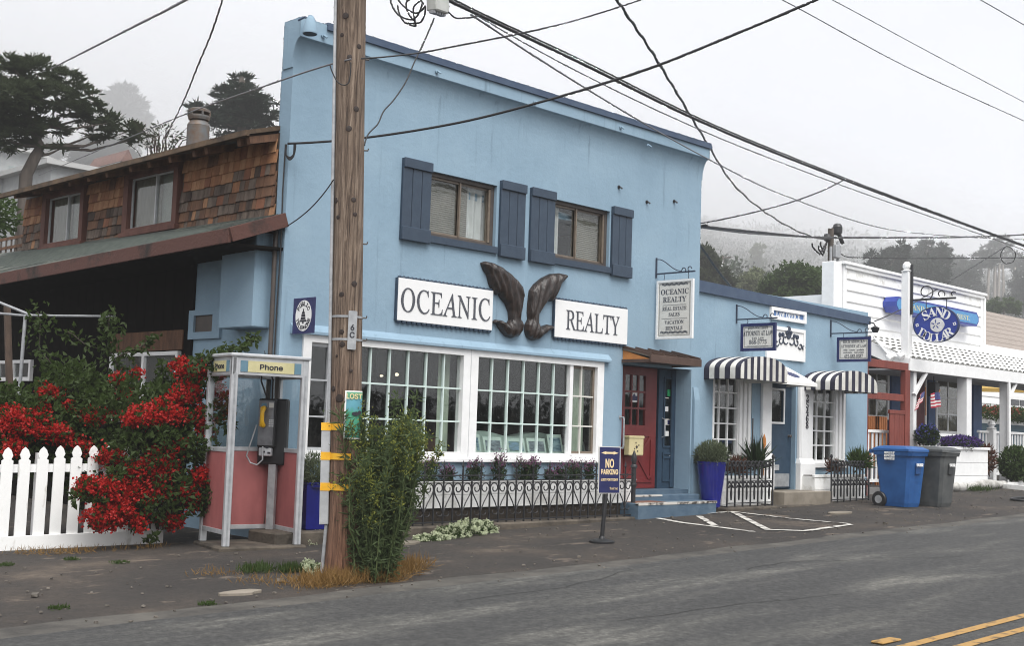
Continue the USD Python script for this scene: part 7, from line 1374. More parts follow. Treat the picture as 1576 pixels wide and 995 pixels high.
# painted log on the shoulder
lg0, lg1 = P(1468, 747, -.25), P(1543, 740, -.25); lg = thing('painted_log', 'white painted log lying before the white planter', 'log', lg0); xs = np.linspace(lg0[0], lg1[0], 14); mb = MB(); mb.tube(np.column_stack([xs, -.25 + .03 * np.sin(xs * 2), gz(xs, -.25) + .085 + .015 * np.sin(xs * 3.1)]), .095 + .018 * np.sin(xs * 5), 12); mb.build('log', mat('grey_white_log', (0.22, 0.21, 0.19), (0.55, 0.54, 0.51), 5, 8, 0.8, bump=.5, bscale=20), lg, True)
rng2 = np.random.default_rng(2); tuft('weed_tuft', 'green weeds along the painted log by the white planter', 'weed', [(xs[4], -.36, .26)], L_['grass'], .14, .014, .6, 300)
mb = MB(); th = np.linspace(.2, 5.2, 26); q = G(1585, 771); mb.tube(np.column_stack([q[0] + .55 * np.cos(th), q[1] + .28 * np.sin(th), gz(q[0] + .55 * np.cos(th), q[1]) + .03 + 0 * th]), .025, 8); tag(mb.build('garden_hose', M['rubber'], None, True), 'loop of black hose lying on the shoulder at the right edge', 'hose')
mb = MB(); q0, q1, q2 = G(1540, 752), G(1576, 748), G(1590, 757); mb.bar(q0 + [0, 0, .05], q1 + [0, 0, .05], .09, .10); mb.bar(q0 + [0, 0, .052], q2 + [0, 0, .052], .09, .10); tag(mb.build('white_timber_edging', M['oldwhite'], None), 'white timber edging lying on the ground near the right edge', 'edging')
# right hand back: deck, umbrella, white building, tan roof
wb = thing('clapboard_building', 'white clapboard building behind the deck with a small window', 'building', P(1505, 640, 7)); a = P(1495, 640, 7)[0]; W7 = PL((0, 7, 0), (1, 0, 0)); zt = P(1540, 585, 7)[2] + .4
for k in range(12): z = 1.7 + k * .26; mb = MB(); mb.prism([(a, 6.97, z), (a, 7.03, z), (a, 7.03, z + .265), (a, 7.0, z + .265)], (16, 0, 0)); mb.build('clapboard', M['white'], wb)
mb = MB(); mb.box(a, a + 16, 7.04, 12, -.2, 4.85); mb.build('block', M['white'], wb); mb = MB(); mb.box(a - .2, a + 16, 6.85, 6.96, .3, P(1540, 643, 6.9)[2] - .25); mb.build('teal_base', mat('teal_base_paint', (0.03, 0.075, 0.10), (0.04, 0.09, 0.12), 4), wb)
wa, wbb, zt_, zb_ = P(1553, 620, 6.9)[0], P(1600, 620, 6.9)[0], P(1565, 614, 6.9)[2], P(1565, 638, 6.9)[2]
mb = MB(); mb.box(wa - .1, wbb, 6.9, 6.95, zb_ - .1, zt_ + .1); wn = mb.build('window', M['white'], wb)
for i in range(3):
    for j in range(2): w = (wbb - wa) / 3; h = (zt_ - zb_) / 2; mb = MB(); mb.box(wa + i * w + .04, wa + (i + 1) * w - .04, 6.88, 6.899, zb_ + j * h + .04, zb_ + (j + 1) * h - .04); mb.build('pane', mat('dark_pane', (0.01, 0.012, 0.015), None, rough=.1), wn)
fb = P(1540, 637, 6.6); bushy('flower_box_row', 'row of orange red flowers along the box behind the deck', 'flowering plant', (fb[0] + 1.5, 6.6, fb[2]), (4.2, .25, .2), 1500, L_['bush'], .16, .07, L_['orangefl'], 500, .11)
um = thing('yellow_umbrella', 'pale yellow patio umbrella over the deck at the right', 'umbrella', P(1560, 600, 4.0)); c = P(1545, 603, 4.0); zt = P(1540, 572, 4.0)[2]; mb = MB(); n = 8; th = np.linspace(0, 2 * PI, n + 1); rim = np.column_stack([c[0] + 1.6 * np.cos(th), 4.0 + 1.6 * np.sin(th), 0 * th + c[2] + .03]); V = np.vstack([rim[:-1], [[c[0], 4.0, zt + .35]]]); mb.add(V, np.array([[i, (i + 1) % n, n] for i in range(n)])); mb.build('canopy', leafmat('yellow_canvas', (0.62, 0.42, 0.13), (0.66, 0.46, 0.16), None, .35), um); mb = MB(); mb.tube([(c[0], 4.0, .4), (c[0], 4.0, zt + .4)], .03, 8); mb.build('pole', M['alu'], um)
tb = thing('tan_roof_building', 'building with broad tan roof behind the white restaurant at right', 'building', P(1530, 560, 12)); a = P(1500, 540, 12)[0]; z0_, z1_ = P(1540, 543, 12)[2], P(1540, 484, 17)[2]
tanroof = mat('tan_roofing', (0.22, 0.185, 0.16), (0.27, 0.23, 0.20), 3, 5, 0.9); mb = MB(); mb.prism([(a, 12, z0_), (a, 17, z1_), (a, 17, z1_ - .1), (a, 12, z0_ - .1)], (30, 0, 0)); mb.build('roof', tanroof, tb)
mb = MB(); mb.box(a, a + 30, 11.95, 12.02, z0_ - .42, z0_ - .0); mb.build('eave_board', M['cream'], tb); mb = MB(); mb.box(a + .2, a + 29, 12.3, 20, -.2, z0_ - .12); mb.build('wall', M['cream'], tb)
for k in range(9): s = k / 9.0; mb = MB(); mb.box(a, a + 30, 12 + 5 * s - .012, 12 + 5 * s + .012, z0_ + (z1_ - z0_) * s + .0, z0_ + (z1_ - z0_) * s + .012); mb.build('roof_seam', tanroof, tb)

# ---------------------------------------------------------------- wheeled bins
def bin_(name, label, base, rot, col, lidc, wt):
    t = local(name, label, 'bin', base, rot); H = 1.0
    sec = lambda z, hx, hy, c=.05: np.array([(x, y, z) for x, y in [(-hx + c, -hy), (hx - c, -hy), (hx, -hy + c), (hx, hy - c), (hx - c, hy), (-hx + c, hy), (-hx, hy - c), (-hx, -hy + c)]])
    def loft(mb, secs):
        V = np.vstack(secs); n = 8; F_ = [[i * n + k, i * n + (k + 1) % n, (i + 1) * n + (k + 1) % n, (i + 1) * n + k] for i in range(len(secs) - 1) for k in range(n)]
        F_ += [[0, 2, 1, 1]]; F3 = [[f[0], f[1], f[2]] for f in F_[:-1]] + [[f[0], f[2], f[3]] for f in F_[:-1]]; b = 0; F3 += [[0, k + 1, k] for k in range(1, 7)]; o = (len(secs) - 1) * n; F3 += [[o, o + k, o + k + 1] for k in range(1, 7)]; return mb.add(V, np.array(F3))
    mb = MB(); loft(mb, [sec(.03, .215, .25), sec(.10, .225, .27), sec(.68, .262, .325), sec(.92, .275, .345)]); mb.build('body', col, t)
    mb = MB(); loft(mb, [sec(.915, .30, .375), sec(.98, .31, .39), sec(.985, .30, .38)]); mb.build('rim', col, t)
    mb = MB(); loft(mb, [sec(.99, .315, .40), sec(1.03, .312, .395), sec(1.07, .26, .32, .08), sec(1.085, .18, .22, .08)]); lid = mb.build('lid', lidc, t)
    mb = MB(); mb.tube([(-.24, .44, .99), (.24, .44, .99)], .018, 8); mb.build('handle_bar', M['black'], t)
    for s in (-1, 1):
        mb = MB(); mb.box(s * .24 - .02, s * .24 + .02, .36, .46, .94, 1.01); mb.build('handle_bracket', col, t)
        mb = MB(); mb.lathe([(.02, -.03), (.125, -.03), (.14, -.015), (.14, .015), (.125, .03), (.02, .03)], (s * .245, .26, .14), 22, R=roty(PI / 2)); wl = mb.build('wheel', M['black'], t, 40); mb = MB(); mb.lathe([(.01, -.036), (.07, -.036), (.075, .036), (.01, .036)], (s * .245, .26, .14), 14, R=roty(PI / 2)); mb.build('hub', M['galv' if wt else 'black'], wl)
    mb = MB(); mb.box(-.07, .09, -.352, -.325, .60, .80, .008); mb.build('front_recess', mat(name + '_dark_plastic', tuple(c * .55 for c in wt), None, rough=.45) if wt else col, t)
    pl = PL((0, -.372, .80), (1, 0, 0), (0, .02, 1)); mb = MB(); pl.ext(mb, centred(text('54302', .045, 'heavy'), 0, -.06), .0, .012) ; mb.build('lettering', M['boardwhite'], t)
    ps = PL((-.318, .0, .80), (0, -1, 0), (0.02, 0, 1)); mb = MB()
    if wt and wt[2] > .1:
        for j, s in enumerate(('PROPERTY OF', 'RECYCLING', 'SERVICES')): ps.ext(mb, centred(text(s, .035, 'heavy', .2), -.02, .14 - j * .05), .0, .014)
        mb.build('side_lettering', M['boardwhite'], t)
    return t
bluep = mat('blue_bin_plastic', (0.008, 0.065, 0.215), (0.018, 0.095, 0.28), 4, 8, 0.48); greyp = mat('grey_bin_plastic', (0.045, 0.05, 0.052), (0.085, 0.088, 0.085), 4, 8, 0.5)
q = G(1401, 783); bin_('blue_bin', 'blue wheeled recycling bin with white lettering on the shoulder', (q[0] + .22, q[1] + .30, gz(q[0], q[1]) - .02), -.08, bluep, bluep, (0.012, 0.10, 0.33))
q = G(1452, 783); bin_('grey_bin', 'grey wheeled bin standing right behind the blue one', (q[0] + .32, q[1] + .36, gz(q[0], q[1]) - .02), -.03, greyp, greyp, (0.055, 0.06, 0.062))

# ---------------------------------------------------------------- trees, hillside and far houses
rng = np.random.default_rng(77)
def ppm(Y, px, py): c = P(px, py, Y); return c, FPX / ((c - EYE) @ _f)
def tree(name, label, blobs, Y, leaf, dens, L, W, trunk, flat=.35, up=.25, group=None, tr=.2, core=.15, bark='bark', limbs=True):
    """blobs: (px, py, rx, ry[, dy]) clumps of the crown; trunk: picture path of the stem with a radius at each end."""
    cb, k0 = ppm(Y, *trunk[0][:2]); t = thing(name, label, 'tree', (cb[0], cb[1], float(hillz(cb[0], cb[1]))), group); lf, wd_ = MB(), MB(); cs = []
    for b in blobs:
        dy = b[4] if len(b) > 4 else rng.uniform(-.8, .8) * b[2] / k0
        c, k = ppm(Y + dy, b[0], b[1]); rx, ry = b[2] / k, b[3] / k; n = int(dens * max(b[2] * b[3], 20)); cs.append(c)
        m_ = max(5, n // 28); sub, d0 = ellipsoid(rng, c, (rx, rx * .9, ry), m_, core); i = rng.integers(0, m_, n)
        p = sub[i] + rng.normal(0, 1, (n, 3)) * np.array([1, 1, flat * 1.2]) * max(.06, min(rx, ry) * .17); d = rng.normal(0, .8, (n, 3)) * [1, 1, flat] + d0[i] * .5 + [0, 0, up]; lf.leaves(p, d, L, W, rng, .2)
    q = np.array([ppm(Y, a, b)[0] for a, b in trunk]); q0 = np.array([q[0][0], q[0][1], hillz(q[0][0], q[0][1]) - .3]); q = np.vstack([q0, q]); r = np.linspace(tr * 1.2, tr * .35, len(q)); wd_.tube(q, r, 9)
    if limbs:
        for c in cs:
            i = int(np.argmin(np.abs(q[1:, 2] - (c[2] - .25 * abs(c[0] - q[:, 0].mean()))))) + 1; a = q[min(i, len(q) - 1)]; mid = (a + c) / 2 + [0, 0, -.08 * np.linalg.norm(c - a)]; wd_.tube([a, mid, c], [tr * .4, tr * .25, tr * .08], 6)
    wd_.build('trunk', M[bark], t, True, kind='stuff' if limbs else None); lf.build('crown', leaf, t, kind='stuff'); return t
# the wind-shaped cypress at left
tree('cypress_tree', 'large dark wind shaped cypress with grey limbs at the upper left', [(15, 120, 34, 22), (60, 112, 38, 20), (100, 128, 30, 18), (25, 150, 36, 22), (75, 148, 40, 18), (-10, 175, 40, 30), (35, 185, 30, 22), (130, 152, 26, 16), (10, 215, 30, 16), (140, 178, 26, 14), (112, 170, 24, 12), (165, 190, 24, 12), (195, 203, 24, 12), (215, 212, 16, 8), (150, 205, 20, 10), (45, 200, 22, 12), (90, 195, 18, 9), (10, 95, 12, 10), (28, 100, 8, 8), (55, 225, 18, 8), (95, 228, 8, 4)], 22, L_['cypress'], 1.5, .22, .055, [(40, 270), (55, 240), (62, 225), (45, 190), (38, 150), (50, 130)], .3, .3, tr=.17, core=.6)
tree('fir_tree', 'dark layered fir tree standing behind the brown roof', [(372, 125, 14, 9), (365, 140, 22, 8), (385, 146, 24, 8), (350, 152, 22, 7), (395, 158, 26, 8), (375, 165, 36, 9), (345, 172, 24, 8), (405, 176, 26, 8), (375, 184, 44, 9), (418, 186, 16, 6), (340, 188, 20, 7), (312, 170, 14, 7), (300, 166, 9, 5), (322, 172, 10, 6), (368, 200, 50, 10), (420, 158, 10, 4), (340, 140, 12, 4)], 34, L_['fir'], 2.6, .32, .07, [(372, 250), (372, 190), (372, 120)], .3, .25, tr=.28)
tree('misty_cypress', 'faint grey misty cypress behind the left tree', [(195, 150, 16, 12), (180, 162, 18, 12), (205, 165, 18, 10), (175, 180, 22, 14), (205, 185, 22, 12), (190, 200, 30, 14), (220, 192, 12, 8), (165, 150, 8, 8), (170, 210, 26, 12), (205, 215, 22, 10)], 95, L_['fir'], 3.2, .9, .22, [(190, 260), (190, 150)], .4, .2, tr=.5)
for k, (blobs, Y, lb) in enumerate([([(140, 240, 22, 16), (165, 235, 24, 16), (185, 250, 20, 14), (130, 255, 14, 10)], 70, 'dark misty clump of trees between the white house and the cypress'), ([(15, 225, 30, 16), (45, 220, 26, 14), (75, 235, 20, 10), (-10, 215, 30, 20)], 85, 'grey misty trees above the white house at far left')]):
    tree('misty_tree', lb, blobs, Y, L_['fir'], 3.0, .8, .25, [(blobs[0][0], 285), (blobs[0][0], 240)], .5, .3, tr=.35)
# right: dark grove above the restaurant
grove = [([(1352, 420, 18, 20), (1375, 405, 22, 22), (1365, 440, 30, 22), (1345, 395, 10, 8), (1385, 385, 12, 10), (1340, 445, 16, 20)], (1365, 480), 'left tree of the dark misty grove behind the false front'),
         ([(1425, 390, 26, 14), (1412, 405, 26, 20), (1440, 405, 24, 20), (1425, 430, 38, 24), (1400, 440, 24, 20), (1450, 385, 12, 8), (1428, 378, 12, 6)], (1425, 480), 'broad rounded tree in the middle of the dark misty grove'),
         ([(1475, 410, 16, 14), (1470, 435, 26, 22), (1490, 430, 18, 20), (1495, 455, 26, 18), (1460, 455, 26, 20)], (1478, 490), 'lower dark tree in a gap of the grove right of the middle'),
         ([(1530, 385, 26, 10), (1550, 400, 30, 12), (1515, 402, 24, 12), (1545, 372, 18, 6), (1565, 410, 16, 10), (1500, 415, 18, 12)], (1535, 480), 'flat topped misty cypress with pale bare trunks at upper right'),
         ([(1572, 440, 18, 22), (1590, 420, 24, 26), (1585, 460, 30, 24), (1555, 468, 16, 14)], (1588, 500), 'dark tree at the right edge above the tan roof')]
for k, (bl, tp, lb) in enumerate(grove):
    tg_ = tree('grove_tree', lb, bl, 46 + 3 * (k % 3) + (6 if k == 3 else 0), L_['fir'], 3.4, .55, .16, [tp, (bl[0][0], bl[0][1] + 6)], .5, .3, tr=.35)
    if k == 3:
        for (a, b) in [((1518, 482), (1522, 412)), ((1528, 482), (1531, 408)), ((1545, 482), (1543, 408)), ((1552, 484), (1562, 412)), ((1536, 482), (1538, 406))]:
            Yt = 46 + 6 - 1.5; q0, q1 = P(*a, Yt), P(*b, Yt); q0[2] = hillz(q0[0], q0[1]) - .2; mb = MB(); mb.tube([q0, (q0 + q1) / 2 + [rng.normal(0, .2), 0, 0], q1], [.3, .24, .14], 7); mb.build('bare_trunk', mat('pale_bark', (0.20, 0.18, 0.155), (0.30, 0.27, 0.235), 3), tg_, True)
# behind the office roof
bushes = [([(1225, 430, 36, 22), (1200, 450, 30, 20), (1250, 440, 28, 24), (1262, 462, 22, 14), (1215, 460, 40, 16), (1190, 440, 16, 12)], 30, 'bush', 'bright green rounded bush above the office roof', .30, .16),
          ([(1155, 440, 22, 18), (1140, 450, 18, 14), (1165, 425, 10, 12), (1172, 455, 16, 12)], 38, 'palebush', 'pale grey green shrub above the office roof, left of the bright bush', .30, .12),
          ([(1085, 395, 14, 14), (1095, 412, 18, 16), (1080, 425, 18, 16), (1108, 425, 12, 12), (1120, 435, 14, 10)], 34, 'cypress', 'dark tree beside the right edge of the tall blue front', .34, .14),
          ([(1190, 405, 26, 14), (1225, 400, 24, 16), (1155, 400, 16, 12), (1250, 410, 18, 14), (1130, 405, 18, 14)], 85, 'fir', 'grey misty trees on the hillside above the bushes', .7, .3),
          ([(1166, 385, 9, 10), (1165, 402, 14, 12), (1164, 420, 12, 12)], 60, 'palebush', 'pale pointed young tree above the office roof', .4, .15),
          ([(1545, 470, 24, 10), (1525, 474, 20, 8), (1565, 474, 18, 8)], 36, 'bush', 'bright green bush strip above the tan roof', .30, .16)]
for bl, Y, lf, lb, L, W in bushes: tree('bush' if lf != 'fir' else 'misty_tree', lb, bl, Y, L_[lf], 3.8, L, W, [(bl[0][0], bl[0][1] + 34), (bl[0][0], bl[0][1])], .7, .3, tr=.12)
# brush over the whole hillside
hb = MB(); N = 7500
dist = 55 + 330 * rng.uniform(0, 1, N) ** 1.3; an = rng.uniform(YAW - .46, YAW + .46, N); hx, hy = EYE[0] + dist * np.sin(an), EYE[1] + dist * np.cos(an); ok_ = hy > 26; hx, hy, dist = hx[ok_], hy[ok_], dist[ok_]; hz = hillz(hx, hy); big_ = rng.random(len(hx))
cl = meshkit.noise(np.stack([hx / 22, hy / 22, 0 * hx], -1), 12)
for i in range(len(hx)):
    s = (.5 + 1.6 * max(0, cl[i] - .35)) * (1 + dist[i] / 160); n = 34; p, d = ellipsoid(rng, (hx[i], hy[i], hz[i] + s * .45), (s * 1.3, s * 1.3, s * (.7 + .6 * big_[i])), n, .4); hb.leaves(p, d * .7 + rng.normal(0, .5, p.shape) + [0, 0, .3], s * .27, s * .16, rng)
hb.build('hillside_brush', leafmat('hillside_leaf', (0.025, 0.042, 0.016), (0.05, 0.075, 0.028), (0.10, 0.115, 0.05), .2), None, label='scrubby brush covering the foggy hillside', cat='brush', kind='stuff')
# trees on the bank across the road, seen only in the window glass
ob = MB()
for i in range(420):
    x, y = rng.uniform(-35, 150), rng.uniform(-60, -24); z = float(hillz(x, y)); s = rng.uniform(.5, 1.1); n = 60; p, d = ellipsoid(rng, (x, y, z + s * .8), (s, s, s * 1.1), n, .5); ob.leaves(p, d + rng.normal(0, .6, p.shape), s * .5, s * .32, rng)
ob.build('bank_trees', L_['fir'], None, label='dark trees and brush on the bank across the road', cat='brush', kind='stuff')
# white house behind the garden
wh = thing('white_house', 'pale house with low gable roof behind the cypress at far left', 'house', P(60, 280, 34)); Y = 34; HP = PL((0, Y, 0), (1, 0, 0)); hx_ = lambda px, py: P(px, py, Y)[0]; hz_ = lambda px, py: P(px, py, Y)[2]
a, m_, b = hx_(-70, 240), hx_(50, 236), hx_(100, 258); z1_, z0_ = hz_(50, 237), hz_(100, 257); wallw = mat('grey_white_siding', (0.30, 0.31, 0.31), (0.36, 0.37, 0.37), 4)
mb = MB(); HP.ext(mb, Polygon([(a, 0), (b, 0), (b, z0_), (m_, z1_), (a, z1_)]), -5, 0); mb.build('wall', wallw, wh)
mb = MB(); mb.bar((m_ - .05, Y - .1, z1_ + .03), (b + .5, Y - .1, z0_ - .16), .5, .12); mb.bar((a, Y - .1, z1_ + .03), (m_, Y - .1, z1_ + .03), .5, .12); mb.build('roof_edge', mat('grey_trim', (0.4, 0.4, 0.39), None), wh); mb = MB(); HP.box(mb, hx_(12, 255), hx_(34, 255), hz_(20, 268), hz_(20, 256), .01, .05); mb.build('window', M['glass'], wh)
wh2 = thing('white_house', 'lower white flat roofed house just left of the brown roof end', 'house', P(120, 275, 30)); a, b = P(78, 270, 30)[0], P(150, 270, 30)[0]; zt = P(120, 262, 30)[2]; mb = MB(); mb.box(a, b, 30, 34, 2, zt); mb.build('wall', wallw, wh2); mb = MB(); mb.box(a - .3, b + .3, 29.7, 34.2, zt, zt + .18); mb.build('roof', LOOKS['grey_trim'], wh2)
rr = thing('red_roof_house', 'small house with rusty red roof showing above the brown eave', 'house', P(195, 235, 50)); q = P(195, 238, 50); mb = MB(); mb.prism([(q[0] - .3, 50, q[2] - .4), (q[0] + .5, 50, q[2] - .4), (q[0] + .1, 50, q[2] + .3)], (0, 4, 0)); mb.build('roof', mat('rust_roof', (0.12, 0.05, 0.035), (0.17, 0.075, 0.05), 4), rr); mb = MB(); mb.box(q[0] - .28, q[0] + .48, 50.1, 54, q[2] - 4, q[2] - .41); mb.build('wall', wallw, rr)
# tall plants under the eave end at left
bushy('garden_tree', 'small dark leafy tree under the eave end at far left', 'tree', PX(12, 325, 9.2) + [0, 1, 0], (.6, .6, .45), 900, L_['bush'], .13, .06)
# a bare-twig shrub behind the brown roof beside the chimney
bt_ = thing('bare_twigs', 'bare dark twigs sticking up behind the brown roof', 'shrub', PX(250, 215, 10.5)); mb = MB(); c = PX(248, 232, 10.5)
for k in range(26): e = c + np.array([rng.normal(0, .25), rng.normal(0, .4), rng.uniform(.15, .55)]); mb.tube([c + [0, rng.normal(0, .2), -.3], (c + e) / 2 + rng.normal(0, .06, 3), e], [.012, .008, .004], 4)
mb.build('twigs', M['bark'], bt_, kind='stuff'); mb = MB(); p, d = ellipsoid(rng, c + [0, 0, .25], (.25, .5, .22), 160, .3); mb.leaves(p, d, .06, .03, rng); mb.build('leaves', L_['cypress'], bt_, kind='stuff')

# ---------------------------------------------------------------- second pole, far pole, cables
p2 = thing('service_pole', 'grey service pole with dark fittings behind the office roof', 'utility pole', (37.65, 10, 1)); YQ = 10; q = P(1279, 360, YQ)
mb = MB(); a = P(1279, 352, YQ); mb.tube([(a[0], YQ, .5), (a[0], YQ, a[2])], .10, 10); mb.build('pole', M['bark'], p2); mb = MB(); a = P(1286, 372, YQ); mb.tube([(a[0], YQ - .1, 2), (a[0], YQ - .1, a[2])], .06, 8); mb.build('conduit', M['galv'], p2)
mb = MB(); a = P(1274, 380, YQ); mb.tube([(a[0], YQ - .12, 2), (a[0], YQ - .12, a[2])], .05, 8); mb.build('conduit', M['galv'], p2)
mb = MB(); a = P(1289, 351, YQ); mb.lathe([(.10, -.25), (.16, -.18), (.17, .02), (.12, .12), (.02, .16)], a, 12); mb.tube([a + [0, 0, -.1], a + [.35, 0, -.5]], .07, 8); mb.build('weatherhead', M['black'], p2)
mb = MB(); a = P(1273, 366, YQ); mb.lathe([(.10, -.12), (.14, 0), (.10, .12)], a, 10); mb.build('insulator', M['black'], p2)
for k, (x, y) in enumerate(((1250, 380), (1260, 384), (1263, 378))): e = P(x, y, YQ); s_ = P(1273, 372, YQ); mb = MB(); mb.tube([s_, (s_ + e) / 2 + [0, 0, -.35], e, e + [0, 0, .12]], .03, 6); mb.build('loop_wire', M['rubber'], p2, True)
mb = MB(); a = P(1281, 387, YQ); mb.box(a[0] - .16, a[0] + .16, YQ - .25, YQ - .1, a[2] - .25, a[2] + .2, .02); mb.build('meter_box', M['galv'], p2)
p3 = thing('hillside_pole', 'small pole with cross arm and pale transformer on the hillside', 'utility pole', P(1112, 430, 48)); a, b = P(1112, 440, 48), P(1112, 394, 48); mb = MB(); mb.tube([(a[0], 48, hillz(a[0], 48) - .2), b], .13, 8); mb.build('pole', M['bark'], p3); c0, c1 = P(1103, 398, 48), P(1125, 396, 48); mb = MB(); mb.bar(c0, c1, .12, .12); mb.build('cross_arm', M['bark'], p3); c = P(1108, 407, 48); mb = MB(); mb.lathe([(.26, -.4), (.28, .35), (.1, .45)], c, 10); mb.build('transformer', mat('pale_transformer', (0.5, 0.5, 0.5), None), p3)
def cable(label, pts, d0, d1, r, m='rubber', name='cable', twist=False, end_r=None, group='overhead cables'):
    """pts: the line in the photograph; d0, d1: how far forward of the eye its ends are."""
    pts = np.array(pts, float); s = np.concatenate([[0], np.cumsum(np.linalg.norm(np.diff(pts, axis=0), axis=1))]); s /= s[-1]
    from scipy.interpolate import PchipInterpolator
    t = np.linspace(0, 1, 60 if not twist else 160); x, y = PchipInterpolator(s, pts[:, 0])(t), PchipInterpolator(s, pts[:, 1])(t); dd = 1 / ((1 - t) / d0 + t / d1)
    q = np.array([EYE + ray(a, b) * d for a, b, d in zip(x, y, dd)])
    if twist: ph = t * 120; q = q + np.outer(np.cos(ph), _u) * r * .7 + np.outer(np.sin(ph), _f) * r * .7
    mb = MB(); mb.tube(q, r, 6); o = mb.build(name, M[m], None, True); return tag(o, label, 'cable', group)
dp = (b0 - EYE) @ _f; pw = P(1576, 380, -2.6); dW = (pw - EYE) @ _f
cable('thick black cable from the wooden pole top sagging to the right edge', [(545, -72), (690, 0), (890, 95), (1085, 190), (1300, 277), (1450, 333), (1640, 402)], dp, dW * 1.06, .016)
cable('second thinner cable lashed just above the thick black one', [(548, -80), (700, 0), (890, 90), (1085, 186), (1300, 274), (1450, 331), (1640, 400)], dp, dW * 1.06, .008)
cable('thick black drop from the blue corner rising past the pole to the upper right', [(443, 221), (515, 217), (570, 211), (700, 190), (850, 152), (1000, 105), (1130, 53), (1255, 0), (1330, -34)], (P(443, 221, -.1) - EYE) @ _f, 12.5, .014)
cable('twisted black drop from the top down to the far service pole', [(930, -34), (950, 0), (1000, 75), (1040, 140), (1085, 215), (1130, 285), (1190, 335), (1240, 361), (1271, 370)], 13, (P(1271, 370, 10) - EYE) @ _f, .017, twist=True)
cable('thin wire from the pole rising right to the top edge', [(556, 90), (640, 82), (700, 71), (860, 38), (985, 0), (1040, -18)], dp, 13, .008)
cable('grey wire at the upper left running to the top edge', [(78, 106), (180, 54), (285, 0), (320, -20)], 34, 16, .018, 'greycable')
cable('twisted dark drop curving down to the brown roof', [(252, 214), (268, 185), (285, 150), (305, 100), (325, 52), (342, 0), (350, -30)], (PX(252, 214, 10.5) - EYE) @ _f, 12.0, .009, twist=True)
cable('thin wire running left from the pole over the brown roof', [(60, 270), (215, 205), (300, 170), (400, 135), (505, 100), (540, 91)], 40, dp, .009, 'greycable')
cable('slack loop of thin wire on the left of the pole', [(508, 100), (512, 112), (522, 128), (530, 131), (537, 126), (540, 96)], dp - .2, dp - .2, .006)
cable('thin lower telephone wire below the thick black cable', [(725, 22), (860, 110), (1000, 195), (1100, 250), (1200, 298), (1400, 358), (1600, 369)], 12.6, 46, .009, 'greycable')
cable('second thin telephone wire just below the thick cable', [(715, 12), (870, 100), (1085, 203), (1300, 287), (1450, 340), (1640, 408)], 12.6, dW * 1.06, .006, 'greycable')
cable('high power line at upper right, lowest of three', [(980, -110), (1205, 0), (1390, 100), (1576, 186), (1660, 224)], 22, 40, .012, 'greycable'); cable('high power line at upper right, middle of three', [(1060, -112), (1282, 0), (1430, 80), (1576, 157), (1660, 200)], 22, 40, .010, 'greycable'); cable('high power line in the top right corner', [(1300, -112), (1510, 0), (1576, 38), (1660, 86)], 22, 26, .010, 'greycable')
dc = (P(1075, 350, .3) - EYE) @ _f; dq = (P(1279, 366, 10) - EYE) @ _f
cable('thick cable from the blue right corner past the far pole to the right edge', [(1076, 348), (1150, 356), (1279, 366), (1420, 366), (1640, 358)], dc, 60, .024); cable('lower strand of the cable leaving the blue right corner', [(1078, 350), (1150, 359), (1220, 364), (1279, 368)], dc, dq, .016)
cable('thin wire from the blue right corner up to the thick street cable', [(1077, 344), (1180, 322), (1250, 300), (1297, 278)], dc, 25, .012); cable('thick short cable dropping from the blue right corner behind the office roof', [(1088, 347), (1074, 352), (1073, 364), (1090, 395), (1125, 441)], dc, dc + 3, .022)
cable('thin cable crossing low before the dark grove', [(1290, 388), (1305, 396), (1400, 398), (1576, 397), (1640, 396)], dq, 50, .018); cable('thin drop from the street cable down to the office corner', [(1549, 379), (1470, 428), (1400, 470), (1346, 495)], 40, (P(1346, 495, 0) - EYE) @ _f, .012)
cable('round spare loop hanging from the far street cable', [(1549, 379), (1540, 395), (1548, 406), (1558, 404), (1563, 392), (1556, 382), (1549, 379)], 40, 40, .014)
cable('slack thin wire from the junction box down to the pole', [(668, 28), (650, 70), (638, 95), (625, 125), (605, 155), (590, 172), (582, 190), (566, 208), (561, 224)], 12.3, dp, .007); cable('thin wire from the blue corner up to the pole below the loops', [(442, 348), (470, 328), (490, 308), (513, 277)], (P(442, 348, 0) - EYE) @ _f, dp, .007)
for k, (dx, lb) in enumerate([(0, 'outer black wire loop at the blue corner anchor'), (4, 'inner black wire loop at the blue corner anchor'), (8, 'small black wire loop at the blue corner anchor')]): cable(lb, [(441, 222), (440, 236 + dx * .2), (446, 246 - dx * .5), (452, 240 - dx * .4), (455 - dx * .3, 221)], (P(443, 221, -.06) - EYE) @ _f, (P(443, 221, -.06) - EYE) @ _f, .009, group='wire loops at the blue corner')
jb = thing('junction_box', 'pale grey cable junction box hanging from the street cable', 'cable box', EYE + ray(672, 8) * 12.4); c = EYE + ray(674, 6) * 12.35; u = EYE + ray(690, 10) * 12.6 - (EYE + ray(655, -2) * 12.2); u /= np.linalg.norm(u); R = np.stack([u, np.cross([0, 0, 1], u) / np.linalg.norm(np.cross([0, 0, 1], u)), np.cross(u, np.cross([0, 0, 1], u) / np.linalg.norm(np.cross([0, 0, 1], u)))], 1)
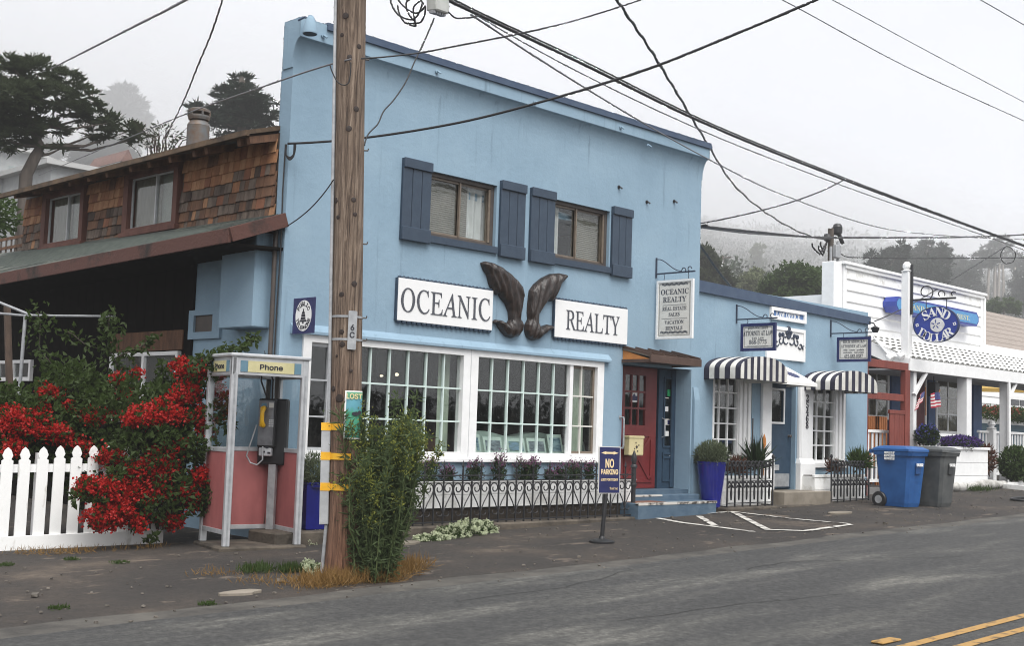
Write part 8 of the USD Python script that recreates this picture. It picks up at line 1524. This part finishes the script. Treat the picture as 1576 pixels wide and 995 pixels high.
boxm = mat('pale_grey_box', (0.42, 0.43, 0.40), (0.5, 0.51, 0.48), 8); mb = MB(); mb.obox(c, [.13, .06, .085], R, .012); mb.build('box', boxm, jb)
for k in range(5): mb = MB(); mb.obox(c + u * (-.10 + k * .05) + [0, 0, -.095], [.014, .03, .014], R); mb.build('clip', M['galv'], jb)
lw_ = [[(655, 8), (640, 20), (622, 10), (608, -10)], [(650, 5), (632, 30), (615, 24), (600, -5)], [(655, 10), (645, 35), (628, 36), (612, 8)], [(652, 6), (640, -5), (625, 5), (640, 34)], [(648, 0), (636, 14), (640, 40), (630, 38)], [(690, 18), (705, 28), (722, 27), (742, 22)]]
for k, pts in enumerate(lw_): cable(['upper', 'widest', 'lowest', 'twisted', 'hanging', 'right hand'][k] + ' black wire loop beside the junction box', pts, 12.2, 12.4, .008, group='wire loops at the junction box')

# ---------------------------------------------------------------- haze, and the low cloud that lies on the hillside behind the street
hz_mat = usdkit.material(stage, '/World/Looks/haze_air', {'v': ('principled_volume', {'color': (0.998, 0.998, 0.998), 'density': 0.0009, 'anisotropy': 0.0})}, [], volume='v.volume')
fog_mat = usdkit.material(stage, '/World/Looks/low_cloud', {'v': ('principled_volume', {'color': (0.998, 0.998, 0.998), 'density': 0.0022, 'anisotropy': 0.0})}, [], volume='v.volume')
zlo, zhi = float(GZ.min()) - 1.0, float(GZ.max())
mb = MB(); mb.box(-610, 910, -510, 710, zlo, zhi + 5); mb.build('haze', hz_mat, None, label='thin sea fog over the whole street and hillside', cat='haze', kind='stuff')
mb = MB(); mb.box(-605, 905, 27.5, 705, zlo + .5, 42.0); mb.build('fog_bank', fog_mat, None, label='low bank of sea fog lying on the hillside behind the street', cat='fog', kind='stuff')
cloud_mat = usdkit.material(stage, '/World/Looks/cloud_layer', {'v': ('principled_volume', {'color': (0.998, 0.998, 0.998), 'density': 0.0165, 'anisotropy': 0.0})}, [], volume='v.volume')
mb = MB(); mb.box(-604, 904, 48.0, 704, 15.0, 31.0); mb.build('cloud_layer', cloud_mat, None, label='grey cloud base hiding the upper part of the hillside', cat='cloud', kind='stuff')
